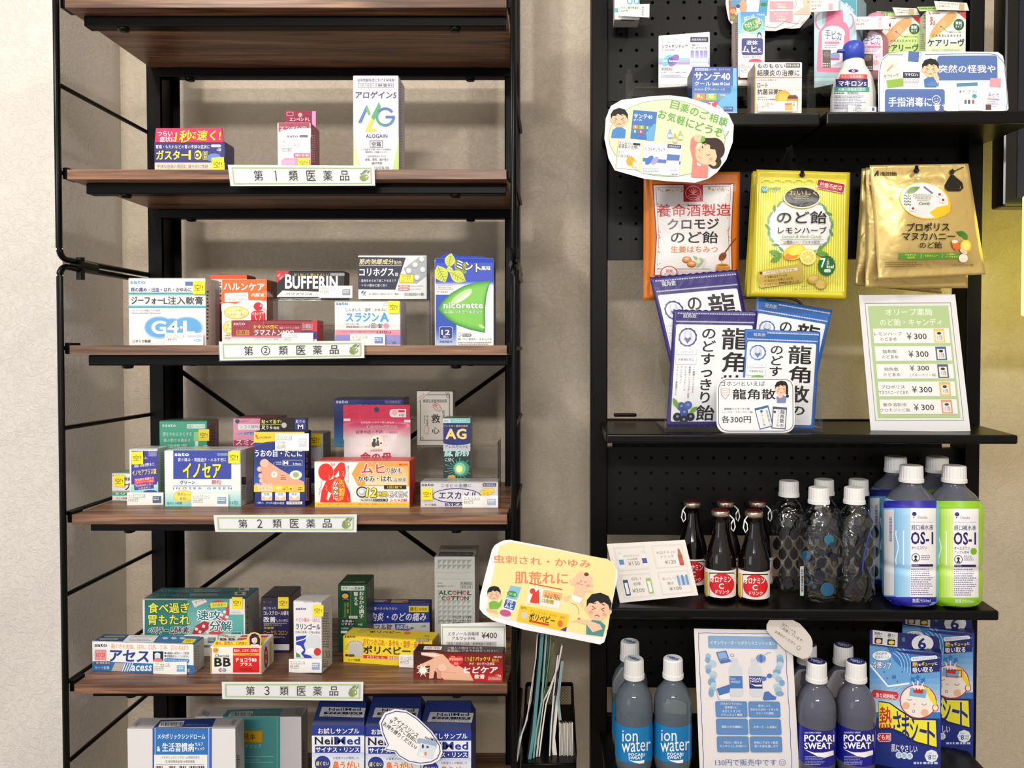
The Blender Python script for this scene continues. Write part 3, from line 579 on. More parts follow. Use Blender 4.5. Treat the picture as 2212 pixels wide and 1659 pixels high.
B = Carton('d', 'nicotine_gum_box', 'tall blue and white carton with a green wing shape and mint leaves', (1345, 1098), (1955, 1098), 190, .04, '#f2f0ee', '#24308a', '#1d3aa6', sh=S2, Y=1.17)
tp_, sf = card('shaped_top', 'scalloped blue top panel', None, 'd', None, 1.1685, None, outline=[(1344, 232), (1350, 184), (1390, 180), (1420, 150), (1470, 134), (1545, 136), (1600, 160), (1700, 158), (1850, 165), (1950, 196), (1952, 300), (1344, 300)], color='#1f3fb8', th=.0008); attach(tp_, B.o)
a = Art(sf, 'd'); a.clip = (939, 540, 1066, 749.4); a.r(1344, 180, 1956, 190, '#1f3fb8'); a.r(1350, 230, 1952, 420, '#1f3fb8'); a.g(1350, 420, 1952, 470, '#1f3fb8', '#eef0f4', 8); a.r(1350, 470, 1952, 1100, '#f2f0ee'); a.r(1352, 560, 1568, 1095, '#1b48b0'); a.g(1352, 900, 1568, 1095, '#1b48b0', '#cdd4ea', 10)
def leaf(a, cx, cy, L, W, ang, c1, c2):
    o0 = a.off
    pts = [(cx-L+2*L*k/8, cy-W*math.sin(PI*k/8)) for k in range(9)]+[(cx+L-2*L*k/8, cy+W*math.sin(PI*k/8)) for k in range(1, 8)]
    a.p(a.rot(pts, ang, (cx, cy)), c1); a.l(a.rot([(cx-L*.9, cy), (cx+L*.9, cy)], ang, (cx, cy)), W*.06+1.2, c2); a.off -= a.step*.5
    for k in (-.6, -.3, 0, .3, .6):
        for s_ in (-1, 1): a.l(a.rot([(cx+L*k, cy), (cx+L*(k+.22), cy+s_*W*.62*math.cos(k*1.3))], ang, (cx, cy)), W*.04+1, c2); a.off -= a.step
    a.off = o0+2.2*a.step
for q in ((1610, 270, 92, 62, 50), (1500, 205, 78, 55, 100), (1410, 345, 98, 72, 65), (1580, 372, 98, 62, 30)): leaf(a, *q, '#8a9a2c' if q[0] > 1600 else '#c6cf42', '#5f7422')
leaf(a, 1500, 300, 40, 26, 20, '#d3dc5a', '#6f8428')
a.t('ミント', 1570, 222, 1820, 308, '#fff', b=6, dy=50, o='#101a4a', ow=7); a.t('風味', 1826, 262, 1924, 308, '#fff', b=3, o='#101a4a', ow=4)
def horn(gr, ins, c):
    pts = [(1375, 708), (1410, 640), (1510, 545), (1640, 470), (1780, 430), (1925, 414), (1905, 470), (1880, 570), (1866, 700), (1868, 800), (1868, 900), (1862, 958), (1700, 922), (1580, 880), (1480, 820), (1400, 745)]
    m_ = (1700, 690); gr.p([(m_[0]+(x-m_[0])*ins, m_[1]+(y-m_[1])*ins) for x, y in pts], c)
for k_, c in ((1, '#2f7f2a'), (.96, '#3f9432'), (.92, '#57a83c'), (.86, '#6bb742'), (.78, '#78c04a')): horn(a, k_, c)
a.e(1620, 580, 130, 40, '#b9dd9a', a=-35); a.e(1640, 590, 105, 22, '#dcefc8', a=-35); a.e(1830, 890, 36, 14, '#b4dd90', a=30)
a.t('nicorette', 1434, 640, 1842, 704, '#fff', b=5, o='#2f6f2a', ow=3); a.t('ニコレットクールミント', 1438, 722, 1838, 756, '#fff', b=3, o='#2f6f2a', ow=3)
a.box(1362, 466, 1530, 508, 3, '#d0504a'); a.t('陳列用空包装', 1375, 475, 1515, 498, '#d0504a', b=1.5); a.t('第②類医薬品', 1366, 522, 1482, 540, '#666'); a.r(1386, 892, 1530, 1022, '#e8ecf6', rad=26); a.r(1390, 896, 1526, 1018, '#1b2f80', rad=24); a.t('12', 1412, 925, 1498, 978, '#fff', b=3); a.t('個入', 1428, 984, 1486, 1008, '#fff', b=2)
a.t('禁煙補助剤', 1390, 1038, 1524, 1060, '#2a3a80', b=1); a.t('セルフメディケーション', 1584, 944, 1718, 958, '#333'); a.r(1624, 964, 1722, 996, '#555', rad=12); a.ring(1600, 980, 17, 17, 3, '#555'); a.t('税 控除 対象', 1590, 970, 1714, 990, '#fff'); a.t('吸いたい気持ち、やわらげる', 1584, 1010, 1935, 1036, '#444', b=.5); a.m(1584, 1048, 1940, 1082, 2, '#8a8a8a', .5)
for x in (1420, 1775): a.r(x, 1085, x+110, 1108, '#f6f5f4')
o = a.done('front_print', None); attach(o, B.o)
block('end_stand', B.A.x-.006, B.A.x-.004, 1.17, 1.21, S2.p0.z+.0003, S2.p0.z+.105, ACRYL, B.o, .0003)['label'] = 'clear upright stand'
B.end()

# ------------------------------------------------------------------ third board
B = Carton('e', 'stomach_tablet_box', 'smallest green and white carton at the left end of the third board', (108, 1256), (300, 1260), 970, .035, '#f0efec', '#cfe0da', '#5aa88c', sh=S3, wrap=True)
a = B.art(); a.t('sato', 110, 984, 232, 1004, '#666', b=4); a.t('胃腸', 238, 1018, 300, 1050, '#2a3a78', b=3); a.t('ブ', 236, 1074, 296, 1146, '#222', b=5); a.r(108, 1156, 300, 1162, '#a03038'); a.r(108, 1168, 300, 1204, '#3aa27a'); a.t('B U', 145, 1176, 236, 1196, '#d8f0e4', b=2); a.t('サトウ製薬', 150, 1222, 262, 1244, '#333', b=2); B.sticker(124, 992, 23, a=0); B.end()
B = Carton('e', 'laxative_box', 'mint green carton with a white nozzle picture and yellow sticker', (606, 1195), (1098, 1195), 428, .045, '#3fae8c', '#a7848c', '#54b090', sh=S3, Y=1.28, wrap=True)
a = B.art(); a.t('sato', 660, 462, 768, 492, '#eaf6f2', b=4); a.e(640, 478, 14, 15, '#9fd8c6'); a.r(885, 462, 1072, 508, '#e6f2ee', rad=8); a.t('5個入', 892, 468, 955, 502, '#2a8a6a', b=2); a.t('30g×5個', 962, 472, 1066, 500, '#7fb8a4', b=1)
a.t('便をやわらかくする', 632, 546, 935, 588, '#eaf6f2', b=2); a.t('腸の動きを高める', 642, 612, 922, 650, '#eaf6f2', b=2); a.t('浣腸薬', 680, 672, 888, 724, '#eaf6f2', b=2); a.r(955, 545, 1010, 640, '#9bd68a', rad=8); a.r(968, 640, 1002, 760, '#f2f6f2'); a.e(1085, 740, 60, 60, '#cfeaf0')
s_ = B.art('side'); s_.m(1110, 470, 1200, 700, 7, '#7a5560', seed=5); s_.r(1180, 480, 1190, 720, '#c79aa4'); B.sticker(1004, 515, 23); B.end()
B = Carton('e', 'stomach_capsule_box', 'narrow white carton with a slanted violet panel and yellow sticker, in film', (292, 1300), (585, 1296), 722, .04, '#eef0ee', '#b4c4bc', '#dfe6e2', sh=S3, wrap=True)
a = B.art(); a.r(306, 740, 582, 1060, '#3c369a'); a.p([(306, 1060), (582, 1020), (560, 1140), (420, 1150), (306, 1100)], '#3c369a'); a.g(300, 1090, 585, 1200, '#bfe6de', '#7fd0c4', 6); a.e(505, 1180, 80, 34, '#2f3f9a')
a.box(488, 742, 566, 795, 3, '#c9c6ee'); a.t('第2類医薬品', 494, 750, 560, 790, '#c9c6ee', b=1); a.t('胃の痛み、', 350, 802, 480, 830, '#e8e6fa', b=2, a=-3); a.t('膨満感に', 335, 870, 545, 904, '#e8e6fa', b=3, a=-6); a.t('イノセアプラス錠', 315, 930, 566, 990, '#ffe93a', b=4, a=-5)
a.r(338, 1022, 545, 1078, '#e03a6a', a=-6); a.t('胃粘膜を保護する', 348, 1018, 540, 1046, '#ffe0a0', b=2, a=-7); a.t('スクラルファート水和物', 348, 1050, 532, 1072, '#ffe0a0', b=2, a=-7); a.r(335, 1085, 540, 1140, '#4a3aa8', a=-5); a.t('胃部膨満感に効く', 350, 1084, 528, 1106, '#ffe98a', b=2, a=-7); a.t('シロキサン', 380, 1114, 505, 1136, '#ffe98a', b=2, a=-7)
s_ = B.art('side'); s_.m(612, 750, 650, 1240, 20, '#7a9088'); B.sticker(308, 748, 25, a=-2); B.price(262, 1172, 640, 1310, 'イノセアプラス錠', '1060円', '#4a6a8a'); B.end()
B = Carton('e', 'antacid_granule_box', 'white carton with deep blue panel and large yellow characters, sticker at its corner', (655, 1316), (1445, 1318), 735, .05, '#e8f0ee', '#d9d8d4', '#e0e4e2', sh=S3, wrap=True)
a = B.art(); a.g(655, 1140, 1442, 1318, '#eef2f0', '#86d8d0', 10); a.r(742, 735, 1344, 1032, '#2b3ea2'); a.t('sato', 756, 762, 906, 794, '#fff', b=5); a.box(1198, 765, 1330, 790, 2, '#a8b4dc'); a.t('第2類医薬品', 1205, 768, 1320, 787, '#c8d0ec', b=1)
a.t('胃の痛み・胃酸過多・のみすぎに', 792, 812, 1292, 852, '#fff', b=1.5); a.t('イノセア', 842, 868, 1236, 1022, '#fff02a', b=5, o='#1a2050', ow=3); a.t('グリーン', 812, 1046, 966, 1088, '#2a3a86', b=2.5); a.t('顆粒', 1140, 1042, 1242, 1088, '#d83a6a', b=2); a.r(740, 1102, 1345, 1106, '#4a5aa0'); a.t('INOSEA GREEN', 740, 1118, 1348, 1140, '#5a70b0', sp=1.6)
a.e(848, 1210, 104, 62, '#e8a02a'); a.e(848, 1210, 100, 58, '#ffe84a'); a.t('食前', 782, 1172, 850, 1206, '#4a3a8a', b=2); a.t('または', 855, 1184, 925, 1204, '#4a3a8a', b=1); a.t('食間', 806, 1222, 872, 1256, '#4a3a8a', b=2); a.t('に', 880, 1236, 905, 1256, '#4a3a8a'); a.e(690, 1284, 13, 15, '#6aa0c0'); a.t('サトウ製薬', 704, 1272, 832, 1298, '#2a5a86', b=2); a.t('16包', 1330, 1256, 1415, 1296, '#4a5aa0', b=2)
s_ = B.art('side'); s_.r(1452, 1010, 1496, 1090, '#3a3430'); s_.m(1455, 1100, 1490, 1250, 9, '#777'); B.sticker(1313, 745, 25, 26); B.price(930, 1182, 1315, 1318, 'イノセアグリーン', '1060円', '#7fa0c0'); B.end()
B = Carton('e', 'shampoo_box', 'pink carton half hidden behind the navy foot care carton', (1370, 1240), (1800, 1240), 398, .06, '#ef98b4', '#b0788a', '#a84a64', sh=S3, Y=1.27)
a = B.art(); a.e(1407, 434, 22, 22, '#2a4a8a'); a.t('ダンヘルスケア', 1385, 422, 1530, 446, '#3a5a8a', b=1); a.box(1612, 420, 1640, 446, 2, '#c04060'); a.r(1415, 462, 1780, 522, '#f7f2f2'); a.t('シラミ駆除医薬品', 1438, 472, 1740, 502, '#333', b=2); a.t('アタマジラミ・ケジラミ', 1438, 506, 1700, 518, '#555')
a.p([(1395, 560), (1700, 530), (1700, 575), (1398, 605)], '#2f6fae'); a.t('抵抗性アタマジ', 1400, 550, 1600, 592, '#dceaf4', b=2, dy=-12); a.r(1370, 600, 1800, 740, '#b43a5c'); a.e(1450, 600, 250, 30, '#ef98b4'); a.t('スミスリン', 1392, 622, 1760, 680, '#f7e8ec', b=5, o='#7a2040', ow=3); a.t('シャンプータイプ', 1415, 685, 1740, 706, '#f7e8ec', b=2); a.r(1370, 740, 1800, 900, '#6c7a3c'); a.e(1560, 900, 90, 90, '#d8c63c'); a.e(1540, 960, 120, 70, '#3a66a8'); a.r(1370, 1040, 1800, 1240, '#3a4660'); B.end()
B = Carton('e', 'vitamin_box', 'white and blue carton peeking out at the right of the navy carton', (1900, 1218), (2302, 1218), 562, .045, '#dfe3ea', '#a9a8a6', '#b8b6b2', sh=S3, Y=1.30, wrap=True)
a = B.art(); a.t('ニタリ', 2150, 680, 2230, 712, '#223', b=3); a.t('ミン', 2150, 815, 2210, 845, '#223', b=3); a.t('n', 2160, 862, 2178, 888, '#223', b=3); a.r(1900, 920, 2300, 1075, '#2a3f8a'); a.t('E', 2150, 1000, 2170, 1020, '#d8d84a', b=2); a.m(2160, 1100, 2280, 1190, 4, '#666'); B.sticker(2160, 562, 24, a=0); B.end()
B = Carton('e', 'foot_care_box', 'dark navy carton picturing a bare foot, with a black hanging header', (1586, 1316), (2112, 1318), 540, .03, '#1c2c7c', '#1a1c48', '#1c1c3c', sh=S3)
a = B.art(); a.r(1578, 543, 2105, 655, '#f3cf2a'); a.e(1840, 720, 300, 80, '#1f4a9c'); a.e(1850, 730, 290, 78, '#1c2c7c'); a.r(1576, 700, 2110, 830, '#1c2c7c'); a.g(1580, 830, 2110, 1100, '#1c2c7c', '#2a62b4', 8); a.p([(1590, 580), (1602, 574), (1630, 615), (1618, 617)], '#d83a34'); a.p([(1602, 572), (1616, 584), (1616, 600)], '#d83a34'); a.t('NICHIBAN', 1638, 590, 1755, 612, '#8a3a2c', b=2.5)
a.t('うおの目・たこに', 1590, 730, 2078, 802, '#fff', b=5, o='#1a2a70', ow=2); skin = '#e8a98c'
a.p([(1645, 850), (1680, 828), (1730, 850), (1850, 930), (1990, 1010), (2098, 1060), (2098, 1100), (1720, 1100), (1680, 1050), (1660, 1000), (1660, 920)], skin)
for x, y, rx, ry in ((1690, 870, 46, 44), (1640, 930, 26, 26), (1652, 1000, 24, 26), (1660, 1050, 24, 24), (1690, 1085, 26, 20)): a.e(x, y, rx+3, ry+3, '#c47a60'); a.e(x, y, rx, ry, '#f2bca2')
a.e(1790, 985, 34, 34, '#f4ece6'); a.e(1790, 985, 14, 14, '#e8b8a8'); a.e(2015, 990, 64, 46, '#f0efe8'); a.e(2015, 990, 34, 30, '#b4c48c'); a.e(2015, 990, 26, 22, '#9fb478'); a.l([(1788, 960), (1788, 860), (1808, 860)], 3, '#e6e6f0')
a.m(1812, 848, 1870, 888, 2, '#e6e6f0'); a.box(1878, 836, 2082, 896, 3, '#dfe4f4'); a.t('M', 1888, 846, 1935, 884, '#fff', b=4); a.t('3-10mm', 1985, 864, 2068, 886, '#fff', b=2); a.t('補強部分', 1860, 990, 1900, 1000, '#3a2a30'); a.m(1858, 1012, 1925, 1045, 2, '#4a3338')
a.r(1580, 1095, 2106, 1166, '#f3cf2a'); a.t('ずれにくくしっかり', 1590, 1078, 1770, 1106, '#e0442a', b=3, o='#fff', ow=3); 
for x, t_ in ((1622, '浸透'), (1700, '除去')): a.r(x, 1112, x+72, 1154, '#f4ece6', rad=6); a.t(t_, x+5, 1118, x+66, 1148, '#d8302a', b=3)
a.e(1835, 1125, 34, 12, '#f4e8c0'); a.t('サイズ', 1900, 1112, 1935, 1126, '#333'); a.t('調整シール', 1880, 1130, 1942, 1146, '#333'); a.t('+', 1952, 1122, 1976, 1146, '#222', b=4); a.e(2010, 1134, 26, 22, '#e8b48c'); a.m(2042, 1114, 2096, 1152, 2, '#333')
for x, t_ in ((1658, '密着'), (1800, '浸透'), (1945, '除去')): a.r(x, 1170, x+112, 1256, '#e8e8ee', rad=8); a.t(t_, x+28, 1178, x+82, 1202, '#1c2c7c', b=2); a.r(x+4, 1215, x+108, 1250, '#f0c4ac'); a.e(x+56, 1222, 22, 14, '#f4f0ea')
a.t('12枚入', 1612, 1268, 1682, 1290, '#fff', b=3); a.t('サリチル酸50%配合', 1706, 1270, 1895, 1296, '#fff', b=2.5); a.r(1918, 1266, 2082, 1296, '#f0efec'); a.t('第2類医薬品', 1928, 1270, 2070, 1292, '#222', b=1)
s_ = B.art('side'); s_.t('うおの目', 2118, 740, 2142, 1000, '#d8a43a', v=1, b=2); s_.r(2116, 1020, 2152, 1256, '#eceae8'); s_.bars(2120, 1030, 2148, 1240, 26, hor=True)
hd, sf = card('header_card', 'black hanging header with a round hole', None, 'e', None, B.A.y+.001, None, outline=[(1646, 402), (1652, 396), (2136, 396), (2142, 402), (2142, 545), (1640, 545)], color='#15151c', th=.0008)
h_ = Art(sf, 'e'); h_.t('貼って治す!', 1660, 416, 1862, 456, '#f3e34a', b=3); h_.r(1656, 464, 1862, 468, '#e8e040'); h_.t('足うら', 1660, 478, 1775, 518, '#f2f2f2', b=3); h_.t('専用', 1782, 488, 1840, 518, '#f2f2f2', b=2); h_.e(1893, 474, 28, 28, '#b4ada4'); h_.r(2005, 402, 2118, 524, '#2a2a78', rad=14); h_.t('足うら', 2012, 420, 2112, 454, '#eee', b=2); h_.t('M', 2036, 468, 2090, 512, '#eee', b=4)
o = h_.done('header_print', None); attach(o, hd); attach(hd, B.o)
B.price(1800, 558, 2150, 738, 'ニチバン スピール膏', 'ワンタッチEX', '#d0d4d8'); a = B.arts[-1][0]; a.t('950円', 1814, 688, 1905, 722, '#3c4a30'); B.end()

B = Carton('f', 'cold_medicine_box', 'blue gradient carton standing behind the red and white pouch', (300, 690), (1020, 690), 198, .05, '#1c2a78', '#8a8c94', '#2a2c60', sh=None, Y=1.29, wrap=True)
a = B.art(); a.g(298, 420, 1018, 690, '#1c2a78', '#3a9ac0', 12); a.t('sato', 316, 215, 442, 246, '#cfd4e8', b=5); a.box(824, 215, 988, 250, 2, '#8f98c8'); a.t('第2類医薬品', 832, 222, 980, 244, '#a8b0d8', b=1); a.t('アネトン', 530, 255, 800, 300, '#9fb4e0', b=3); a.t('サト', 358, 645, 400, 668, '#0e2a4a', b=3); B.end()
_, R3 = riser('acrylic_riser', 'clear acrylic riser with upright end tabs on the third board', 'f', 230, 2010, 700, 0, .05, S3, 1.285, lip=.012)
B = Carton('f', 'heart_tonic_box', 'cream carton with an ornate grey border and two brush written characters', (1158, 684), (1532, 684), 120, .03, '#d8d2c8', '#a9a29a', '#c0b9af', sh=None, Y=1.30)
a = B.art(); a.box(1188, 150, 1500, 636, 5, '#55504c'); a.box(1197, 160, 1491, 626, 3, '#8a847e')
for x, y in ((1210, 172), (1478, 172), (1210, 612), (1478, 612)): a.ring(x, y, 16, 16, 4, '#4a4642')
a.p([(1158, 122), (1300, 122), (1158, 240)], '#e0dad2'); a.l([(1158, 240), (1300, 122)], 3, '#8a7a70'); a.t('空包装', 1168, 158, 1245, 184, '#c05a4a', b=2, a=-39)
a.t('精選生薬循環器用薬', 1220, 205, 1470, 240, '#444', b=1); a.e(1366, 285, 56, 32, '#b8443c', a=48); a.e(1366, 285, 51, 27, '#d8d2c8', a=48); a.t('救心', 1325, 268, 1407, 302, '#b8443c', b=3, a=48)
a.t('救', 1308, 360, 1396, 450, '#2c2826', b=5); a.t('心', 1312, 495, 1390, 560, '#2c2826', b=5); a.t('和漢', 1420, 318, 1446, 400, '#444', v=1); a.t('救心製薬株式会社', 1256, 370, 1276, 560, '#555', v=1); a.e(1256, 520, 26, 46, '#c8665a'); a.e(1256, 520, 22, 42, '#d8d2c8'); a.t('製造元', 1228, 370, 1244, 460, '#777', v=1); a.t('30粒', 1452, 132, 1492, 150, '#b8443c'); B.end()
# pouch
def bag(name, label, z, q, Y, H, color, ops, mat=None, seal=.12, wr=.0012, seed=1, lean=0, cat='candy bag', group=None, yaw=0, rim=None, notch=None, zigzag=False, flat=.1, hole=True, th=.004):
    """sealed pouch: front skin bulging towards the viewer, back skin, drawn from corner points q (tl,tr,br,bl)"""
    Q = [zp(z, *p) for p in q]; xs = [p[0] for p in Q]; ys = [p[1] for p in Q]
    cx, cy = sum(xs)/4, sum(ys)/4
    n = Vector((math.sin(yaw), -math.cos(lean), math.sin(lean))); rnd = random.Random(seed); W = [(rnd.uniform(1, 6), rnd.uniform(1, 6), rnd.uniform(0, 6.28)) for _ in range(6)]
    (ax, ay), (bx, by), (cx_, cy_), (dx, dy) = Q
    def uv(px, py):
        u = v = .5
        for _ in range(4):
            X = (1-u)*(1-v)*ax+u*(1-v)*bx+u*v*cx_+(1-u)*v*dx; Yy = (1-u)*(1-v)*ay+u*(1-v)*by+u*v*cy_+(1-u)*v*dy
            xu = (1-v)*(bx-ax)+v*(cx_-dx); yu = (1-v)*(by-ay)+v*(cy_-dy); xv = (1-u)*(dx-ax)+u*(cx_-bx); yv = (1-u)*(dy-ay)+u*(cy_-by)
            D = xu*yv-xv*yu; ex, ey = px-X, py-Yy; u += (ex*yv-ey*xv)/D; v += (ey*xu-ex*yu)/D
        return u, v
    def h(u, v):
        uu = min(max(u, 0), 1); vv = min(max((v-seal)/(1-seal-flat), 0), 1); b = (1-(1-math.sin(PI*uu))**2)*(1-(1-math.sin(PI*vv))**2)
        w = sum(math.sin(a*u*3.1+b_*v*3.1+c) for a, b_, c in W)/6
        return H*b+wr*w*(.25+b)
    S = Bag(P(cx, cy, Y), n, lambda px, py: h(*uv(px, py)))
    NU, NV = 26, 36; V = []; Fc = []; cols = []; c0 = lin(color); c1 = lin(rim) if rim else c0
    for j in range(NV+1):
        for i in range(NU+1):
            u, v = i/NU, j/NV; pin = .012*math.sin(PI*v)*(2*u-1)*-1
            X = (1-u)*(1-v)*ax+u*(1-v)*bx+u*v*cx_+(1-u)*v*dx; Yy = (1-u)*(1-v)*ay+u*(1-v)*by+u*v*cy_+(1-u)*v*dy
            if zigzag and j in (0, NV): Yy += (1.2 if i % 2 else -1.2)
            V.append(S.pt(X, Yy))
    k = len(V); cxv = sum(V, Vector())/k
    for j in range(NV+1):
        for i in range(NU+1):
            u, v = i/NU, j/NV; X = (1-u)*(1-v)*ax+u*(1-v)*bx+u*v*cx_+(1-u)*v*dx; Yy = (1-u)*(1-v)*ay+u*(1-v)*by+u*v*cy_+(1-u)*v*dy
            e_ = min(1, 6*min(u, 1-u, v, 1-v)); V.append(V[j*(NU+1)+i] - S.n*(.0006+(h(u, v)+th)*e_))
    for j in range(NV):
        for i in range(NU):
            b = j*(NU+1)+i; Fc.append((b, b+1, b+NU+2, b+NU+1)); r_ = rim and (i < 1 or i >= NU-1 or j < 2 or j >= NV-1); cols.append(c1 if r_ else c0)
    for j in range(NV):
        for i in range(NU): b = k+j*(NU+1)+i; Fc.append((b, b+NU+1, b+NU+2, b+1)); cols.append(c0)
    per = [i for i in range(NU)]+[j*(NU+1)+NU for j in range(NV)]+[NV*(NU+1)+i for i in range(NU, 0, -1)]+[j*(NU+1) for j in range(NV, 0, -1)]
    for i, p in enumerate(per): q2 = per[(i+1) % len(per)]; Fc.append((p, k+p, k+q2, q2)); cols.append(c0)
    o = mesh_obj(name, V, Fc, mat or FILM, None, cols, smooth=True); tag(o, label, cat, group)
    if ops:
        A = Art(S, z, base=.0008, step=.000028); ops(A); p_ = A.done('front_print', None, FILM); attach(p_, o)
    return o
def ops(a):
    a.g(392, 400, 1090, 620, '#d02350', '#e2dadb', 14); a.r(392, 262, 1084, 402, '#cf1f4a'); a.r(402, 618, 1090, 850, '#dcd8d8'); a.e(738, 312, 28, 28, '#2a2a5a')
    a.r(872, 306, 1045, 392, '#f0e6e8', rad=40); a.r(960, 306, 1045, 392, '#f0e6e8'); a.e(925, 342, 30, 30, '#f0b8bc'); a.r(964, 318, 1030, 340, '#c41f40'); a.t('84錠', 970, 352, 1028, 384, '#a83050', b=2)
    a.r(396, 404, 465, 430, '#f0e6e8'); a.r(1026, 418, 1090, 444, '#f0e6e8'); a.t('和漢生薬+ビタミン類の複合薬', 575, 436, 920, 462, '#f8e8ec', b=2); a.t('ホルモンバランス', 636, 472, 952, 506, '#a83050', b=2.5, o='#f8eeee', ow=3); a.t('自律神経の不調', 524, 526, 800, 562, '#6a2a3c', b=2); a.t('による諸症状に', 806, 536, 956, 560, '#7a3a4c', b=1)
    a.e(742, 645, 76, 70, '#e6d8a8'); a.e(742, 645, 68, 62, '#ece6dc'); a.e(715, 628, 15, 16, '#3a3638'); a.e(710, 670, 24, 32, '#4a4648'); a.e(748, 612, 11, 12, '#3a3638'); a.p([(732, 690), (740, 630), (760, 630), (768, 690)], '#5a5658'); a.e(784, 662, 10, 10, '#3a3638')
    a.l([(630, 680), (660, 690)], 5, '#d8c888'); a.l([(820, 690), (850, 680)], 5, '#d8c888'); a.t('女性保健薬', 672, 724, 798, 748, '#b04a60', b=1); a.t('命の母', 572, 756, 890, 856, '#b0244c', b=4); a.t('A', 892, 808, 915, 826, '#b0244c', b=2)
bag('hormone_pouch', 'red to silver stand-up pouch with a hanging hole, behind the itch relief carton', 'f', [(392, 262), (1082, 268), (1094, 1000), (402, 1000)], 1.255, .012, '#cfcaca', ops, seal=.26, seed=4, cat='medicine pouch', th=.006)
B = Carton('f', 'nasal_spray_box', 'tall slim navy carton with gold letters and a green light burst', (1433, 1062), (1712, 1062), 396, .035, '#1c2870', '#8a8a8c', '#9a9a98', sh=S3, Y=1.235)
a = B.art(); a.g(1420, 400, 1712, 452, '#7fd0c8', '#8fd8d0', 2); a.r(1420, 412, 1505, 448, '#e6ecf0'); a.t('速効', 1436, 418, 1488, 442, '#3a4a90', b=2); a.t('ソフトタイプ', 1530, 414, 1668, 438, '#e8f6f4', b=2); a.t('アレルギー専用点鼻薬', 1436, 472, 1686, 492, '#f0e03a', b=2.5)
a.t('AG', 1455, 512, 1670, 618, '#e8c870', b=5, o='#8a6a2a', ow=2); a.r(1425, 648, 1712, 745, '#b8bcc6'); a.e(1570, 650, 150, 30, '#1c2870'); a.r(1425, 605, 1712, 640, '#1c2870'); a.t('AG', 1455, 512, 1670, 618, '#ecd084', b=4); a.t('エージー', 1522, 652, 1612, 668, '#2a2a50', b=1); a.t('アレルカットS', 1450, 682, 1682, 714, '#1c2048', b=3)
a.r(1430, 745, 1712, 1070, '#16312e'); a.t('鼻水、鼻づまり', 1445, 738, 1696, 798, '#3ab0b0', b=4, o='#eef8f6', ow=4); a.t('に効く', 1448, 812, 1540, 852, '#dff4f0', b=2)
for k in range(20): t_ = k*PI/10; a.p([(1590+22*math.cos(t_), 930+22*math.sin(t_)), (1590+(150 if k % 2 else 118)*math.cos(t_+.06), 930+(120 if k % 2 else 95)*math.sin(t_+.06)), (1590+(150 if k % 2 else 118)*math.cos(t_+.13), 930+(120 if k % 2 else 95)*math.sin(t_+.13))], '#4fa08a')
a.e(1615, 925, 82, 80, '#3f8f78'); a.e(1605, 925, 58, 62, '#7cc4a4'); a.e(1598, 928, 34, 38, '#f0e878'); a.e(1598, 928, 16, 18, '#fffbe0'); a.p([(1470, 1024), (1490, 992), (1545, 992), (1565, 1024)], '#c8a050'); a.clip = None; B.end()
B = Carton('f', 'itch_relief_box', 'wide white and orange carton with a big red figure, front of the third board', (95, 1330), (1080, 1332), 850, .05, '#f0ece8', '#c03028', '#d8483a', sh=S3)
a = B.art(); a.p([(478, 978), (555, 852), (1080, 852), (1080, 1105), (545, 1105)], '#f0a04a'); a.g(620, 900, 1060, 1095, '#f2ae62', '#fbdcb0', 6); a.e(210, 960, 78, 90, '#e0281c'); a.p([(290, 940), (345, 870), (372, 858), (405, 870), (418, 960), (400, 1040), (430, 1110), (462, 1180), (468, 1275), (150, 1275), (168, 1150), (215, 1050), (290, 1030)], '#e0281c')
a.p([(300, 1010), (345, 945), (350, 1000), (325, 1018)], '#f0ece8'); a.p([(218, 1240), (235, 1160), (268, 1180), (235, 1260)], '#f0ece8'); a.e(340, 1145, 70, 120, '#f08a3a'); a.e(340, 1145, 58, 108, '#e85a2a'); a.t('かゆみに', 285, 1060, 342, 1245, '#fff', v=1, b=5, o='#2a2020', ow=5); a.t('広い範囲の', 348, 1045, 398, 1250, '#ffe43a', v=1, b=4, o='#c01a10', ow=4)
for x, y in ((240, 990), (385, 950), (210, 1100), (432, 1205)): a.l([(x, y), (x+14, y+24), (x-2, y+34), (x+18, y+54)], 5, '#f6c65a')
a.l([(268, 870), (280, 895)], 9, '#e0482a'); a.l([(300, 868), (292, 895)], 9, '#e0482a'); a.l([(180, 1045), (160, 1065), (165, 1100), (148, 1130), (150, 1170), (138, 1200)], 3, '#7a2018'); a.t('掻きむしらずには、いられない時に', 432, 895, 452, 1250, '#6a4038', v=1)
a.t('ムヒ', 580, 878, 822, 975, '#e0281c', b=7, o='#fff', ow=4); a.t('の', 830, 920, 880, 968, '#333', b=3, o='#fff', ow=3); a.t('飲む', 888, 915, 1012, 975, '#333', b=4, o='#fff', ow=3); a.t('かゆみ・はれ', 545, 1000, 900, 1062, '#222', b=5, o='#fff', ow=4); a.t('治療薬', 912, 1018, 1048, 1062, '#333', b=2.5, o='#fff', ow=3); a.t('MUHI', 972, 872, 1060, 892, '#e0281c', b=5)
a.ring(588, 1168, 62, 58, 12, '#222'); a.e(588, 1168, 34, 34, '#b8bcc0'); a.e(582, 1160, 22, 22, '#e8eaea'); a.r(815, 1098, 1045, 1138, '#1c1a1c'); a.t('1回1錠で', 852, 1104, 1005, 1132, '#ffe83a', b=3); a.t('12', 632, 1128, 740, 1218, '#ffe83a', b=7, o='#1c1a1c', ow=4, sk=.15); a.t('時間', 742, 1162, 845, 1216, '#ffe83a', b=4, o='#1c1a1c', ow=4); a.t('長く効く', 862, 1160, 1055, 1220, '#fff', b=4, o='#1c1a1c', ow=5)
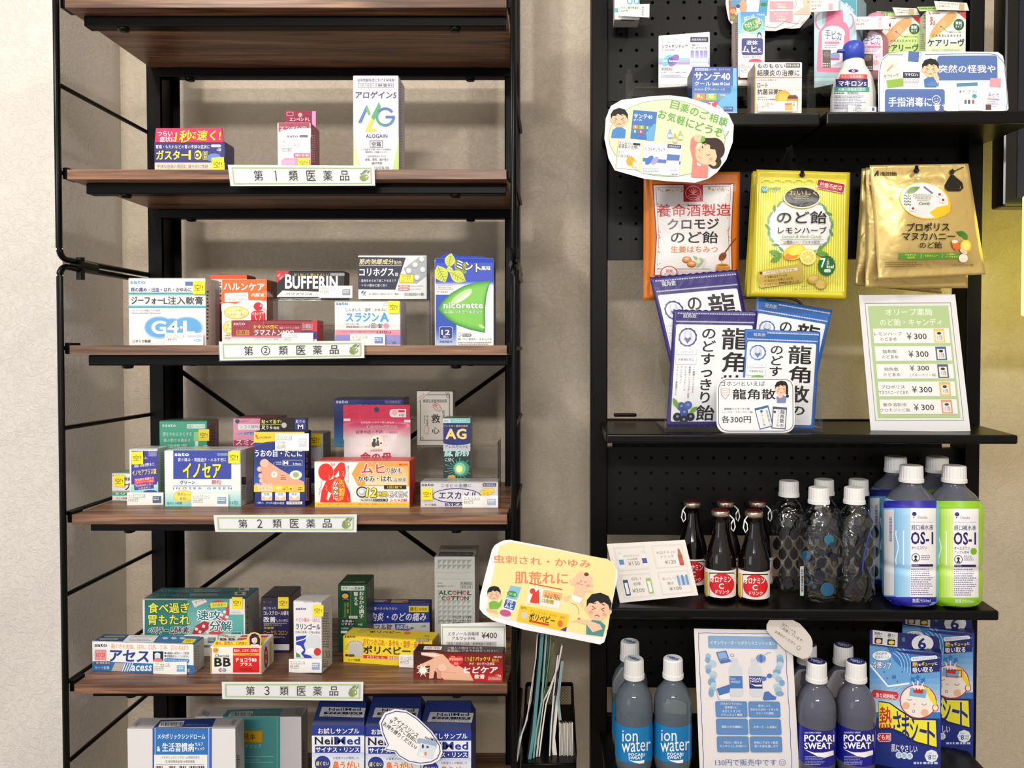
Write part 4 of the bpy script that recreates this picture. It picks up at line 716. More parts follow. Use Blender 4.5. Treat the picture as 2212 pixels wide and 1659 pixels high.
a.box(568, 1238, 700, 1264, 2, '#888'); a.t('第2類医薬品', 575, 1242, 694, 1260, '#555'); a.r(702, 1238, 854, 1264, '#2a2626'); a.t('抗アレルギー薬', 708, 1242, 848, 1260, '#fff', b=2); a.t('ムヒAZ錠', 875, 1236, 1055, 1268, '#c8281c', b=3); a.r(96, 1275, 1082, 1318, '#f6c52c'); a.t('本品には12錠入と24錠入がございます。ご購入の際はご希望をレジにてお申しつけください。', 125, 1286, 1058, 1306, '#b0482c', b=2)
tp_ = B.art('top'); tp_.m(130, 834, 520, 846, 1, '#f4d8d0'); B.end()
B = Carton('f', 'acne_cream_box', 'low grey carton with an oval logo at the right end, wrapped in film', (1195, 1325), (2000, 1325), 1062, .035, '#d6d4d6', '#a8a8aa', '#b8b8b8', sh=S3, wrap=True)
a = B.art(); a.t('sato', 1206, 1078, 1332, 1106, '#5a5a6a', b=5); a.t('ニキビの治療に', 1405, 1080, 1722, 1120, '#3a3a78', b=1.5); a.r(1840, 1078, 1980, 1110, '#2a2a6a'); a.t('第2類医薬品', 1848, 1084, 1970, 1104, '#e0e0ec', b=1.5)
a.e(1568, 1206, 252, 78, '#2a2a7a'); a.e(1568, 1206, 243, 68, '#dcdadc'); a.t('エスカメル', 1385, 1165, 1790, 1240, '#2a2a7a', b=5, sk=.1); a.e(1885, 1165, 78, 38, '#c8981c', a=-12); a.e(1885, 1165, 74, 34, '#f8d84a', a=-12); a.t('使いやすい', 1845, 1142, 1920, 1158, '#b07a1c', b=1, a=-12); a.t('ラミネート', 1842, 1165, 1945, 1192, '#a06a1c', b=2, a=-12)
a.t('サトウ製薬', 1240, 1290, 1356, 1312, '#3a3a4a', b=2); a.t('ESKAMEL', 1450, 1282, 1790, 1314, '#2a2a7a', b=3); B.sticker(1208, 1130, 23, a=-2, base=.003)
B.price(1628, 1204, 2000, 1330, 'エスカメル', '870円', '#a8bcd8'); B.end()
# ------------------------------------------------------------------ fourth board
B = Carton('g', 'digestive_enzyme_box', 'double teal carton with big yellow characters and a red stomach picture', (778, 790), (1796, 800), 340, .06, '#eceae8', '#b8b8b6', '#2f7f84', sh=S4, Y=1.245, wrap=True)
a = B.art(); a.g(795, 350, 1220, 705, '#1f6a68', '#2f8a86', 5); a.g(1220, 330, 1640, 705, '#4f9a98', '#8fc6c2', 8); a.r(1640, 495, 1778, 705, '#5fb0ac'); a.r(1220, 330, 1640, 345, '#4f9a98')
a.ring(1530, 460, 110, 110, 34, '#c8404c', 200, 400); a.e(1500, 590, 120, 110, '#cf5560'); a.e(1420, 600, 80, 70, '#bfe0dc'); a.p([(1265, 690), (1300, 610), (1385, 560), (1440, 575), (1430, 640), (1360, 690)], '#b8343f')
for x, y in ((1310, 640), (1382, 612), (1420, 672), (1345, 668), (1590, 470), (1612, 520), (1560, 500)): a.r(x-14, y-14, x+14, y+14, '#f0e8e4', a=20)
a.t('食べ過ぎ', 832, 380, 1240, 478, '#f2ec3c', b=5, o='#1c4a48', ow=3); a.t('胃もたれ', 832, 502, 1245, 598, '#f2ec3c', b=5, o='#1c4a48', ow=3); a.t('ベリチーム', 830, 622, 1090, 690, '#1c1c1e', b=5, o='#fff', ow=5); a.t('酵素', 1092, 618, 1245, 682, '#1c1c1e', b=5, o='#fff', ow=5)
a.r(1270, 325, 1410, 400, '#e6dcd8', a=-25); a.t('ケーキ', 1290, 345, 1390, 378, '#a84a4a', b=1, a=-25); a.r(1450, 375, 1618, 425, '#e6e83c', a=-2); a.t('消化酵素で', 1465, 385, 1604, 416, '#3a7a4a', b=1.5, a=-2)
a.t('速攻', 1322, 455, 1552, 550, '#1f6f78', b=6, o='#f4f8f6', ow=6); a.t('分解', 1440, 560, 1660, 658, '#1f6f78', b=6, o='#f4f8f6', ow=6); a.box(1650, 668, 1760, 700, 3, '#fff'); a.t('空包装', 1660, 672, 1752, 696, '#222', b=2); a.r(1640, 330, 1790, 495, '#eceae8'); a.m(1656, 455, 1765, 488, 3, '#999')
tp_ = B.art('top'); 
for y0, x0 in ((238, 945), (280, 905)): tp_.t('ベリチーム酵素', x0, y0+6, x0+270, y0+34, '#16302e', b=4, o='#c8dcda', ow=3); tp_.m(x0+340, y0+2, x0+650, y0+32, 3, '#cfe0de')
tp_.r(1735, 228, 1835, 258, '#e8e8e6'); tp_.r(1690, 266, 1800, 302, '#e8e8e6'); tp_.e(1765, 242, 24, 9, '#2a4a6a'); tp_.e(1740, 284, 28, 10, '#2a4a6a'); tp_.l([(790, 302), (1830, 262)], 3, '#1c5a5c')
s_ = B.art('side'); s_.t('ベリチーム', 1806, 400, 1830, 660, '#334', v=1, b=3); B.sticker(1662, 322, 23, a=1); B.price(1190, 695, 1522, 800, 'ベリチーム', '1480円', '#5a8a9a'); B.end()
B = Carton('g', 'cholesterol_box', 'small black and violet carton with film and yellow sticker behind the white throat carton', (1958, 842), (2235, 850), 322, .06, '#1e1a3a', '#3a3438', '#4a4448', sh=S4, Y=1.26, wrap=True)
a = B.art(); a.r(1958, 395, 2235, 660, '#241c54'); a.t('第一三共', 1975, 362, 2060, 382, '#9a7a3a'); a.t('高くなった', 1976, 418, 2104, 446, '#f0f0f0', b=2); a.t('コレステロール値を', 1978, 460, 2230, 502, '#f4f4f4', b=3); a.t('改善', 1978, 518, 2098, 572, '#fff', b=4); a.t('したい方に', 2108, 540, 2225, 568, '#fff', b=2); a.r(1980, 580, 2215, 583, '#d8d8e0')
a.t('高活性コレステロール', 1980, 592, 2160, 610, '#e0d84a', b=1); a.t('改善薬', 1980, 618, 2080, 640, '#e0d84a', b=2); a.t('ローヤルコロン', 1980, 652, 2220, 700, '#c8963a', b=3); a.t('ビタミン酸剤エステル', 1985, 712, 2190, 730, '#ddd', b=1); a.r(1958, 790, 2235, 850, '#d8d6dc'); B.sticker(2122, 322, 23, 25); B.end()
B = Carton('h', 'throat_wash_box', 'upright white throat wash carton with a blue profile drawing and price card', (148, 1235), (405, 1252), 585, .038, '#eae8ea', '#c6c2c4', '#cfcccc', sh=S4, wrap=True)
a = B.art(); a.t('sato', 166, 648, 260, 670, '#3a3a8a', b=5); a.t('のどの痛み・はれに', 166, 742, 392, 782, '#d8506a', b=1.5, dy=8); a.t('ラリンゴール', 166, 795, 390, 850, '#2a2628', b=3.5, dy=6); a.t('口内の洗浄・口臭の除去', 164, 864, 388, 888, '#555', dy=6)
a.g(160, 1120, 405, 1250, '#e0dee2', '#b8b6c0', 5); a.r(166, 902, 386, 1112, '#d8dce0', rad=30); a.p([(166, 915), (262, 905), (255, 960), (238, 985), (258, 1045), (240, 1075), (300, 1090), (320, 1112), (246, 1112), (170, 1010)], '#2a3ab0'); a.p([(166, 990), (210, 1000), (240, 1040), (205, 1075), (168, 1055)], '#eef0f4'); a.p([(168, 1060), (200, 1080), (212, 1105), (168, 1105)], '#3a9a6a')
a.e(310, 1050, 58, 30, '#f2f2f4'); a.e(364, 1055, 33, 36, '#d8282c'); a.l([(170, 960), (240, 940), (290, 905), (310, 880)], 10, '#eef0f4')
s_ = B.art('side'); s_.m(415, 690, 480, 1020, 14, '#777'); s_.box(418, 1048, 446, 1110, 3, '#444'); s_.box(452, 1048, 474, 1110, 3, '#444'); s_.m(415, 1120, 470, 1200, 5, '#666')
tp_ = B.art('top'); tp_.t('ラリンゴール', 235, 590, 400, 606, '#444', b=3); B.sticker(322, 624, 23, 25, a=1); B.price(102, 1120, 404, 1246, 'ラリンゴール', '850円', '#9ab0d0'); B.end()
B = Carton('g', 'gum_paste_box', 'long low white and blue carton at the far left of the fourth board', (275, 1052), (1282, 1088), 758, .031, '#edf0f2', '#a8a6a4', '#3a5a80', sh=S4)
a = B.art(); a.t('sato', 296, 786, 420, 816, '#3a3c58', b=5); a.t('歯ぐきの出血、はれ、口臭、うみ、口のねばり', 460, 792, 1232, 842, '#f0983a', b=3, dy=18, o='#fff', ow=2); a.r(298, 846, 410, 950, '#d85a62'); a.box(303, 851, 405, 945, 3, '#f0d8d8'); a.t('歯周病', 310, 858, 400, 882, '#f0dcdc', b=2); a.t('のための', 316, 888, 394, 908, '#f0dcdc', b=2); a.t('医薬品', 312, 914, 400, 938, '#f0dcdc', b=2)
a.p([(272, 960), (1282, 1000), (1282, 1090), (275, 1054)], '#2a6fae'); a.t('アセス', 448, 850, 838, 965, '#23378c', b=6, sk=.12, dy=12); a.r(302, 960, 455, 992, '#3a3a4a'); a.t('第3類医薬品', 310, 966, 448, 988, '#e0e4ec', b=1); a.t('サトウ製薬', 300, 1010, 444, 1042, '#cfe0f0', b=2.5)
a.p([(500, 976), (600, 980), (560, 1060), (462, 1056)], '#b8aea8')
for k in range(4): x = 600+k*24; a.p([(x, 978), (x+10, 979), (x-22, 1062), (x-36, 1061)], '#dfe8f0')
a.t('acess', 664, 1002, 865, 1058, '#e8f2f8', b=5, sk=.15); a.r(876, 862, 978, 962, '#16203a'); a.e(922, 895, 30, 20, '#d8ecf4'); a.e(908, 915, 14, 32, '#cfe4f0'); a.e(936, 915, 14, 32, '#cfe4f0'); a.p([(876, 962), (886, 940), (925, 925), (966, 940), (978, 962)], '#e0787c')
for y, t_ in ((882, '3種類の天然ハーブ配合'), (912, '研磨剤が入っていません')): a.e(1000, y-4, 9, 9, '#333'); a.t(t_, 1014, y-14, 1236, y+12, '#444', b=1)
a.r(990, 934, 1236, 970, '#3a7ac0', rad=14, a=2); a.t('配合生薬Na(着香)使用', 1002, 942, 1226, 964, '#dbe8f6', b=1, a=2); a.r(1214, 1035, 1240, 1070, '#f0e8e6'); a.bars(1216, 1038, 1238, 1068, 6, c='#c03a3a', hor=True)
tp_ = B.art('top'); tp_.p([(392, 696), (620, 703), (565, 762), (300, 752)], '#24406a'); tp_.m(395, 706, 600, 722, 2, '#c8d83a', seed=8); tp_.m(345, 730, 570, 748, 2, '#c8d83a', seed=9); tp_.p([(640, 700), (935, 704), (880, 772), (575, 765)], '#dfe4ea'); tp_.m(660, 710, 905, 724, 1, '#c84a5a'); tp_.m(640, 735, 870, 760, 2, '#7a6a80'); tp_.p([(945, 705), (1340, 712), (1300, 782), (890, 772)], '#3a6aa8')
for x in (1000, 1085, 1170): tp_.e(x, 730, 28, 12, '#a8d0e8')
tp_.p([(1200, 735), (1310, 738), (1275, 782), (1160, 778)], '#f4dc1e'); tp_.t('空!', 1205, 745, 1275, 768, '#4a4a10', b=1)
s_ = B.art('side'); s_.m(1296, 800, 1345, 1050, 10, '#8a8684'); B.price(880, 965, 1214, 1090, 'アセス', '1000円', '#7ab0d8'); B.end()
B = Carton('g', 'vitamin_bb_box', 'white red and gold carton with a peaked yellow flap and tiny round portrait', (1450, 1086), (1960, 1088), 808, .05, '#f0eee8', '#e6e0d4', '#efece4', sh=S4)
a = B.art(); a.r(1450, 826, 1462, 1080, '#b8924a'); a.r(1946, 826, 1958, 1080, '#b8924a'); a.e(1501, 850, 28, 27, '#e8a030'); a.t('60錠', 1482, 842, 1522, 860, '#5a3a10'); a.t('Chocola', 1494, 890, 1636, 920, '#3a3430', b=0); a.t('BB', 1490, 926, 1650, 1012, '#141414', b=9)
a.ring(1560, 1048, 30, 20, 8, '#c8343c', 90, 270); a.ring(1575, 1048, 30, 20, 8, '#4a8ac0', -90, 90); a.t('Eisai', 1548, 1040, 1590, 1054, '#2a5a90', b=1); a.r(1674, 826, 1936, 1072, '#d8201c'); a.r(1674, 880, 1936, 906, '#f0b03a'); a.r(1674, 903, 1936, 909, '#d8201c'); a.t('肌あれ、にきび、口内炎に', 1682, 840, 1930, 868, '#fff', b=2); a.t('ビタミンB₂主薬製剤', 1712, 884, 1895, 901, '#7a2010', b=1.5)
a.t('チョコラBB', 1700, 926, 1910, 966, '#fff', b=4); a.t('プラス', 1745, 972, 1862, 1008, '#fff', b=4); a.box(1740, 1030, 1868, 1056, 2, '#8a1410'); a.t('第3類医薬品', 1748, 1034, 1860, 1052, '#8a1410')
tp_ = B.art('top'); tp_.t('Chocola', 1598, 706, 1700, 722, '#555'); tp_.t('BB', 1545, 730, 1700, 752, '#222', b=6); tp_.p([(1770, 700), (2040, 705), (2010, 720), (1740, 718)], '#c83a30'); tp_.p([(1730, 728), (2000, 732), (1990, 750), (1710, 748)], '#c83a30'); tp_.e(1595, 705, 30, 8, '#e0a050'); tp_.p([(1960, 722), (2010, 724), (1960, 800), (1930, 800)], '#f0c83a')
fl, sf = card('flap_top', 'yellow peaked flap with a round portrait', None, 'g', None, B.A.y-.0005, None, outline=[(1462, 808), (1500, 752), (1560, 762), (1640, 768), (1740, 758), (1812, 740), (1820, 700), (1850, 678), (1886, 672), (1924, 680), (1950, 705), (1958, 745), (1950, 808)], color='#f6d428', th=.0006)
h_ = Art(sf, 'g'); h_.t('疲れ、肌荒れ、口内炎に', 1500, 764, 1818, 798, '#b0281c', b=2.5); h_.e(1886, 742, 68, 66, '#e8b8a8'); h_.clip = (534, 1366, 565, 1395.5); h_.p([(1840, 800), (1838, 720), (1860, 690), (1890, 682), (1925, 700), (1945, 740), (1942, 800)], '#241c20'); h_.e(1888, 750, 28, 36, '#f0d0c0'); h_.p([(1858, 735), (1868, 708), (1890, 702), (1915, 712), (1920, 738), (1900, 722)], '#241c20'); h_.e(1878, 748, 4, 3, '#332'); h_.e(1900, 748, 4, 3, '#332'); h_.e(1890, 772, 8, 3, '#c0504a'); h_.r(1850, 792, 1930, 808, '#f0ece8')
o = h_.done('flap_print', None); attach(o, fl); attach(fl, B.o)
s_ = B.art('side'); s_.e(2003, 920, 18, 110, '#b02a2a'); s_.t('第3類', 1996, 860, 2010, 980, '#fff', v=1); s_.p([(2040, 770), (2056, 760), (2056, 960), (2040, 990)], '#d8b040'); B.end()
B = Carton('h', 'intestinal_box', 'upright dark green carton with vertical white writing', (556, 905), (816, 905), 432, .055, '#17522e', '#4a5a50', '#1c4a2c', sh=S4, Y=1.265)
a = B.art(); a.r(582, 450, 796, 492, '#e6ece6', rad=8); a.t('ポポンVL整腸薬', 590, 458, 788, 484, '#1c5a34', b=4); a.e(620, 545, 42, 44, '#14203a'); a.e(620, 542, 30, 22, '#e8b83a'); a.t('チュアブル錠', 594, 566, 648, 578, '#eee', b=1); a.t('おなかの調子', 748, 500, 792, 745, '#fff', v=1, b=2.5); a.t('整える', 698, 505, 738, 628, '#fff', v=1, b=2.5)
a.t('おなかのハリが気になる方に', 610, 605, 628, 740, '#e8c84a', v=1, b=1); a.t('便秘・軟便', 636, 605, 652, 700, '#e8c84a', v=1, b=1); a.l([(672, 500), (670, 720)], 3, '#8fb89a'); a.r(654, 724, 732, 750, '#d8d8d2'); a.t('空包装', 664, 729, 724, 746, '#444', b=1); a.r(580, 755, 706, 815, '#1c2434'); a.t('乳酸菌+', 588, 762, 700, 784, '#eee', b=1.5); a.t('ビタミン', 588, 788, 700, 810, '#eee', b=1.5); a.t('90錠', 735, 794, 780, 815, '#dfe8e0', b=1); a.t('第3類医薬品', 582, 832, 650, 848, '#dfe8e0'); a.r(580, 862, 640, 884, '#eee')
s_ = B.art('side'); s_.m(822, 455, 858, 560, 8, '#a8b8ac'); tp_ = B.art('top'); tp_.t('ポポンVL整腸薬', 598, 408, 800, 420, '#d8e4da', b=3); B.end()
B = Carton('h', 'alcohol_cotton_box', 'tall pale grey carton patterned with triangles and red green block letters', (1442, 850), (1812, 850), 178, .076, '#cfd0ca', '#a8a6a0', '#b4b4ac', sh=S4, Y=1.30)
a = B.art()
def trir(a, x0, y0, nx, ny, w, h, c1, c2):
    for j in range(ny):
        for i in range(nx): x = x0+i*w; y = y0+j*h; a.p([(x, y), (x+w, y), (x, y+h)], c2); a.off -= a.step; a.p([(x+w, y), (x+w, y+h), (x, y+h)], c1); a.off -= a.step
trir(a, 1470, 208, 7, 2, 45, 46, '#cfd0ca', '#9fa6a0'); trir(a, 1470, 490, 7, 7, 45, 46, '#d6d8d2', '#aeb4ae'); a.off += a.step
for y in (325, 383): a.l([(1448, y), (1510, y), (1516, y+5), (1580, y+5), (1586, y), (1650, y), (1656, y+5), (1720, y+5), (1726, y), (1808, y)], 2, '#a8a8a2')
a.t('株式会社ケーエスケー', 1468, 444, 1630, 462, '#444'); a.t('発売元', 1470, 420, 1515, 432, '#555'); a.box(1676, 412, 1790, 440, 2, '#555'); a.t('第3類医薬品', 1684, 417, 1782, 436, '#444'); a.box(1676, 446, 1790, 474, 2, '#555'); a.t('火気注意', 1690, 451, 1776, 469, '#444')
a.t('ALC', 1480, 494, 1600, 532, '#2a4a34', b=7); a.t('O', 1604, 494, 1644, 532, '#d83a2c', b=7); a.t('H', 1650, 494, 1692, 532, '#2a4a34', b=7); a.t('O', 1696, 494, 1736, 532, '#d83a2c', b=7); a.t('L', 1742, 494, 1780, 532, '#2a4a34', b=7)
for x, c_, k in ((1504, 'C', 0), (1548, 'O', 1), (1592, 'T', 0), (1632, 'T', 0), (1672, 'O', 1), (1716, 'N', 0)): a.t(c_, x, 546, x+38, 582, '#d83a2c' if k else '#2a4a34', b=7)
a.t('アルワッテPE', 1598, 724, 1782, 752, '#3a3a38', b=1.5); a.t('[効能・効果] 手指・皮膚の消毒', 1475, 758, 1778, 776, '#3a3a38', b=1.5); a.t('医療機器の消毒', 1608, 782, 1776, 796, '#3a3a38', b=1.5)
tp_ = B.art('top'); tp_.p([(1490, 135), (1800, 140), (1790, 174), (1475, 170)], '#34483a'); tp_.t('4cm×4cm 2折 60枚入', 1490, 150, 1790, 166, '#b8c4b8', b=2); tp_.t('ALCOHOL COTTON', 1530, 90, 1780, 108, '#9a4a3a', b=4); B.end()
B = Carton('h', 'mouth_ulcer_box', 'blue and white carton with bold white writing, standing behind the yellow cream carton', (772, 948), (1396, 950), 610, .024, '#263a9a', '#2a2e50', '#2a3c80', sh=S4)
a = B.art(); a.r(760, 785, 1400, 950, '#dcdde2'); a.t('痛くて食べるのもつらい', 802, 642, 1098, 672, '#fff', b=2); a.r(1204, 634, 1386, 690, '#f2cf2c'); a.t('飲む', 1216, 642, 1288, 680, '#222', b=3); a.t('治療薬', 1295, 650, 1372, 676, '#222', b=2); a.t('口内炎・のどの痛み', 790, 695, 1365, 772, '#fff', b=4, sk=.15)
a.t('トラフル錠', 800, 800, 1050, 856, '#2a2a3a', b=4); a.p([(1075, 800), (1160, 802), (1258, 838), (1160, 872), (1085, 872)], '#2a50a8'); a.t('抗炎症薬', 1090, 806, 1225, 846, '#fff', b=3); a.t('24錠', 1312, 808, 1362, 830, '#333', b=1); a.p([(766, 778), (1400, 778), (1400, 786), (766, 800)], '#263a9a')
tp_ = B.art('top'); tp_.p([(850, 575), (1005, 578), (990, 600), (830, 598)], '#b8bac8'); tp_.p([(1050, 576), (1200, 578), (1195, 606), (1035, 604)], '#c8b890'); tp_.e(1000, 592, 30, 8, '#c05060'); tp_.e(1175, 596, 32, 8, '#c05060'); tp_.m(1220, 590, 1400, 618, 2, '#a8b0d8'); B.end()
B = Carton('h', 'diaper_cream_box', 'long yellow cream carton with a silver circle, in front of the blue ulcer carton', (602, 1150), (1420, 1205), 905, .037, '#f4d62a', '#c8a81e', '#e6c81c', sh=S4, wrap=True)
a = B.art(); a.t('sato', 614, 902, 714, 926, '#4a3a1a', b=5); a.g(650, 950, 775, 1100, '#d8d4c8', '#b8b4aa', 3); a.e(715, 1035, 65, 62, '#c6c3bc'); a.r(650, 1035, 780, 1098, '#c6c3bc'); a.ring(712, 1035, 84, 84, 6, '#e8c822', 180, 360); a.t('ステロイドは入っていません', 628, 948, 768, 1050, '#5a4a20') if 0 else None
for k, ch in enumerate('ステロイドは入っていません'): t_ = math.radians(188+k*14); a.t(ch, 712+84*math.cos(t_)-7, 1040+84*math.sin(t_)-7, 712+84*math.cos(t_)+7, 1040+84*math.sin(t_)+7, '#4a3a1a', b=1, a=math.degrees(t_)+90)
a.t('おむつかぶれ・あせも・湿疹・皮膚炎', 785, 945, 1350, 1010, '#c8482c', b=1.5, dy=36); a.r(1275, 934, 1390, 960, '#5a564a'); a.t('第3類医薬品', 1282, 938, 1384, 956, '#e8e0b0', b=1); a.t('ポリベビー', 786, 1005, 1218, 1078, '#33281c', b=6, dy=16); a.p([(786, 1084), (1160, 1104), (1160, 1132), (786, 1112)], '#d83a24'); a.t('ビタミンA、D₂、酸化亜鉛配合', 822, 1096, 1150, 1128, '#fff', b=2, dy=16)
a.e(632, 1086, 14, 12, '#3a3020'); a.r(648, 1078, 704, 1100, '#5a4a20', rad=8); a.t('サトウ製薬', 646, 1118, 756, 1144, '#3a3020', b=3)
tp_ = B.art('top'); tp_.t('ポリベビー', 845, 862, 1130, 884, '#4a3a1a', b=5, dy=8); tp_.m(760, 840, 1240, 852, 1, '#c8682c'); tp_.e(1190, 882, 30, 12, '#d8702c'); tp_.p([(730, 862), (830, 840), (850, 856), (760, 878)], '#c8b460'); tp_.t('30g', 1345, 902, 1392, 916, '#4a3a1a'); B.price(1115, 1080, 1400, 1205, 'ポリベビー', '870円', '#f0d050'); B.end()
B = Carton('h', 'hand_cream_box', 'dark red carton picturing a hand with a glowing fingertip, right end of fourth board', (1248, 1298), (2068, 1330), 1045, .028, '#7a1414', '#a01c1c', '#2c0c0e', sh=S4)
a = B.art(); a.p([(1240, 1046), (2070, 1066), (2070, 1332), (1245, 1300)], '#5c0f10'); a.g(1240, 1040, 1400, 1310, '#2a0a08', '#7a2418', 6); a.g(1500, 1070, 2070, 1332, '#7a1212', '#c41c1c', 8)
sk_ = '#e8b498'
a.p([(1315, 1060), (1440, 1062), (1520, 1080), (1580, 1140), (1660, 1180), (1760, 1240), (1800, 1322), (1530, 1312), (1480, 1270), (1430, 1210), (1400, 1180), (1285, 1200), (1280, 1185), (1400, 1130), (1440, 1110), (1320, 1085)], sk_)
a.p([(1400, 1170), (1450, 1180), (1430, 1298), (1390, 1300), (1395, 1220)], sk_); a.p([(1460, 1200), (1510, 1210), (1500, 1305), (1462, 1300)], '#d89c80'); a.e(1510, 1200, 36, 34, '#f0c4ac'); a.l([(1480, 1230), (1560, 1245), (1640, 1250)], 3, '#c08468')
a.p([(1326, 1064), (1440, 1072), (1500, 1092), (1440, 1100), (1330, 1080)], '#f8dcc8')
for k in range(16): t_ = k*PI/8; L_ = 70 if k % 2 else 48; a.p([(1335+10*math.cos(t_+1.4), 1225+10*math.sin(t_+1.4)), (1335+L_*math.cos(t_), 1225+L_*math.sin(t_)), (1335+10*math.cos(t_-1.4), 1225+10*math.sin(t_-1.4))], '#fff0e0')
a.e(1335, 1225, 26, 26, '#fff8ee'); a.p([(1635, 1192), (1580, 1155), (1568, 1120), (1580, 1092), (1610, 1088), (1636, 1104), (1665, 1090), (1698, 1100), (1706, 1130), (1690, 1162)], '#d8281c'); a.t('修復促進成分', 1575, 1110, 1700, 1136, '#f4e8e0', b=1.5); a.t('配合', 1620, 1152, 1660, 1174, '#f4e8e0', b=1); a.t('ひび', 1592, 1094, 1630, 1108, '#f8e030', b=1)
a.t('MUHI', 1985, 1094, 2056, 1112, '#f4dcd8', b=5); a.t('くり返す', 1720, 1100, 1812, 1142, '#f4e63a', b=2); a.t('パックリ', 1816, 1100, 1950, 1140, '#f4e63a', b=3.5); a.t('割れに', 1968, 1118, 2034, 1146, '#f4e63a', b=2); a.t('ひび・あかぎれ治療薬', 1758, 1152, 1992, 1178, '#f4e8e4', b=2); a.t('ヒビケア', 1715, 1190, 2018, 1252, '#fff', b=6, sk=.2); a.t('軟膏', 1808, 1262, 1900, 1304, '#fff', b=4); a.t('15g', 2004, 1262, 2052, 1284, '#f4e4e0', b=1); a.r(1932, 1286, 2052, 1314, '#f0d4d0'); a.r(1935, 1289, 2049, 1311, '#b81c1c'); a.t('第3類医薬品', 1942, 1292, 2044, 1308, '#f0d4d0')
tp_ = B.art('top'); tp_.p([(1350, 1002), (1512, 1006), (1500, 1038), (1336, 1034)], '#f0e8e8'); tp_.t('空 箱', 1368, 1010, 1490, 1032, '#c83a3a', b=3); tp_.t('ご購入の際はこちらを', 1560, 1010, 1880, 1032, '#f0e4e4', b=1.5); tp_.t('医薬品レジまでお持ちください。', 1560, 1034, 2030, 1056, '#f0e4e4', b=1.5); B.end()
def ops(a):
    a.box(1508, 822, 2088, 1020, 10, '#a8c48a'); a.t('エタノール消毒綿', 1562, 872, 1846, 908, '#3a3438', b=1); a.t('アルワッテPE', 1600, 918, 1812, 948, '#3a3438', b=1); a.t('¥400', 1872, 876, 2014, 932, '#3a3438', b=1); a.r(1546, 962, 2010, 1010, '#c8c8c6'); a.t('手指・皮膚の消毒・医療機器の消毒に!', 1562, 968, 1996, 996, '#333', b=1)
p_, _ = card('price_board', 'white green-bordered price card standing behind the dark red carton', 'sign', 'h', [(1500, 800), (2094, 780), (2098, 1052), (1500, 1050)], 1.19, ops, yaw=.05)
# ------------------------------------------------------------------ board-edge strips
def strip(z, q, t1, x, y0, y1, ol, lab, Y=1.136):
    (ax, ay), (bx, by), (cx_, cy_), (dx, dy) = q
    def ops(a):
        W, H = 1000., 1000.*(dy-ay)/(bx-ax); a.q = q; a.wh = (W, H); a.box(22, 14, W-22, H-14, 8, '#a9c48a')
        for ch, xx in zip(t1, x):
            w_ = 62 if ch not in '123' else 36
            if ch == '1': a.l([(xx-9, H*.33), (xx+3, H*.27), (xx+3, H*.75)], 6, '#2c2a2c')
            else: a.t({'2': '２', '3': '３'}.get(ch, ch), xx-w_/2, H*.25, xx+w_/2, H*.75, '#2c2a2c', b=.3)
        cx2 = 925; a.e(cx2-6, H*.62, 24, 20, '#7f9152', a=20); a.e(cx2+14, H*.56, 17, 19, '#8fa062', a=-10); a.e(cx2+20, H*.55, 5, 6, '#eef0e6'); a.l([(cx2-5, H*.5), (cx2+8, H*.36), (cx2+28, H*.22)], 3, '#6f8046'); leaf(a, cx2+6, H*.27, 20, 6, -35, '#7f9152', '#6f8046'); leaf(a, cx2+32, H*.3, 16, 5, -50, '#7f9152', '#6f8046'); leaf(a, cx2-14, H*.4, 16, 5, -25, '#7f9152', '#6f8046')
    o, S = card('shelf_label', lab, 'label', z, q, Y, ops, th=.0006, lean=0, color='#eeedf0', base=.0008)
    k = Z[z][2]*2.5; Q = [zp(z, ax-k, ay-k*.6), zp(z, bx+k, by-k*.6), zp(z, cx_+k, cy_+k), zp(z, dx-k, dy+k)]
    f_ = thick('laminate_film', Plane(S.p0+Vector((0, -.0006, 0)), S.n), Q, .0002, ACRYL, '#ffffff'); f_['label'] = 'clear laminating film'; attach(f_, o)
XS = [190, 325, 455, 587, 722, 860]; XS = [200, 318, 440, 562, 676, 792]
strip('w', [(492, 356), (809, 358), (810, 401), (498, 402)], '第1類医薬品', XS, 0, 0, 0, 'white strip reading first class, taped to the edge of the top board')
strip('w', [(473, 738), (787, 736), (787, 773), (475, 779)], '第②類医薬品', XS, 0, 0, 0, 'white strip with a circled two, taped to the second board edge')
strip('w', [(461, 1113), (771, 1111), (770, 1150), (465, 1149)], '第2類医薬品', XS, 0, 0, 0, 'white strip reading second class, taped to the third board edge')
strip('w', [(479, 1473), (785, 1473), (784, 1514), (480, 1510)], '第3類医薬品', XS, 0, 0, 0, 'white strip reading third class, taped to the fourth board edge')
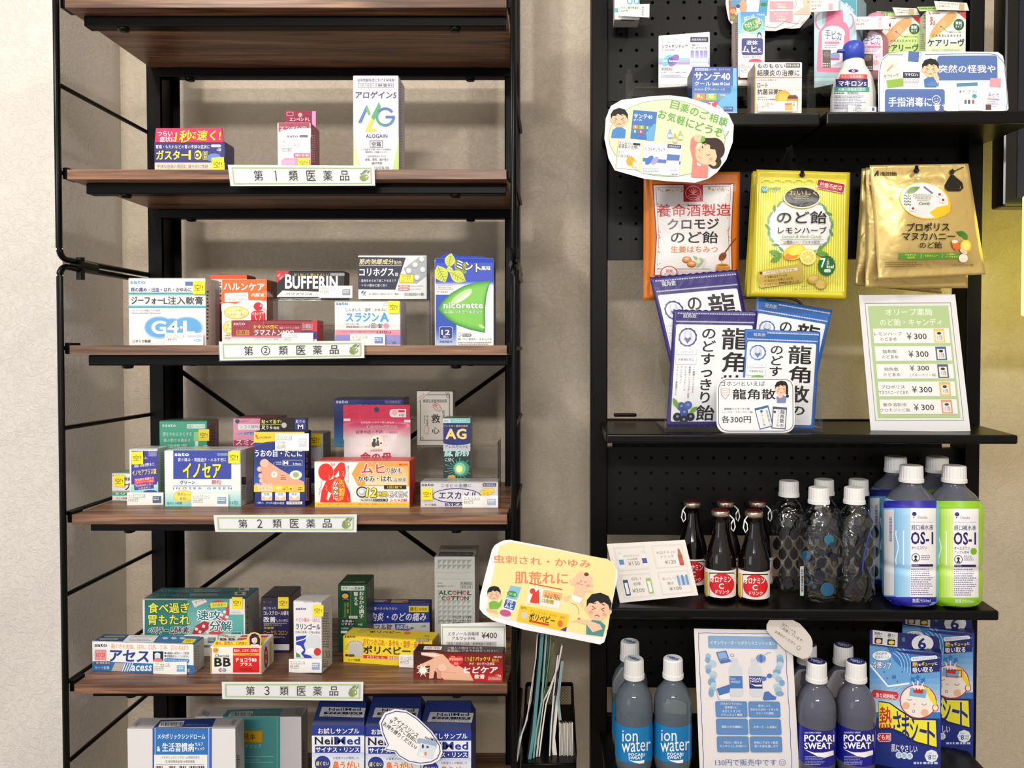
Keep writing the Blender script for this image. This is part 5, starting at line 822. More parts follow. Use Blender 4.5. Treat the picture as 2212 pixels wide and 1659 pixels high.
# ------------------------------------------------------------------ lowest board in view
def kit(z, name, label, bl, br, top, cmid, ctop, Y, ops_, topq):
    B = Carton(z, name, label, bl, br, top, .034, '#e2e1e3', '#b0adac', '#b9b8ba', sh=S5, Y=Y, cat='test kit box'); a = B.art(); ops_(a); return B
def ops(a):
    a.r(780, 540, 1300, 900, '#3a62b4'); a.r(790, 555, 1266, 780, '#2f74bc'); a.r(776, 540, 782, 900, '#24408a'); a.r(797, 540, 801, 900, '#e8eef6'); a.r(1272, 540, 1276, 900, '#e8eef6'); a.r(790, 780, 1262, 900, '#eeeeef'); a.t('メタボリックシンドローム', 820, 595, 1242, 642, '#fff', b=3); a.t('&', 815, 705, 845, 750, '#fff', b=2); a.t('生活習慣病', 862, 675, 1142, 752, '#fff', b=3.5); a.t('セルフ', 1152, 670, 1222, 700, '#fff', b=2); a.t('チェック', 1150, 712, 1235, 742, '#fff', b=2)
    a.t('メタボリックシンドローム判定を含む', 855, 792, 1192, 816, '#333', b=1); a.t('生活習慣病全般14項目検査', 888, 828, 1152, 852, '#333', b=1); a.r(808, 866, 1230, 869, '#3a4a8a')
    for x in (808, 924, 1014, 1104, 1176): a.e(x, 888, 6, 6, '#c02a4a'); a.m(x+8, 878, x+60, 900, 1, '#444', .8)
B = kit('i', 'health_check_kit', 'large white kit box with a blue centre panel on the lowest board', (558, 980), (1512, 980), 545, 0, 0, 1.17, ops, 0)
tp_ = B.art('top'); tp_.p([(848, 473), (1335, 458), (1302, 532), (782, 540)], '#24408a'); tp_.p([(850, 486), (1060, 480), (1040, 528), (826, 534)], '#e8e8ea'); tp_.bars(848, 492, 1040, 526, 20); tp_.t('メタボリックシンドローム', 1070, 505, 1270, 520, '#9fb0d8'); tp_.t('DEMECAL', 612, 496, 670, 520, '#8a8a98', a=-50); tp_.t('DEMECAL', 1464, 474, 1520, 505, '#6a6a78', a=-60); s_ = B.art('side'); s_.t('DEMECAL', 1518, 780, 1550, 900, '#333', b=1, v=1); B.end()
def ops(a):
    a.r(1400, 440, 1905, 980, '#4f9c9e'); a.r(1876, 440, 1880, 980, '#8fc8c8'); a.r(1540, 565, 1752, 678, '#b8860c'); a.r(1560, 572, 1742, 668, '#d8a818'); a.t('見本', 1578, 590, 1688, 648, '#2a2418', b=1); a.t('セルフチェック', 1480, 685, 1740, 720, '#8fd0d0', b=1); a.r(1400, 795, 1850, 798, '#a8d8d8'); a.r(1400, 845, 1850, 848, '#a8d8d8'); a.t('検査項目:HIV検査', 1565, 816, 1724, 836, '#8cc8c8')
B = kit('i', 'screening_kit', 'large white and teal kit box standing behind the blue panelled one', (1160, 980), (2095, 980), 440, 0, 0, 1.27, ops, 0)
tp_ = B.art('top'); tp_.p([(1440, 382), (1935, 368), (1895, 436), (1395, 445)], '#3f8486'); tp_.p([(1470, 400), (1665, 396), (1650, 440), (1445, 444)], '#dcdcdc'); tp_.bars(1468, 402, 1650, 436, 20); tp_.t('セルフチェック', 1700, 395, 1870, 412, '#79b4b4'); tp_.p([(1935, 368), (2128, 360), (2092, 440), (1895, 440)], '#8a8a8c'); tp_.t('DEMECAL', 2040, 375, 2100, 430, '#444', a=-60); tp_.t('DEMECAL', 1222, 384, 1270, 445, '#6a6a78', a=-62); s_ = B.art('side'); s_.t('DEMECAL', 2106, 660, 2124, 900, '#333', b=1, v=1); B.end()
for k_, (x0, x1, top, Y, lab) in enumerate([(118, 508, 440, 1.155, 'first blue and white nasal rinse carton from the left, fully visible'), (516, 925, 446, 1.158, 'middle nasal rinse carton, mostly hidden behind the speech bubble'), (925, 1305, 478, 1.162, 'third nasal rinse carton, its left part behind the speech bubble')]):
    B = Carton('j', 'nasal_rinse_box', lab, (x0, 900), (x1, 900), top, .075, '#dfe3f2', '#20307c', '#16245c', sh=S5, Y=Y, group='nasal rinse sample cartons', slope=0)
    a = B.art(); w = x1-x0; dx = x0; d = top-440
    a.r(x0-10, 430+d, x1+10, 515+d, '#23378e'); a.g(x0, 515+d, x1, 640+d, '#eceff8', '#dfe3f2', 2); a.g(x0, 640+d, x1, 700+d, '#c4cce6', '#e4e8f6', 4); a.t('お試しサンプル', dx+45, 460+d, dx+352, 502+d, '#fff', b=2.5); a.t('Neil', dx+20, 524+d, dx+178, 582+d, '#1c1a2c', b=6); a.t('Med', dx+180, 524+d, dx+358, 582+d, '#23378e', b=6); a.r(dx+22, 594+d, dx+360, 644+d, '#23378e'); a.t('サイナス・リンス', dx+28, 602+d, dx+352, 638+d, '#fff', b=3.5)
    a.t('お医者さんが開発した', dx+156, 672+d, dx+350, 692+d, '#333', b=1); a.e(dx+78, 722+d, 58, 56, '#23378e'); a.t('痛くない', dx+30, 706+d, dx+126, 740+d, '#f8ec4a', b=4, sk=.1); a.t('鼻うがい', dx+155, 706+d, dx+352, 768+d, '#e8402c', b=6, o='#f8f0a8', ow=3)
    # gabled top
    A = B.A; u = B.u; H = Vector((0, 0, B.h)); W = u*B.w; yy = Vector((0, .036, .030)); yb_ = Vector((0, .07, 0))
    V = [A+H, A+W+H, A+W+H+yy-u*.004, A+H+yy+u*.004, A+H+yb_, A+W+H+yb_]; Fc = [(0, 1, 2, 3), (3, 2, 5, 4), (1, 5, 2), (0, 3, 4)]
    gt = mesh_obj('gable_top', V, Fc, CARD, None, [lin('#16245c')]*4); attach(gt, B.o)
    S_ = Plane(A+H, (yy.cross(u))); g_ = Art(S_, 'j'); x0g = dx+60
    g_.p([(dx+75, 300+d), (dx+400, 308+d), (dx+385, 380+d), (dx+52, 372+d)], '#9a9aa0'); g_.t('NeilMed', dx+125, 308+d, dx+365, 330+d, '#15152a', b=6); g_.p([(dx+92, 336+d), (dx+378, 340+d), (dx+372, 358+d), (dx+86, 354+d)], '#15152a'); g_.t('サイナス・リンス', dx+110, 339+d, dx+355, 355+d, '#b0b0b8', b=2); g_.t('プロフェッショナル・サンプル', dx+80, 360+d, dx+365, 375+d, '#15152a', b=1)
    o = g_.done('top_print', None); attach(o, B.o); B.end()
ow_ = [(665, 352), (740, 326), (820, 335), (900, 385), (1010, 490), (1075, 590), (1082, 640), (1060, 690), (1010, 718), (930, 728), (840, 712), (765, 668), (740, 635), (660, 620), (682, 585), (668, 555), (640, 490), (628, 420)]
def ops(a):
    m_ = (850, 530); q_ = [(m_[0]+(x-m_[0])*.965, m_[1]+(y-m_[1])*.965) for x, y in ow_]; a.l(q_, 7, '#3a4a9a', True)
    for t_, x, y, w in (('サイナスリンス', 818, 452, 225), ('サンプルご自由に', 800, 482, 262), ('お持ち帰りください♪', 775, 515, 305)): a.t(t_, x-w/2, y-17, x+w/2, y+17, '#1c1a20', b=3, a=37)
    a.r(905, 548, 1050, 590, '#9ab0d0', a=14); a.r(912, 580, 1030, 680, '#d8e0ea', a=14); a.t('NeilMed', 960, 530, 1050, 552, '#2a3a7a', b=4, a=14); a.e(945, 595, 8, 16, '#2a2a3a'); a.e(980, 600, 10, 10, '#3a5a8a'); a.r(915, 640, 950, 670, '#f0f0f0', a=14); a.e(965, 650, 10, 14, '#d88a7a')
card('speech_bubble_card', 'white speech bubble card with a blue outline on the nasal rinse cartons', 'sign', 'j', None, 1.148, ops, outline=[((x-850)*1.04+850, (y-530)*1.04+530) for x, y in ow_])
# ------------------------------------------------------------------ mesh magazine file beside the rack
mf = empty('mesh_file_box', 'black wire mesh file box full of papers, hanging beside the rack', 'file box', loc=(0, 1.25, 1.0))
pa = P(1128, 1652, 1.16); pb = P(1243, 1652, 1.16); ztb = P(1240, 1478, 1.36).z; zf_ = P(1243, 1600, 1.16).z
X0, X1 = pa.x, pb.x; zb0 = P(1128, 1668, 1.16).z
def frame(name, pts, r=.0018): tube(name, pts, r, BLACKG, mf, 8)
x0r = P(1124, 1480, 1.36).x; X1r = P(1233, 1480, 1.36).x
block('bottom_tray', X0, X1, 1.16, 1.36, zb0, zb0+.012, BLACKG, mf, .001)
frame('rim', [(X0, 1.16, zb0+.012), (X1, 1.16, zb0+.012)], .0022); frame('rim', [(X1, 1.16, zb0), (X1, 1.16, zb0+.03), (X1, 1.30, ztb-.01), (X1, 1.36, ztb)], .0022); frame('rim', [(X0, 1.16, zb0), (X0, 1.16, zb0+.03), (X0, 1.30, ztb-.01), (X0, 1.36, ztb)], .0022); frame('rim', [(X0, 1.36, ztb), (X1, 1.36, ztb)], .004); frame('rim', [(X1, 1.36, zb0), (X1, 1.36, ztb)], .002)
vf = []; n_ = 15; hh = (ztb-zb0); step = (X1-X0)/n_
nz = int(hh/step)
for i in range(n_):
    for j in range(nz):
        xa = X0+i*step; za = zb0+j*step; m_ = step/2; v = [(xa, 1.36, za+m_), (xa+m_, 1.36, za), (xa+step, 1.36, za+m_), (xa+m_, 1.36, za+step)]; k = .68; c_ = Vector((xa+m_, 1.36, za+m_))
        vi = [tuple(c_+(Vector(q)-c_)*k) for q in v]; vf.append((v+vi, [(a_, (a_+1) % 4, 4+(a_+1) % 4, 4+a_) for a_ in range(4)]))
v, f = merge(vf); o = mesh_obj('mesh_back', v, f, BLACK, mf); o['kind'] = 'stuff'
vf = []
for i in range(14):
    for j in range(nz):
        ya = 1.16+i*.0143; za = zb0+j*step
        if za > zb0+.03+(ya-1.16)*(hh-.03)/.2: continue
        v = [(X0, ya, za+step/2), (X0, ya+.007, za), (X0, ya+.0143, za+step/2), (X0, ya+.007, za+step)]; c_ = Vector((X0, ya+.007, za+step/2)); vi = [tuple(c_+(Vector(q)-c_)*.68) for q in v]; vf.append((v+vi, [(a_, (a_+1) % 4, 4+(a_+1) % 4, 4+a_) for a_ in range(4)]))
v, f = merge(vf); o = mesh_obj('mesh_side', v, f, BLACK, mf); o['kind'] = 'stuff'
def sheet(name, label, cat, pts, w, Ya, Yb, col, mat=None, group=None):
    """a standing sheet or folder seen edge-on: a bent ribbon of thickness w (m), running from Ya to Yb in depth"""
    ps = [zp('u', *p) for p in pts]; V = []; Fc = []; n = len(ps)
    for p in ps:
        q = P(p[0], p[1], Ya); zb_r = P(p[0], p[1]-5, Yb).z if p[1] < 1630 else q.z; V += [(q.x-w/2, Ya, q.z), (q.x+w/2, Ya, q.z), (q.x+w/2, Yb, zb_r), (q.x-w/2, Yb, zb_r)]
    for i in range(n-1):
        b = i*4
        for k in range(4): Fc.append((b+k, b+(k+1) % 4, b+4+(k+1) % 4, b+4+k))
    Fc += [(3, 2, 1, 0), (4*n-4, 4*n-3, 4*n-2, 4*n-1)]
    o = mesh_obj(name, V, Fc, mat or M(col, .5)); tag(o, label, cat, group); return o
sheet('paper_sheet', 'pale pink sheet leaning at the left of the file box', 'paper', [(418, 740), (408, 900), (370, 1150), (345, 1330), (310, 1430), (275, 1620)], .0016, 1.185, 1.35, '#e2d6d4')
sheet('paper_sheet', 'bluish white sheet at the far left of the file box', 'paper', [(395, 1000), (372, 1200), (335, 1350), (300, 1450), (268, 1620)], .002, 1.19, 1.35, '#c6d2da')
sheet('document_folder', 'black folder between pink sheet and teal folder', 'folder', [(438, 735), (425, 900), (395, 1250), (345, 1625)], .0022, 1.18, 1.35, '#15171a')
sheet('document_folder', 'wide teal folder in the file box', 'folder', [(452, 733), (440, 900), (412, 1200), (395, 1400), (362, 1625)], .0052, 1.175, 1.35, '#5a9298', M('#5a9298', .3))
sheet('document_folder', 'thin light teal folder right of the wide teal one', 'folder', [(482, 735), (470, 900), (448, 1200), (412, 1400), (388, 1625)], .0026, 1.178, 1.35, '#8ab4b4')
for k_, (dx, c_, lb) in enumerate(((0, '#2f5a48', 'dark green plastic sleeve beside the teal folders'), (12, '#7c9a80', 'grey green plastic sleeve beside the dark green one'), (22, '#3f6a50', 'mid green plastic sleeve nearest the yellow divider'))):
    sheet('plastic_sleeve', lb, 'sleeve', [(500+dx, 745), (488+dx, 900), (470+dx, 1040), (446+dx, 1180), (425+dx*.6, 1380), (405+dx*.6, 1500)], .0011, 1.18+k_*.002, 1.35, c_)
sheet('divider_card', 'mustard yellow divider card', 'divider', [(530, 790), (500, 980), (462, 1160), (432, 1290), (422, 1400)], .0028, 1.195, 1.35, '#a8902c')
for k_, (pts, c_, w_, lb) in enumerate((([(588, 815), (560, 960), (500, 1120), (460, 1200), (440, 1350), (408, 1625)], '#dedbd4', .0026, 'cream sheet curving beside the dark gap'), ([(560, 880), (545, 1000), (490, 1180), (478, 1220), (455, 1380), (425, 1625)], '#f0eee8', .002, 'white sheet curving beside the cream one'), ([(548, 990), (530, 1150), (515, 1350), (500, 1625)], '#d6dade', .002, 'pale grey sheet standing mid-box'), ([(562, 950), (556, 1060), (540, 1200), (520, 1400), (508, 1625)], '#1c2434', .0018, 'navy sheet standing mid-box'), ([(590, 920), (575, 1050), (560, 1180), (575, 1330)], '#93a8ac', .0045, 'grey blue plastic pocket above the paper block'), ([(545, 1160), (540, 1300), (525, 1450), (545, 1625)], '#e4ded2', .007, 'thick cream booklet left of the paper block'))):
    sheet('paper_sheet', lb, 'paper', pts, w_, 1.182+k_*.001, 1.35, c_)
for k_ in range(11):
    x = 570+k_*9; sheet('leaflet', 'upright leaflet, '+['leftmost', 'second', 'third', 'fourth', 'fifth', 'sixth', 'seventh', 'eighth', 'ninth', 'tenth', 'rightmost'][k_]+' of the paper block in the file box', 'leaflet', [(x, 1345+((k_*7) % 5)*2), (x+3, 1540), (x+2, 1555), (x+6, 1625)], .0014, 1.184+(k_ % 3)*.0015, 1.34, ['#d9d5cc', '#c4bfb6', '#e6e2da', '#b4aea4'][k_ % 4], group='leaflets in the mesh file box')
# tilted sign
def ppl(a, cx, cy, s, shirt, hair='#141416', skin='#f2c3a4', sad=True, ang=0):
    """simple flat drawing of a child's head and shoulders"""
    def R(x, y): p = a.rot([(x*s, y*s)], ang, (0, 0))[0]; return (cx+p[0], cy+p[1])
    a.p([R(-30, 95), R(-34, 55), R(-15, 42), R(15, 42), R(34, 55), R(30, 95)], shirt); a.e(*R(-40, 4), 9*s, 11*s, skin); a.e(*R(40, 4), 9*s, 11*s, skin); a.e(*R(0, 0), 40*s, 42*s, skin)
    a.p([R(-42, 0), R(-44, -25), R(-30, -48), R(0, -58), R(30, -50), R(45, -25), R(43, 2), R(34, -18), R(18, -26), R(6, -20), R(-6, -28), R(-20, -18), R(-34, -16)], hair)
    a.e(*R(-24, 16), 8*s, 6*s, '#eba08a'); a.e(*R(24, 16), 8*s, 6*s, '#eba08a')
    for k in (-1, 1):
        a.l([R(k*22, -6), R(k*10, 0), R(k*22, 6)], 3*s, '#2a1c18'); a.l([R(k*22, -16), R(k*10, -19)], 3*s, '#2a1c18')
    a.l([R(-9, 27), R(0, 22), R(9, 27)], 3*s, '#a03c30')
def ops(a):
    a.p([(205, 105), (240, 100), (900, 215), (945, 245), (962, 300), (905, 700), (880, 745), (830, 755), (260, 640), (90, 610), (68, 560), (100, 380), (140, 180), (160, 125)], '#f6e3a0')
    a.t('虫刺され・かゆみ', 115, 205, 785, 260, '#ea8064', b=5, dy=36); a.t('肌荒れに', 264, 305, 628, 388, '#ea8064', b=5, dy=8)
    ppl(a, 118, 462, 1.05, '#7ab648'); a.p([(150, 520), (178, 490), (165, 545), (140, 560)], '#7ab648'); a.p([(60, 560), (140, 565), (145, 598), (75, 580)], '#f0bc9c')
    a.p([(232, 398), (308, 412), (222, 642), (148, 618)], '#eceaec'); a.p([(232, 398), (308, 412), (276, 500), (200, 485)], '#8ac0dc'); a.e(245, 458, 36, 22, '#3f9450', a=12); a.t('すばやく浸透', 218, 450, 272, 468, '#fff', b=2, a=12); a.r(190, 500, 265, 562, '#3a5aa8', a=16, rad=10); a.t('液体', 205, 500, 252, 522, '#fff', b=2, a=16); a.t('ムヒ', 195, 524, 250, 556, '#fff', b=5, a=16); a.e(198, 590, 40, 24, '#c8588a', a=12)
    a.p([(365, 402), (592, 446), (568, 562), (342, 516)], '#f2ece6'); a.p([(462, 428), (590, 450), (582, 500), (450, 478)], '#f4bc74'); a.e(385, 438, 20, 20, '#dc4034'); a.p([(365, 515), (385, 460), (430, 425), (432, 525)], '#dc4034'); a.t('ムヒの飲む', 470, 452, 572, 478, '#c83428', b=3, a=11); a.t('かゆみ・はれ', 465, 472, 575, 498, '#2a2626', b=2, a=11); a.t('12時間', 450, 494, 530, 522, '#e8c818', b=3, o='#222', ow=2, a=11); a.r(365, 402, 590, 408, '#c83a30', a=11)
    a.p([(300, 532), (638, 602), (614, 718), (274, 645)], '#f0c62c'); a.t('sato', 304, 544, 345, 562, '#6a5418', b=4, a=10); a.e(330, 604, 24, 24, '#d0ccc4'); a.t('ポリベビー', 362, 602, 540, 652, '#3c2c18', b=5, a=11); a.t('おむつかぶれ・あせも・湿疹', 368, 590, 612, 606, '#b84a34', b=1, a=12); a.r(360, 650, 500, 664, '#cc3a2a', a=12); a.e(576, 662, 18, 24, '#e0703a'); a.p([(574, 706), (622, 684), (616, 716)], '#2a4a98')
    a.e(735, 362, 62, 60, '#f4c6a8'); a.e(672, 358, 12, 14, '#f4c6a8'); a.e(794, 402, 12, 14, '#f4c6a8'); a.e(757, 322, 16, 13, '#5a4630'); 
    for x, y in ((722, 368), (752, 376)): a.l([(x-8, y-5), (x+4, y), (x-8, y+6)], 3, '#2a1c18')
    a.e(700, 384, 14, 9, '#eba08a'); a.e(768, 400, 14, 9, '#eba08a'); a.l([(714, 395), (724, 390), (733, 398)], 3, '#8a3c30'); a.p([(680, 400), (650, 395), (636, 360), (646, 356), (664, 380), (690, 392), (750, 420), (800, 432), (806, 446), (748, 440), (735, 505), (668, 470)], '#f4c6a8'); a.p([(652, 458), (735, 488), (712, 522), (668, 508), (648, 480)], '#f4f2f0'); a.e(615, 492, 18, 14, '#f4c6a8'); a.l([(655, 470), (612, 482), (618, 508)], 16, '#f4c6a8'); a.l([(720, 510), (730, 545)], 18, '#f4c6a8'); a.l([(650, 518), (688, 535), (705, 570), (704, 600)], 2.5, '#5a7a6a')
    ppl(a, 838, 560, 1.95, '#4f8f8c', ang=8); a.p([(640, 652), (700, 632), (775, 640), (850, 668), (868, 700), (800, 722), (760, 670), (690, 650)], '#f4c6a8'); a.e(705, 628, 9, 7, '#e0664a')
card('itch_sign', 'tilted cream and white cut-out sign about insect bites, over the mesh file box', 'sign', 'u', None, 1.10, ops, outline=[(150, 105), (185, 88), (230, 84), (260, 90), (560, 148), (880, 215), (945, 248), (972, 300), (970, 350), (935, 520), (895, 740), (880, 790), (850, 806), (560, 748), (330, 705), (110, 640), (45, 595), (18, 560), (22, 470), (60, 320), (105, 150), (125, 120)], color='#f0f0f4')
stp = P(1205, 1372, 1.10); spb = P(1210, 1640, 1.21); tube('sign_stick', [Vector((stp.x, 1.103, stp.z+.03)), Vector((stp.x, 1.103, stp.z)), Vector((spb.x, 1.21, spb.z))], .0012, ACRYL); tag(bpy.data.objects['sign_stick'], 'clear stick holding up the tilted insect bite sign', 'stick')
# ------------------------------------------------------------------ right rack: black steel pegboard stand
YWS = .022; SLP = .046; YF = 1.135
def rp(X, y): return y-YWS*(X-.08)           # the whole stand is turned a little
def shp(py, px=1740): p = P(px, py, rp((px-CX)/F*YF, YF)); return Plane(p, Vector((1, -YWS, 0)).cross(Vector((0, 1, SLP))))
SA, SB, SC, SD = shp(243), shp(939), shp(1317), shp(1688)
for S_ in (SA, SB, SC, SD):
    if S_.n.z < 0: S_.n = -S_.n
def zs(S, x, y): return S.p0.z-(S.n.x*(x-S.p0.x)+S.n.y*(y-S.p0.y))/S.n.z
pr = empty('pegboard_rack', 'black steel stand with pegboard panels and narrow shelves', 'display rack', loc=(.38, 1.3, 0))
YP = 1.285
def slab(name, x0, x1, ya, yb_, S, th, parent=pr, lip=0):
    V = []
    for z_ in (-th, 0):
        for x, y in ((x0, ya), (x1, ya), (x1, yb_), (x0, yb_)): yy = rp(x, y); V.append((x, yy, zs(S, x, yy)+z_))
    o = mesh_obj(name, V, [(0, 3, 2, 1), (4, 5, 6, 7), (0, 1, 5, 4), (1, 2, 6, 5), (2, 3, 7, 6), (3, 0, 4, 7)], BLACKG, parent); bevel_me(o, .0028, 3); return o
XW = lambda px, Y=YF: (px-CX)/F*Y
slab('shelf', XW(1311), XW(1765), YF, YP-.002, SA, .019); slab('shelf', XW(1775), XW(2216), YF-.004, YP-.002, SA, .019)
slab('shelf', XW(1309), XW(2202, 1.122), YF, YP-.002, SB, .0135); slab('shelf', XW(1318), XW(2166, 1.122), YF, YP-.002, SC, .0145); slab('shelf', XW(1310), XW(2172, 1.122), YF, YP-.002, SD, .0145)
XP0, XP1 = XW(1277, 1.27), XW(2108, 1.27)
for x0, x1 in ((XP0, XP0+.027), (XP1-.024, XP1)):
    V = [(x, rp(x, y), z) for z in (0, 2.3) for x, y in ((x0, 1.268), (x1, 1.268), (x1, 1.318), (x0, 1.318))]
    o = mesh_obj('post', V, [(0, 3, 2, 1), (4, 5, 6, 7), (0, 1, 5, 4), (1, 2, 6, 5), (2, 3, 7, 6), (3, 0, 4, 7)], BLACK, pr); bevel_me(o, .002)
def pegboard(pt, pb, x0, x1, holes=True, Y=YP+.004):
    """steel sheet with real round holes on a 23 mm grid"""
    zt2, zb2 = P(1700, pt, Y).z, P(1700, pb, Y).z; gx = 33.6/F*Y; bm_v = []; bm_f = []; hx = P(1341, 41, Y).x; r = .0029; hz = P(1341, 41, Y).z
    i0 = math.ceil((x0+.004-(hx-gx/2))/gx); i1 = int((x1-.004-(hx-gx/2))/gx); j0 = math.ceil((zb2+.002-(hz-gx/2))/gx); j1 = int((zt2-.002-(hz-gx/2))/gx)
    ax, bx = hx-gx/2+i0*gx, hx-gx/2+i1*gx; az, bz = hz-gx/2+j0*gx, hz-gx/2+j1*gx; N = 12
    for i in range(i0, i1):
        for j in range(j0, j1):
            cx, cz = hx+i*gx, hz+j*gx; b = len(bm_v); out = []
            for k in range(N):
                t_ = 2*PI*k/N+PI/4; c_, s_ = math.cos(t_), math.sin(t_); m_ = max(abs(c_), abs(s_)); out.append((cx+gx/2*c_/m_, cz+gx/2*s_/m_))
            inn = [(cx+r*math.cos(2*PI*k/N+PI/4), cz+r*math.sin(2*PI*k/N+PI/4)) for k in range(N)]
            for x, z in out+inn: bm_v.append((x, rp(x, Y), z))
            for x, z in inn: bm_v.append((x, rp(x, Y)+.0022, z))
            for k in range(N): q = (k+1) % N; bm_f.append((b+k, b+q, b+N+q, b+N+k)); bm_f.append((b+N+k, b+N+q, b+2*N+q, b+2*N+k))
    for xa, xb, za, zb3 in ((x0, ax, zb2, zt2), (bx, x1, zb2, zt2), (ax, bx, zb2, az), (ax, bx, bz, zt2)):
        b = len(bm_v); bm_v += [(xa, rp(xa, Y), za), (xb, rp(xb, Y), za), (xb, rp(xb, Y), zb3), (xa, rp(xa, Y), zb3)]; bm_f.append((b, b+1, b+2, b+3))
    # folded lower and upper flanges; added black backing gives the holes their shade
    for z_ in (zb2, zt2): b = len(bm_v); bm_v += [(x0, rp(x0, Y), z_), (x1, rp(x1, Y), z_), (x1, rp(x1, Y)+.016, z_), (x0, rp(x0, Y)+.016, z_)]; bm_f.append((b, b+1, b+2, b+3))
    b = len(bm_v); bm_v += [(x0, rp(x0, Y)+.009, zb2), (x1, rp(x1, Y)+.009, zb2), (x1, rp(x1, Y)+.009, zt2), (x0, rp(x0, Y)+.009, zt2)]; bm_f.append((b, b+1, b+2, b+3))
    return mesh_obj('pegboard_panel', bm_v, bm_f, PEG, pr)
PEG = M('#080706', .45, Specular_IOR_Level=.22)
xa, xb = XP0+.027, XP1-.024
pegboard(-90, 219, xa, xb); pegboard(262, 560, xa, xb); pegboard(966, 1155, xa, xb); pegboard(1340, 1484, xa, xb)
for py0, py1 in ((905, 935), (219, 232), (1545, 1700)):      # solid cross rails
    V = [(x, rp(x, y), P(1700, q, YP).z) for q in (py1, py0) for x, y in ((xa, YP), (xb, YP), (xb, YP+.012), (xa, YP+.012))]
    bevel_me(mesh_obj('cross_rail', V, [(0, 3, 2, 1), (4, 5, 6, 7), (0, 1, 5, 4), (1, 2, 6, 5), (2, 3, 7, 6), (3, 0, 4, 7)], BLACK, pr), .001)
b1, b2 = P(1326, 893, YP-.01), P(1375, 900, YP-.01); block('hook_plate', b1.x, b2.x, YP-.014, YP-.002, b2.z, b1.z, BLACK, pr, .002)
# wall-mounted screen at the right edge
tv = empty('wall_screen', 'black framed wall screen cut off by the right edge of the view', 'screen', loc=(.8, 1.3, 1.3))
pc, pd = P(2166, 446, 1.24), P(2166, -120, 1.24)
bevel_me(block('bezel', pc.x, pc.x+.5, 1.24, 1.275, pc.z, pd.z, M('#0c0b0b', .25), tv), .004, 2)
block('screen_glass', pc.x+.022, pc.x+.48, 1.2385, 1.2398, pc.z+.014, pd.z-.02, M('#1c2230', .08), tv)
ym = M('#f4ee7a', .5, Emission_Strength=4.2, Emission_Color=(.82, .74, .12, 1)); yx = P(2217, 421, 1.2).x
yp_ = block('lit_sign_board', yx, yx+.40, 1.2, 1.212, P(2207, 682, 1.2).z, P(2207, 421, 1.2).z, ym, None, .003); tag(yp_, 'glowing pale yellow sign box cut off by the right edge, below the screen', 'sign')
yw = block('wall_right', 1.52, 1.6, -.6, YW, 0, 2.5, WALLM); struct(yw)
# ------------------------------------------------------------------ top shelf things
def label_y(S, Y): pass
riserA = lambda x0, x1, yt, nm: riser('acrylic_riser', nm, 'w', x0, x1, yt, 0, .045, None, 1.205, lip=.013)
def risr(x0, x1, yt, S, Y, nm, posts=True):
    a_ = P(x0, yt, Y); b_ = P(x1, yt, Y); zb1 = zs(S, a_.x, Y)+.0012; t = empty('acrylic_riser', nm, 'display riser', loc=((a_.x+b_.x)/2, Y, zb1)); th = .002
    block('step', a_.x, b_.x, Y, Y+.06, a_.z-th, a_.z, ACRYL, t, .0003); block('front_wall', a_.x, b_.x, Y, Y+th, a_.z-.022, a_.z-th-.0001, ACRYL, t, .0003); block('lower_step', a_.x, b_.x, Y-.045, Y-.001, a_.z-.024, a_.z-.022, ACRYL, t, .0003)
    for X in (a_.x-.012, b_.x): block('end_post', X, X+.0115, Y-.012, Y+.0, zb1, a_.z+.010, ACRYL, t, .001); block('post_peg', X+.003, X+.0085, Y-.009, Y-.003, a_.z+.0102, a_.z+.017, ACRYL, t, .0005)
    return t, Plane((0, Y, a_.z), (0, 0, 1))
_, RA = risr(1366, 1738, 178, SA, 1.19, 'clear acrylic riser at the left of the top black shelf')
_, RB = risr(1758, 2090, 172, SA, 1.19, 'clear acrylic riser under the pink gel packs on the top black shelf')
B = Carton('k', 'thermometer_box', 'white carton with a price card hanging at the top left of the pegboard', (238, 160), (462, 175), -120, .03, '#f0efee', '#bfbcb8', sh=None, Y=1.235, cat='thermometer box')
a = B.art(); a.ring(375, 10, 26, 30, 11, '#4ab0c8'); a.ring(435, 10, 26, 30, 11, '#4ab0c8'); a.r(238, 72, 275, 108, '#6ac0d0'); a.r(330, 0, 334, 30, '#ddd')
c_, sf = card('price_card', 'curled white price card', None, 'k', [(270, 42), (552, 35), (550, 156), (272, 142)], 1.228, None, color='#efece6'); h_ = Art(sf, 'k'); h_.t('シチズン電子体温計', 280, 58, 455, 80, '#4a5a3a'); h_.t('1600円', 288, 86, 356, 108, '#4a5a3a'); h_.r(484, 55, 506, 145, '#cfd4d6'); h_.m(486, 60, 504, 140, 5, '#555'); o = h_.done('card_print', None); attach(o, c_); attach(c_, B.o)
Bt = Art(Plane(B.A+Vector((0, 0, -.0003)), (0, 0, -1)), 'k'); Bt.p([(295, 172), (420, 176), (415, 188), (300, 186)], '#5a5552'); o = Bt.done('base_print', None); attach(o, B.o); B.end()
hk = lambda n, px, py, Y, lab: tag(tube(n, [P(px, py-10, YP+.002), P(px, py-7, (Y+YP)/2), P(px, py-6, Y-.004), P(px, py-14, Y-.012)], .0022, BLACKG), lab, 'hook')
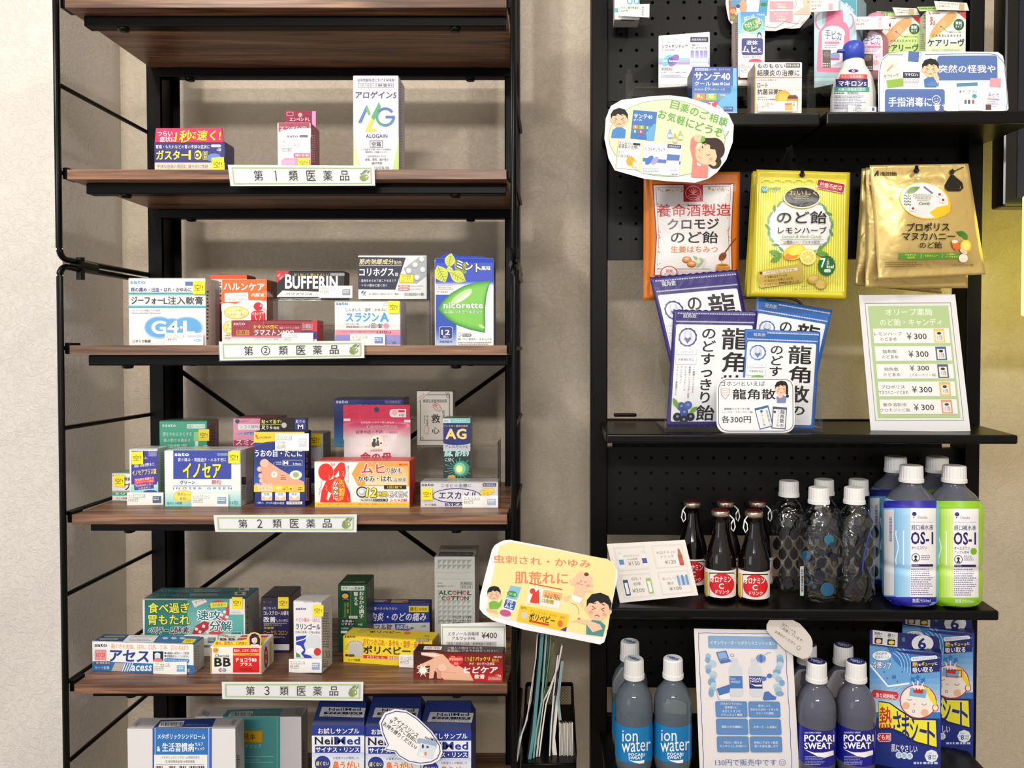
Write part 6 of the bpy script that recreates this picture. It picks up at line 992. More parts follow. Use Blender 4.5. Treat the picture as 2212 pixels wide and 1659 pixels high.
def ops(a):
    a.ring(1780, 110, 140, 140, 4, '#c88a98', 20, 90); a.l([(1238, 0), (1262, 120), (1300, 190)], 3, '#c88a98') if 0 else None
    a.r(1265, 0, 1330, 190, '#b06a4a', a=-4); a.r(1278, 0, 1420, 60, '#6a9ac0'); a.e(1390, 60, 36, 60, '#e0a888'); a.e(1470, 40, 34, 50, '#ece4e4'); a.e(1300, 100, 26, 22, '#dca070'); a.e(1345, 55, 20, 16, '#3a5a78'); a.e(1355, 120, 40, 20, '#e8d0c0'); a.e(1300, 160, 26, 16, '#7aa86a')
    a.p([(1540, 0), (1616, 0), (1600, 140), (1524, 130)], '#5aa0c8'); a.e(1575, 40, 30, 18, '#3a8a4a'); a.r(1628, 10, 1840, 82, '#e8a8b4'); a.t('液体ムヒ', 1690, 28, 1770, 48, '#fff', b=1); a.t('¥860', 1700, 54, 1776, 74, '#fff', b=1); a.r(1628, 98, 1835, 192, '#e8a8b4'); a.t('塩のいらなくなる', 1665, 112, 1796, 130, '#fff', b=1); a.t('スプレー', 1690, 138, 1770, 156, '#fff', b=1); a.t('¥1000', 1688, 164, 1772, 184, '#fff', b=1)
    a.p([(1840, 120), (1900, 80), (1990, 40), (2000, 130), (1850, 130)], '#f0c8b0'); a.e(1985, 20, 60, 48, '#f4cdb4'); a.l([(1965, 10), (1985, 18), (1965, 26)], 4, '#3a2018'); a.l([(1860, 0), (1870, 40), (1850, 60), (1860, 80)], 2.5, '#8a6a60'); a.l([(1590, 235), (1680, 250), (1770, 190), (1790, 200), (1888, 210)], 4, '#b88090')
card('cloud_sign', 'pink scalloped sign cut off by the top edge, fixed to the pegboard', 'sign', 'k', None, 1.262, ops, outline=[(1238, -60), (1234, 30), (1248, 120), (1262, 180), (1300, 230), (1480, 262), (1600, 276), (1680, 278), (1760, 252), (1830, 256), (1900, 250), (1985, 150), (2010, 60), (2010, -60)], color='#f3ecea')
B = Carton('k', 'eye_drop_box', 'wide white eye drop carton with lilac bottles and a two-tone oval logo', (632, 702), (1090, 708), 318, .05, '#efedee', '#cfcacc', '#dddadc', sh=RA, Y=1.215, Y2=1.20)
a = B.art(); a.t('涙に近い性質で', 662, 344, 815, 364, '#8fd0d8', b=1); a.t('乾いた瞳をやさしくうるおす', 662, 368, 896, 388, '#8fd0d8', b=1); a.t('ソフトサンティア', 662, 400, 895, 434, '#222436', b=3); a.t('人工涙液型点眼剤', 660, 440, 776, 454, '#555'); a.r(918, 332, 1078, 376, '#22264a'); a.t('防腐剤無添加', 930, 344, 1060, 366, '#e8e8f0', b=2); a.t('裸眼にも、', 932, 396, 1002, 412, '#333', b=1); a.t('コンタクトにも', 930, 420, 1062, 438, '#333', b=1)
a.r(632, 520, 1092, 545, '#8fc8dc'); a.r(632, 550, 1092, 575, '#b89ac8'); a.e(710, 540, 60, 34, '#6ac4d4', a=-52); a.e(768, 540, 62, 36, '#8a6ab8', a=-50); a.e(738, 542, 30, 26, '#4a5ab0', a=-50); a.t('Soft Santear', 668, 534, 815, 556, '#f0eef4', b=2)
for x in (920, 962, 1004, 1040): a.g(x, 452, x+30, 520, '#8f86c8', '#b4aedc', 3); a.off += 0
a.r(915, 520, 1072, 590, '#e4e4ec'); a.r(920, 552, 1068, 562, '#a8c0d0'); a.box(655, 606, 760, 628, 2, '#777'); a.t('第3類医薬品', 662, 610, 752, 625, '#444'); a.t('目の疲れ・コンタクト装着時の不快感に', 655, 642, 888, 656, '#555'); a.r(652, 664, 885, 694, '#dcdaec'); a.m(658, 668, 880, 692, 2, '#777', .5)
s_ = B.art('left', 'side_print'); s_.r(602, 545, 624, 620, '#2a2c4a'); s_.m(596, 400, 624, 530, 8, '#a8a4a8'); s_.bars(594, 650, 618, 710, 12); B.end()
B = Carton('k', 'eye_cool_box', 'blue gradient eye drop carton with coloured vitamin squares', (935, 990), (1335, 990), 600, .045, '#3a56a8', '#24386a', '#2f4890', sh=SA, Y=1.152, lean=0)
a = B.art(); a.g(925, 596, 1340, 940, '#3c4c9c', '#5a9ad0', 10); a.r(925, 940, 1340, 1010, '#d8dade'); a.r(960, 610, 1078, 634, '#c8d4ee'); a.t('第3類医薬品', 966, 613, 1072, 631, '#2a3a80', b=1); a.t('[目の疲れ、目のかすみに]', 1088, 613, 1274, 633, '#dfe6f4', b=1); a.t('サンテ40', 955, 648, 1274, 720, '#fff', b=3.5); a.t('クール', 955, 730, 1100, 768, '#fff', b=3); a.t('Sante 40 Cool', 1115, 738, 1270, 764, '#fff', b=2); a.t('疲れ目に効く', 955, 792, 1045, 810, '#fff', b=1); a.t('5つ', 1050, 784, 1098, 812, '#fff', b=2); a.t('の成分+クール感', 1100, 792, 1225, 810, '#fff', b=1)
for x, c, t1, y in ((955, '#e8903a', 'B₆', 836), (1058, '#a8c438', 'E', 836), (1162, '#7f9ab0', 'クロロ', 836), (955, '#3a8aa8', 'B₁', 906), (1058, '#d8485a', 'T', 906)): a.r(x, y, x+94, y+62, c); a.t(t1, x+25, y+8, x+70, y+(44 if len(t1) < 3 else 24), '#fff', b=3)
a.p([(1240, 1000), (1165, 940), (1180, 900), (1280, 830), (1290, 770), (1340, 770), (1340, 1000)], '#6ab4e0'); a.r(1300, 610, 1332, 770, '#7ac0e8'); a.t('クール', 1120, 960, 1180, 978, '#333', b=2); a.r(1215, 955, 1300, 1000, '#2f5f9a'); a.t('サンテ40', 1222, 962, 1290, 980, '#dfe8f4', b=1); B.end()
B = Carton('k', 'itch_liquid_box', 'tall slim white carton with sky blue top and a penguin, behind the sty carton', (1345, 715), (1582, 715), 105, .045, '#f0edec', '#d8c8c0', '#7ab4d4', sh=RA, Y=1.205, Y2=1.205)
a = B.art(); a.g(1365, 105, 1592, 300, '#3a8ac8', '#9ad4ec', 6); a.r(1320, 105, 1368, 300, '#8ac4e4'); a.p([(1365, 300), (1420, 290), (1480, 310), (1592, 285), (1592, 320), (1365, 320)], '#f0edec'); a.e(1474, 224, 94, 64, '#cfe4a8', a=-20); a.e(1474, 224, 88, 57, '#3f8f3c', a=-20); a.t('すばやく浸透', 1400, 188, 1548, 238, '#fff', b=3, a=-20); a.t('しっかり治療', 1425, 238, 1530, 262, '#fff', b=2, a=-20); a.t('爽快クール感!', 1395, 138, 1495, 172, '#fff', b=2, a=-16); a.t('MUHI', 1516, 124, 1580, 138, '#fff', b=4)
a.e(1536, 318, 20, 30, '#22285a'); a.e(1536, 326, 12, 20, '#f0f0f0'); a.r(1378, 342, 1568, 492, '#23307c', rad=18); a.t('液体', 1420, 362, 1520, 402, '#fff', b=4); a.t('ムヒ', 1382, 412, 1512, 472, '#fff', b=6); a.t('S.', 1520, 436, 1562, 470, '#fff', b=1); a.t('かゆみ・虫さされ', 1388, 500, 1550, 520, '#444', b=1); a.e(1500, 550, 60, 24, '#d83a6a'); a.r(1345, 688, 1582, 716, '#8a3a3a')
s_ = B.art('left', 'side_print'); s_.m(1322, 200, 1340, 600, 22, '#7a8aa0'); B.price(1362, 555, 1560, 695, '液体ムヒS', '860円', None); B.end()
B = Carton('k', 'sty_treatment_box', 'white and grid patterned carton with an amber dropper bottle and price card', (1495, 1005), (1915, 1005), 555, .045, '#f0ebe4', '#b8a898', '#d8cfc6', sh=SA, Y=1.15, Y2=1.15)
a = B.art()
for k in range(20): a.r(1495+k*21, 700, 1496.5+k*21, 1010, '#ded8ce'); a.off -= a.step
for k in range(15): a.r(1495, 700+k*21, 1915, 701.5+k*21, '#ded8ce'); a.off -= a.step
a.off += a.step
a.r(1482, 700, 1496, 1010, '#f0a850'); a.g(1497, 600, 1506, 1005, '#f08a50', '#f0c850', 5); a.r(1495, 690, 1915, 694, '#c84a3a'); a.t('ものもらい', 1518, 570, 1768, 610, '#2a2424', b=3); a.t('結膜炎の治療に', 1516, 624, 1895, 680, '#2a2424', b=3); a.r(1774, 568, 1900, 604, '#2a2424'); a.t('眼科用薬', 1780, 574, 1894, 598, '#f0ebe4', b=2); a.t('小さなお子様にも', 1522, 706, 1690, 724, '#c8484a', b=1.5); a.t('ロート', 1520, 742, 1610, 784, '#2a2424', b=3); a.t('抗菌目薬EX', 1518, 798, 1768, 846, '#2a2424', b=3); a.t('有効成分が', 1520, 864, 1600, 878, '#555'); a.t('長くとどまる濃縮粘着性', 1520, 882, 1715, 898, '#555')
a.e(1750, 880, 72, 72, '#f0a428'); a.e(1752, 885, 50, 50, '#f6c050'); a.r(1812, 775, 1858, 855, '#d8dce0', rad=4); a.r(1788, 862, 1882, 886, '#5a3018', rad=10); a.r(1800, 852, 1868, 870, '#6a3a1c', rad=6); a.p([(1780, 885), (1885, 885), (1878, 1005), (1785, 1005)], '#c88a3c'); a.r(1790, 905, 1875, 1000, '#f0ebe0'); a.t('抗菌', 1838, 908, 1854, 950, '#333', v=1, b=2); B.price(1522, 908, 1835, 998, 'ロート抗菌目薬EX', '1080円', None); a2 = B.arts[-1][0]; a2.r(1764, 918, 1832, 990, '#d8b070'); a2.m(1768, 925, 1828, 945, 2, '#333'); B.end()
B = Carton('l', 'gel_refill_box', 'large pale blue carton with a pink pump bottle picture and grey side', (243, 675), (620, 678), 15, .055, '#bcd8e0', '#9ab8c4', '#a8c4ce', sh=RB, Y=1.228, Y2=1.19, cat='hand gel box')
a = B.art(); a.g(243, 15, 622, 690, '#c4e0e8', '#a8ccd6', 6); pk = '#e87a9c'; a.p([(480, 0), (622, 0), (622, 145)], '#4a9ab0'); a.t('無香料。', 520, 30, 612, 112, '#e8f4f6', b=3, a=45) if 0 else a.t('無香料', 505, 52, 610, 86, '#e8f4f6', b=3, a=45); a.p([(355, 90), (500, 90), (505, 195), (530, 205), (560, 260), (566, 640), (545, 650), (275, 645), (266, 620), (285, 290), (345, 205)], pk); a.ring(300, 190, 50, 80, 14, pk, 90, 270); a.ring(560, 190, 40, 70, 12, pk, -90, 90); a.e(415, 300, 105, 70, '#e8e4f0'); a.r(312, 300, 510, 606, '#e4e2ee', rad=14)
a.t('手ピカ', 342, 272, 488, 356, '#3a4a86', b=1.5, dy=20); a.t('ジェル', 400, 332, 486, 364, '#3a5a9a', b=1); a.r(338, 372, 470, 392, '#d85a80', rad=6); a.t('消毒用アルコールジェル', 345, 376, 462, 388, '#fff'); a.m(335, 400, 460, 432, 2, '#8a8aa8'); a.r(318, 446, 392, 606, '#5a4644'); a.e(355, 485, 30, 26, '#7a6a64'); a.m(322, 560, 400, 600, 2, '#f0e8e0'); a.e(430, 500, 44, 30, '#8a90c8'); a.r(392, 520, 470, 540, '#b84a7a', rad=6)
s_ = B.art('left', 'side_print'); s_.m(125, 140, 232, 300, 9, '#6a7a84', .35); s_.m(120, 300, 200, 460, 9, '#6a7a84', .35, seed=5); s_.m(118, 470, 180, 620, 8, '#6a7a84', .35, seed=7); s_.r(120, 150, 148, 170, '#3a4448')
c_, sf = card('price_card', 'white folded price card', None, 'l', [(208, -20), (462, -20), (460, 95), (208, 108)], 1.20, None, color='#ece8e2'); h_ = Art(sf, 'l'); h_.t('手ピカジェル', 220, 8, 312, 26, '#4a5a3a'); h_.t('ホルダー付き', 218, 38, 304, 60, '#4a5a3a'); h_.t('980円', 220, 70, 262, 90, '#4a5a3a'); h_.r(372, 30, 412, 85, '#e0a0b0'); o = h_.done('card_print', None); attach(o, c_); attach(c_, B.o); B.end()
def caref(name, lab, bl, br, top, Y, S_, M_, topq, sq):
    B = Carton('l', 'bandage_box', lab, bl, br, top, .035, '#f0efe8', '#cfd4c4', '#d8e4b8', sh=S_, Y=Y, cat='bandage box'); return B
B = caref('', 'white and green bandage carton marked M, left of the similar one', (850, 672), (1182, 675), 142, 1.222, RB, 'M', 0, 0)
a = B.art(); a.p([(850, 480), (1000, 360), (1100, 300), (1185, 260), (1185, 690), (850, 690)], '#8ac43a'); a.p([(880, 470), (960, 400), (1010, 330), (1190, 240), (1190, 470), (880, 470)], '#c8e08a'); a.p([(860, 340), (985, 200), (1040, 165), (1090, 155), (1120, 180), (1115, 215), (1080, 250), (930, 400), (870, 440), (850, 400)], '#e0a468'); a.p([(940, 300), (1000, 225), (1045, 265), (980, 335)], '#e8b482'); a.p([(1125, 148), (1190, 145), (1190, 215), (1150, 180)], '#d83a34'); a.t('NICHIBAN', 905, 158, 974, 170, '#a83a3a', b=2); a.t('M', 900, 205, 930, 240, '#b03a3a', b=4); a.t('10枚入', 880, 244, 948, 275, '#b03a3a', b=3); a.e(1140, 260, 46, 48, '#1f5a34'); a.t('素肌', 1112, 230, 1168, 258, '#fff', b=4); a.t('タイプ', 1112, 264, 1168, 290, '#fff', b=3); a.l([(978, 285), (1040, 332)], 2.5, '#333'); a.e(978, 285, 6, 6, '#333'); a.t('高密着ウレタン不織布', 1046, 322, 1168, 336, '#222', b=1); a.t('CARELEAVES', 895, 355, 1158, 374, '#444', b=1, sp=1.5); a.t('ケアリーヴ', 870, 395, 1178, 460, '#1c4a28', b=6); B.end()
ct, sf = card('shaped_top', 'torn open green flap', None, 'l', [(800, 100), (975, 108), (985, 150), (850, 150)], 1.226, None, color='#b8d88a'); h_ = Art(sf, 'l'); h_.t('CARELEAVES', 805, 104, 970, 118, '#2a5a2a', b=2); h_.t('M 10', 825, 125, 905, 140, '#b03a3a', b=3); o = h_.done('flap_print', None); attach(o, ct); attach(ct, B.o)
B = caref('', 'white and green bandage carton marked S 30, right of the M one', (1242, 690), (1598, 690), 98, 1.20, RB, 'S', 0, 0)
a = B.art(); a.g(1242, 400, 1600, 690, '#e8f0d0', '#86c23a', 8); a.p([(1275, 320), (1320, 240), (1400, 160), (1450, 120), (1500, 112), (1525, 135), (1515, 165), (1460, 230), (1380, 290), (1320, 335), (1285, 345)], '#9ad04a'); a.p([(1278, 310), (1320, 235), (1400, 150), (1440, 116), (1480, 106), (1510, 118), (1518, 140), (1500, 170), (1440, 235), (1370, 290), (1300, 335)], '#e0a468'); a.p([(1350, 240), (1400, 180), (1440, 215), (1385, 275)], '#e8b482'); a.p([(1515, 98), (1602, 98), (1605, 175)], '#d83a34'); a.t('しなやか', 1525, 108, 1598, 126, '#ffe8e0', b=2); a.p([(1268, 110), (1275, 104), (1290, 128), (1284, 132)], '#d83a34'); a.t('NICHIBAN', 1300, 110, 1372, 124, '#a83a3a', b=2)
a.t('S', 1282, 150, 1310, 186, '#b03a3a', b=4); a.t('サイズ', 1316, 172, 1342, 184, '#b03a3a'); a.t('30', 1282, 190, 1328, 224, '#b03a3a', b=3); a.t('枚入', 1330, 208, 1350, 220, '#b03a3a'); a.e(1540, 220, 47, 52, '#1f5a34'); a.t('素肌', 1510, 192, 1568, 220, '#fff', b=4); a.t('タイプ', 1510, 226, 1568, 250, '#fff', b=3); a.l([(1380, 238), (1445, 290)], 2.5, '#333'); a.e(1380, 238, 6, 6, '#333'); a.t('高密着ウレタン不織布', 1450, 280, 1566, 294, '#222', b=1); a.t('CARELEAVES', 1300, 308, 1560, 328, '#555', b=1, sp=1.5); a.t('ケアリーヴ', 1260, 348, 1590, 415, '#1c4a28', b=6); a.t('やさしい素肌タッチ', 1300, 438, 1550, 464, '#f4f8ec', b=2, o='#5a9a3a', ow=2)
s_ = B.art('left', 'side_print'); s_.t('ケアリーヴ', 1222, 130, 1240, 260, '#1c4a28', v=1, b=3); s_.m(1198, 300, 1236, 440, 8, '#8a9a7a')
ct, sf = card('shaped_top', 'torn open green flap', None, 'l', [(1165, 62), (1345, 58), (1350, 96), (1190, 100)], 1.205, None, color='#b8d88a'); h_ = Art(sf, 'l'); h_.t('CARELEAVES', 1180, 68, 1335, 82, '#2a5a2a', b=2); o = h_.done('flap_print', None); attach(o, ct); attach(ct, B.o); B.end()
for q, t1, lab, Y in (([(945, 66), (1160, 74), (1190, 135), (975, 140)], 'Mサイズ', 'curled white price card on the bandage carton marked M', 1.214), ([(1318, 8), (1612, 26), (1632, 96), (1340, 88)], 'Sサイズ', 'curled white price card on the bandage carton marked S', 1.192)):
    def ops(a): a.t('ケアリーヴ '+t1, q[0][0]+40, q[0][1]+18, q[1][0]-75, q[0][1]+34, '#4a5a3a', a=3); a.t('(30枚入り)', q[0][0]+45, q[0][1]+40, q[0][0]+140, q[0][1]+54, '#4a5a3a', a=3); a.r(q[1][0]-70, q[1][1]+5, q[1][0]-22, q[1][1]+60, '#c8b890', a=8)
    card('price_card', lab, 'price card', 'l', q, Y, ops, color='#efece6', lean=-.3)
# gel bottle with tag
def bottle(name, label, cat, prof, X, Y, z, mat, group=None, n=36, sq=0):
    t = empty(name, label, cat, group, loc=(X, Y, z)); b = lathe('body', prof, X, Y, z, mat, t, n, sq); return t, b
def rfn(prof, z0):
    def f(z):
        h = z-z0
        if h <= prof[0][0]: return prof[0][1]
        for (a, ra), (b, rb) in zip([p[:2] for p in prof], [p[:2] for p in prof[1:]]):
            if a <= h <= b and b > a: return ra+(rb-ra)*(h-a)/(b-a)
        return prof[-1][1]
    return f
def band(name, prof, h0, h1, X, Y, z, mat, parent, e=.0004, n=40):
    f = rfn(prof, 0); hs = sorted(set([h0+(h1-h0)*k/10 for k in range(11)]+[p[0] for p in prof if h0 < p[0] < h1])); return lathe(name, [(h, f(h)+e) for h in hs], X, Y, z, mat, parent, n, cap=False)
def cap_(prof_h, X, Y, z, r, hh, mat, t, top=None, ridges=True):
    V = []; Fc = []; N = 48; R = [(0, r*1.05), (hh*.2, r*1.05), (hh*.22, r), (hh*.94, r*.97), (hh, r*.88)]
    for i, (h, rr) in enumerate(R):
        for k in range(N): a_ = 2*PI*k/N; q = rr*(1-.02*(k % 2) if i >= 2 and ridges else 1); V.append((X+q*math.cos(a_), Y+q*math.sin(a_), z+prof_h+h))
        if i:
            for k in range(N): b = (i-1)*N; Fc.append((b+k, b+(k+1) % N, b+N+(k+1) % N, b+N+k))
    Fc.append(tuple(range(len(V)-N, len(V)))); Fc.append(tuple(range(N))[::-1]); c = mesh_obj('cap', V, Fc, mat, t)
    if top: d = lathe('cap_print', [(0, r*.86), (.0003, r*.85)], X, Y, z+prof_h+hh+.0001, top, c, 24)
    return c
# antiseptic squeeze bottle
X, Y = XW(1838, 1.17), 1.17; z = zs(SA, X, Y)+.0003; k_ = 1.17/F
pm = [(0, 44*k_), (.004, 47*k_), (30*k_, 46*k_), (50*k_, 46*k_), (80*k_, 40*k_), (95*k_, 34*k_), (110*k_, 25*k_), (122*k_, 22*k_), (126*k_, 19*k_)]
t, _ = bottle('antiseptic_bottle', 'white squeeze bottle with a blue flip cap and red navy green label bands', 'antiseptic bottle', pm, X, Y, z, WHITEP)
lathe('cap', [(124*k_, 21.5*k_), (150*k_, 22*k_), (158*k_, 21*k_), (163*k_, 16*k_)], X, Y, z, M('#3850c0', .35), t, 32); block('cap_tab', X-.024*1, X-.013, Y-.004, Y+.004, z+143*k_, z+148*k_, M('#3850c0', .35), t, .0006)
a = Art(Cyl(X, Y, rfn(pm, z)), 'l'); a.e(595, 634, 46, 14, '#23307c'); a.r(575, 620, 612, 648, '#d8343a'); a.e(595, 634, 10, 10, '#f0f0f0'); a.e(595, 634, 6, 7, '#d8343a'); a.p([(480, 666), (720, 666), (716, 706), (462, 706)], '#d8484a'); a.t('キズの殺菌消毒に', 486, 672, 692, 698, '#f6ecea', b=1.5); a.r(436, 708, 724, 780, '#28246a'); a.t('マキロン', 462, 724, 682, 772, '#fff', b=5); a.t('S', 690, 736, 712, 768, '#fff', b=2); a.r(424, 780, 738, 822, '#4aa08a'); a.t('皮膚の修復成分配合', 458, 788, 706, 814, '#e8f4f0', b=2); a.box(540, 824, 642, 844, 2, '#888'); a.t('第3類医薬品', 546, 827, 636, 841, '#444'); a.m(422, 825, 520, 845, 1, '#555'); a.m(426, 852, 715, 980, 9, '#5a6aa8', .38); o = a.done('front_print', None); attach(o, t)
c_, sf = card('price_card', 'white price card', None, 'l', [(546, 942), (800, 958), (800, 1012), (546, 1004)], 1.138, None, color='#f0eeea'); h_ = Art(sf, 'l'); h_.t('マキロンs', 592, 978, 662, 1000, '#4a5a3a'); h_.r(762, 962, 784, 992, '#3a5a9a'); o = h_.done('card_print', None); attach(o, c_); attach(c_, t)
X, Y = XW(1884, 1.21), 1.21; z = RB.p0.z+.0003; k_ = 1.21/F
pg = [(0, 24*k_), (.003, 27*k_), (80*k_, 27*k_), (95*k_, 24*k_), (105*k_, 16*k_), (110*k_, 13*k_), (118*k_, 13*k_)]
t, _ = bottle('gel_bottle', 'small pink hand gel bottle with a pink cap and white tag, behind the squeeze bottle', 'hand gel bottle', pg, X, Y, z, M('#c8909c', .2, Transmission_Weight=.35)); lathe('cap', [(116*k_, 19*k_), (140*k_, 19*k_), (146*k_, 15*k_)], X, Y, z, M('#e88ca8', .4), t, 28)
a = Art(Cyl(X, Y, rfn(pg, z)), 'l'); a.e(768, 360, 86, 80, '#ecdce6'); a.r(680, 360, 858, 630, '#e8d4e0'); a.t('手ピカ', 695, 315, 835, 400, '#3a4a86', b=1.5, dy=16); a.t('ジェル', 750, 372, 828, 404, '#8a4a8a', b=1); a.r(680, 410, 840, 432, '#d8507a', rad=8); a.t('消毒用アルコールジェル', 690, 414, 828, 428, '#fff'); a.m(680, 440, 838, 470, 2, '#8a7a98'); a.r(672, 482, 772, 636, '#5a4644'); a.e(722, 520, 36, 28, '#8a7870'); a.t('ローズ', 776, 476, 832, 498, '#c87aa0', b=1); a.t('香り', 790, 500, 832, 520, '#c87aa0', b=1); a.e(796, 560, 24, 24, '#e8a0b4'); a.m(676, 590, 800, 630, 2, '#f4e8ec'); o = a.done('front_print', None); attach(o, t)
c_, sf = card('price_card', 'white price card', None, 'l', [(612, 152), (915, 142), (912, 262), (615, 266)], 1.183, None, color='#efece6'); h_ = Art(sf, 'l'); h_.t('手ピカジェル', 622, 170, 735, 192, '#4a5a3a'); h_.t('550円', 620, 206, 690, 226, '#4a5a3a'); h_.r(820, 165, 848, 240, '#e4c4cc'); h_.r(826, 160, 842, 172, '#e88ca8'); o = h_.done('card_print', None); attach(o, c_); attach(c_, t)
def ops(a):
    bl = '#5572ae'; a.l([(830, 1000), (826, 800), (830, 640), (850, 540), (905, 490), (1040, 490)], 5, bl); a.l([(1235, 488), (1800, 478), (1880, 492), (1945, 560), (1968, 760), (1975, 920), (1960, 1000)], 5, bl)
    a.r(1348, 498, 1886, 718, bl, rad=26, a=-.5); a.t('突然の怪我や', 1360, 582, 1868, 652, '#fff', b=4); a.r(878, 798, 1414, 1010, bl, rad=26); a.t('手指消毒に', 910, 872, 1296, 955, '#fff', b=4); a.ring(1338, 892, 38, 38, 5, '#fff'); a.e(1326, 884, 4, 6, '#fff'); a.e(1350, 884, 4, 6, '#fff'); a.ring(1338, 896, 20, 16, 4, '#fff', 20, 160)
    a.p([(845, 545), (985, 512), (1000, 620), (1045, 770), (900, 790), (870, 640)], '#e8ead8'); a.p([(890, 720), (1040, 700), (1045, 770), (902, 790)], '#8fb84a'); a.t('ケアリーヴ', 870, 662, 1000, 700, '#333', b=3, a=-6); a.l([(895, 640), (950, 580)], 18, '#d8a878'); a.r(1088, 460, 1182, 552, bl, a=4); a.ring(1188, 488, 14, 24, 3, bl); a.p([(1100, 555), (1165, 562), (1195, 640), (1190, 770), (1045, 770), (1035, 640)], '#f4f4f2'); a.r(1040, 645, 1190, 700, '#3a3c50'); a.t('マキロンs', 1058, 655, 1175, 682, '#fff', b=3); a.m(1042, 706, 1186, 760, 4, '#8a8a98')
    ppl(a, 1285, 620, 1.7, '#4a78b8', skin='#f4c8a0'); a.p([(1240, 760), (1300, 730), (1360, 735), (1360, 770), (1290, 778)], '#5a86bc'); a.p([(1310, 680), (1350, 670), (1366, 700), (1350, 750), (1318, 700)], '#f4c8a0')
    a.p([(1520, 745), (1708, 738), (1732, 990), (1540, 990)], '#eef2f4'); a.p([(1520, 745), (1708, 738), (1710, 770), (1522, 778)], '#5a8ab0'); a.t('ポケ・クリン', 1542, 805, 1702, 838, '#3a5a78', b=1); a.e(1680, 862, 22, 20, '#5a9ab8')
    for x, c_ in ((1600, '#4a6a9a'), (1632, '#3a5a80'), (1668, '#b85a5a')): a.e(x, 885, 9, 10, '#f0d0b8'); a.r(x-10, 895, x+10, 930, c_)
    a.r(1820, 700, 1916, 785, '#e89ca8', a=4, rad=6); a.p([(1820, 780), (1900, 785), (1930, 830), (1940, 1000), (1755, 1000), (1775, 830)], '#f0eff2'); a.t('手ピカ', 1802, 830, 1900, 875, '#3a4a80', b=1); a.r(1796, 884, 1900, 894, '#c86a80', a=3); a.m(1790, 905, 1900, 960, 4, '#7a8ab8'); a.r(1780, 935, 1830, 985, '#6a4a44')
    for x, s2 in ((1345, -1), (1425, 1)):
        a.e(x, 968, 22, 26, '#f8e8dc')
        for k in range(5): t_ = math.radians(-150+k*28); a.l([(x, 962), (x+40*math.cos(t_), 962+40*math.sin(t_))], 9, '#f8e8dc')
card('injury_sign', 'wide white sign with two blue panels about sudden injuries, right end of top shelf', 'sign', 'l', None, 1.133, ops, outline=[(822, 1000), (815, 760), (822, 620), (850, 520), (900, 482), (1090, 460), (1400, 460), (1890, 466), (1935, 500), (1955, 600), (1980, 880), (1985, 975), (1970, 992)], color='#f1f1f5', base=.0004)
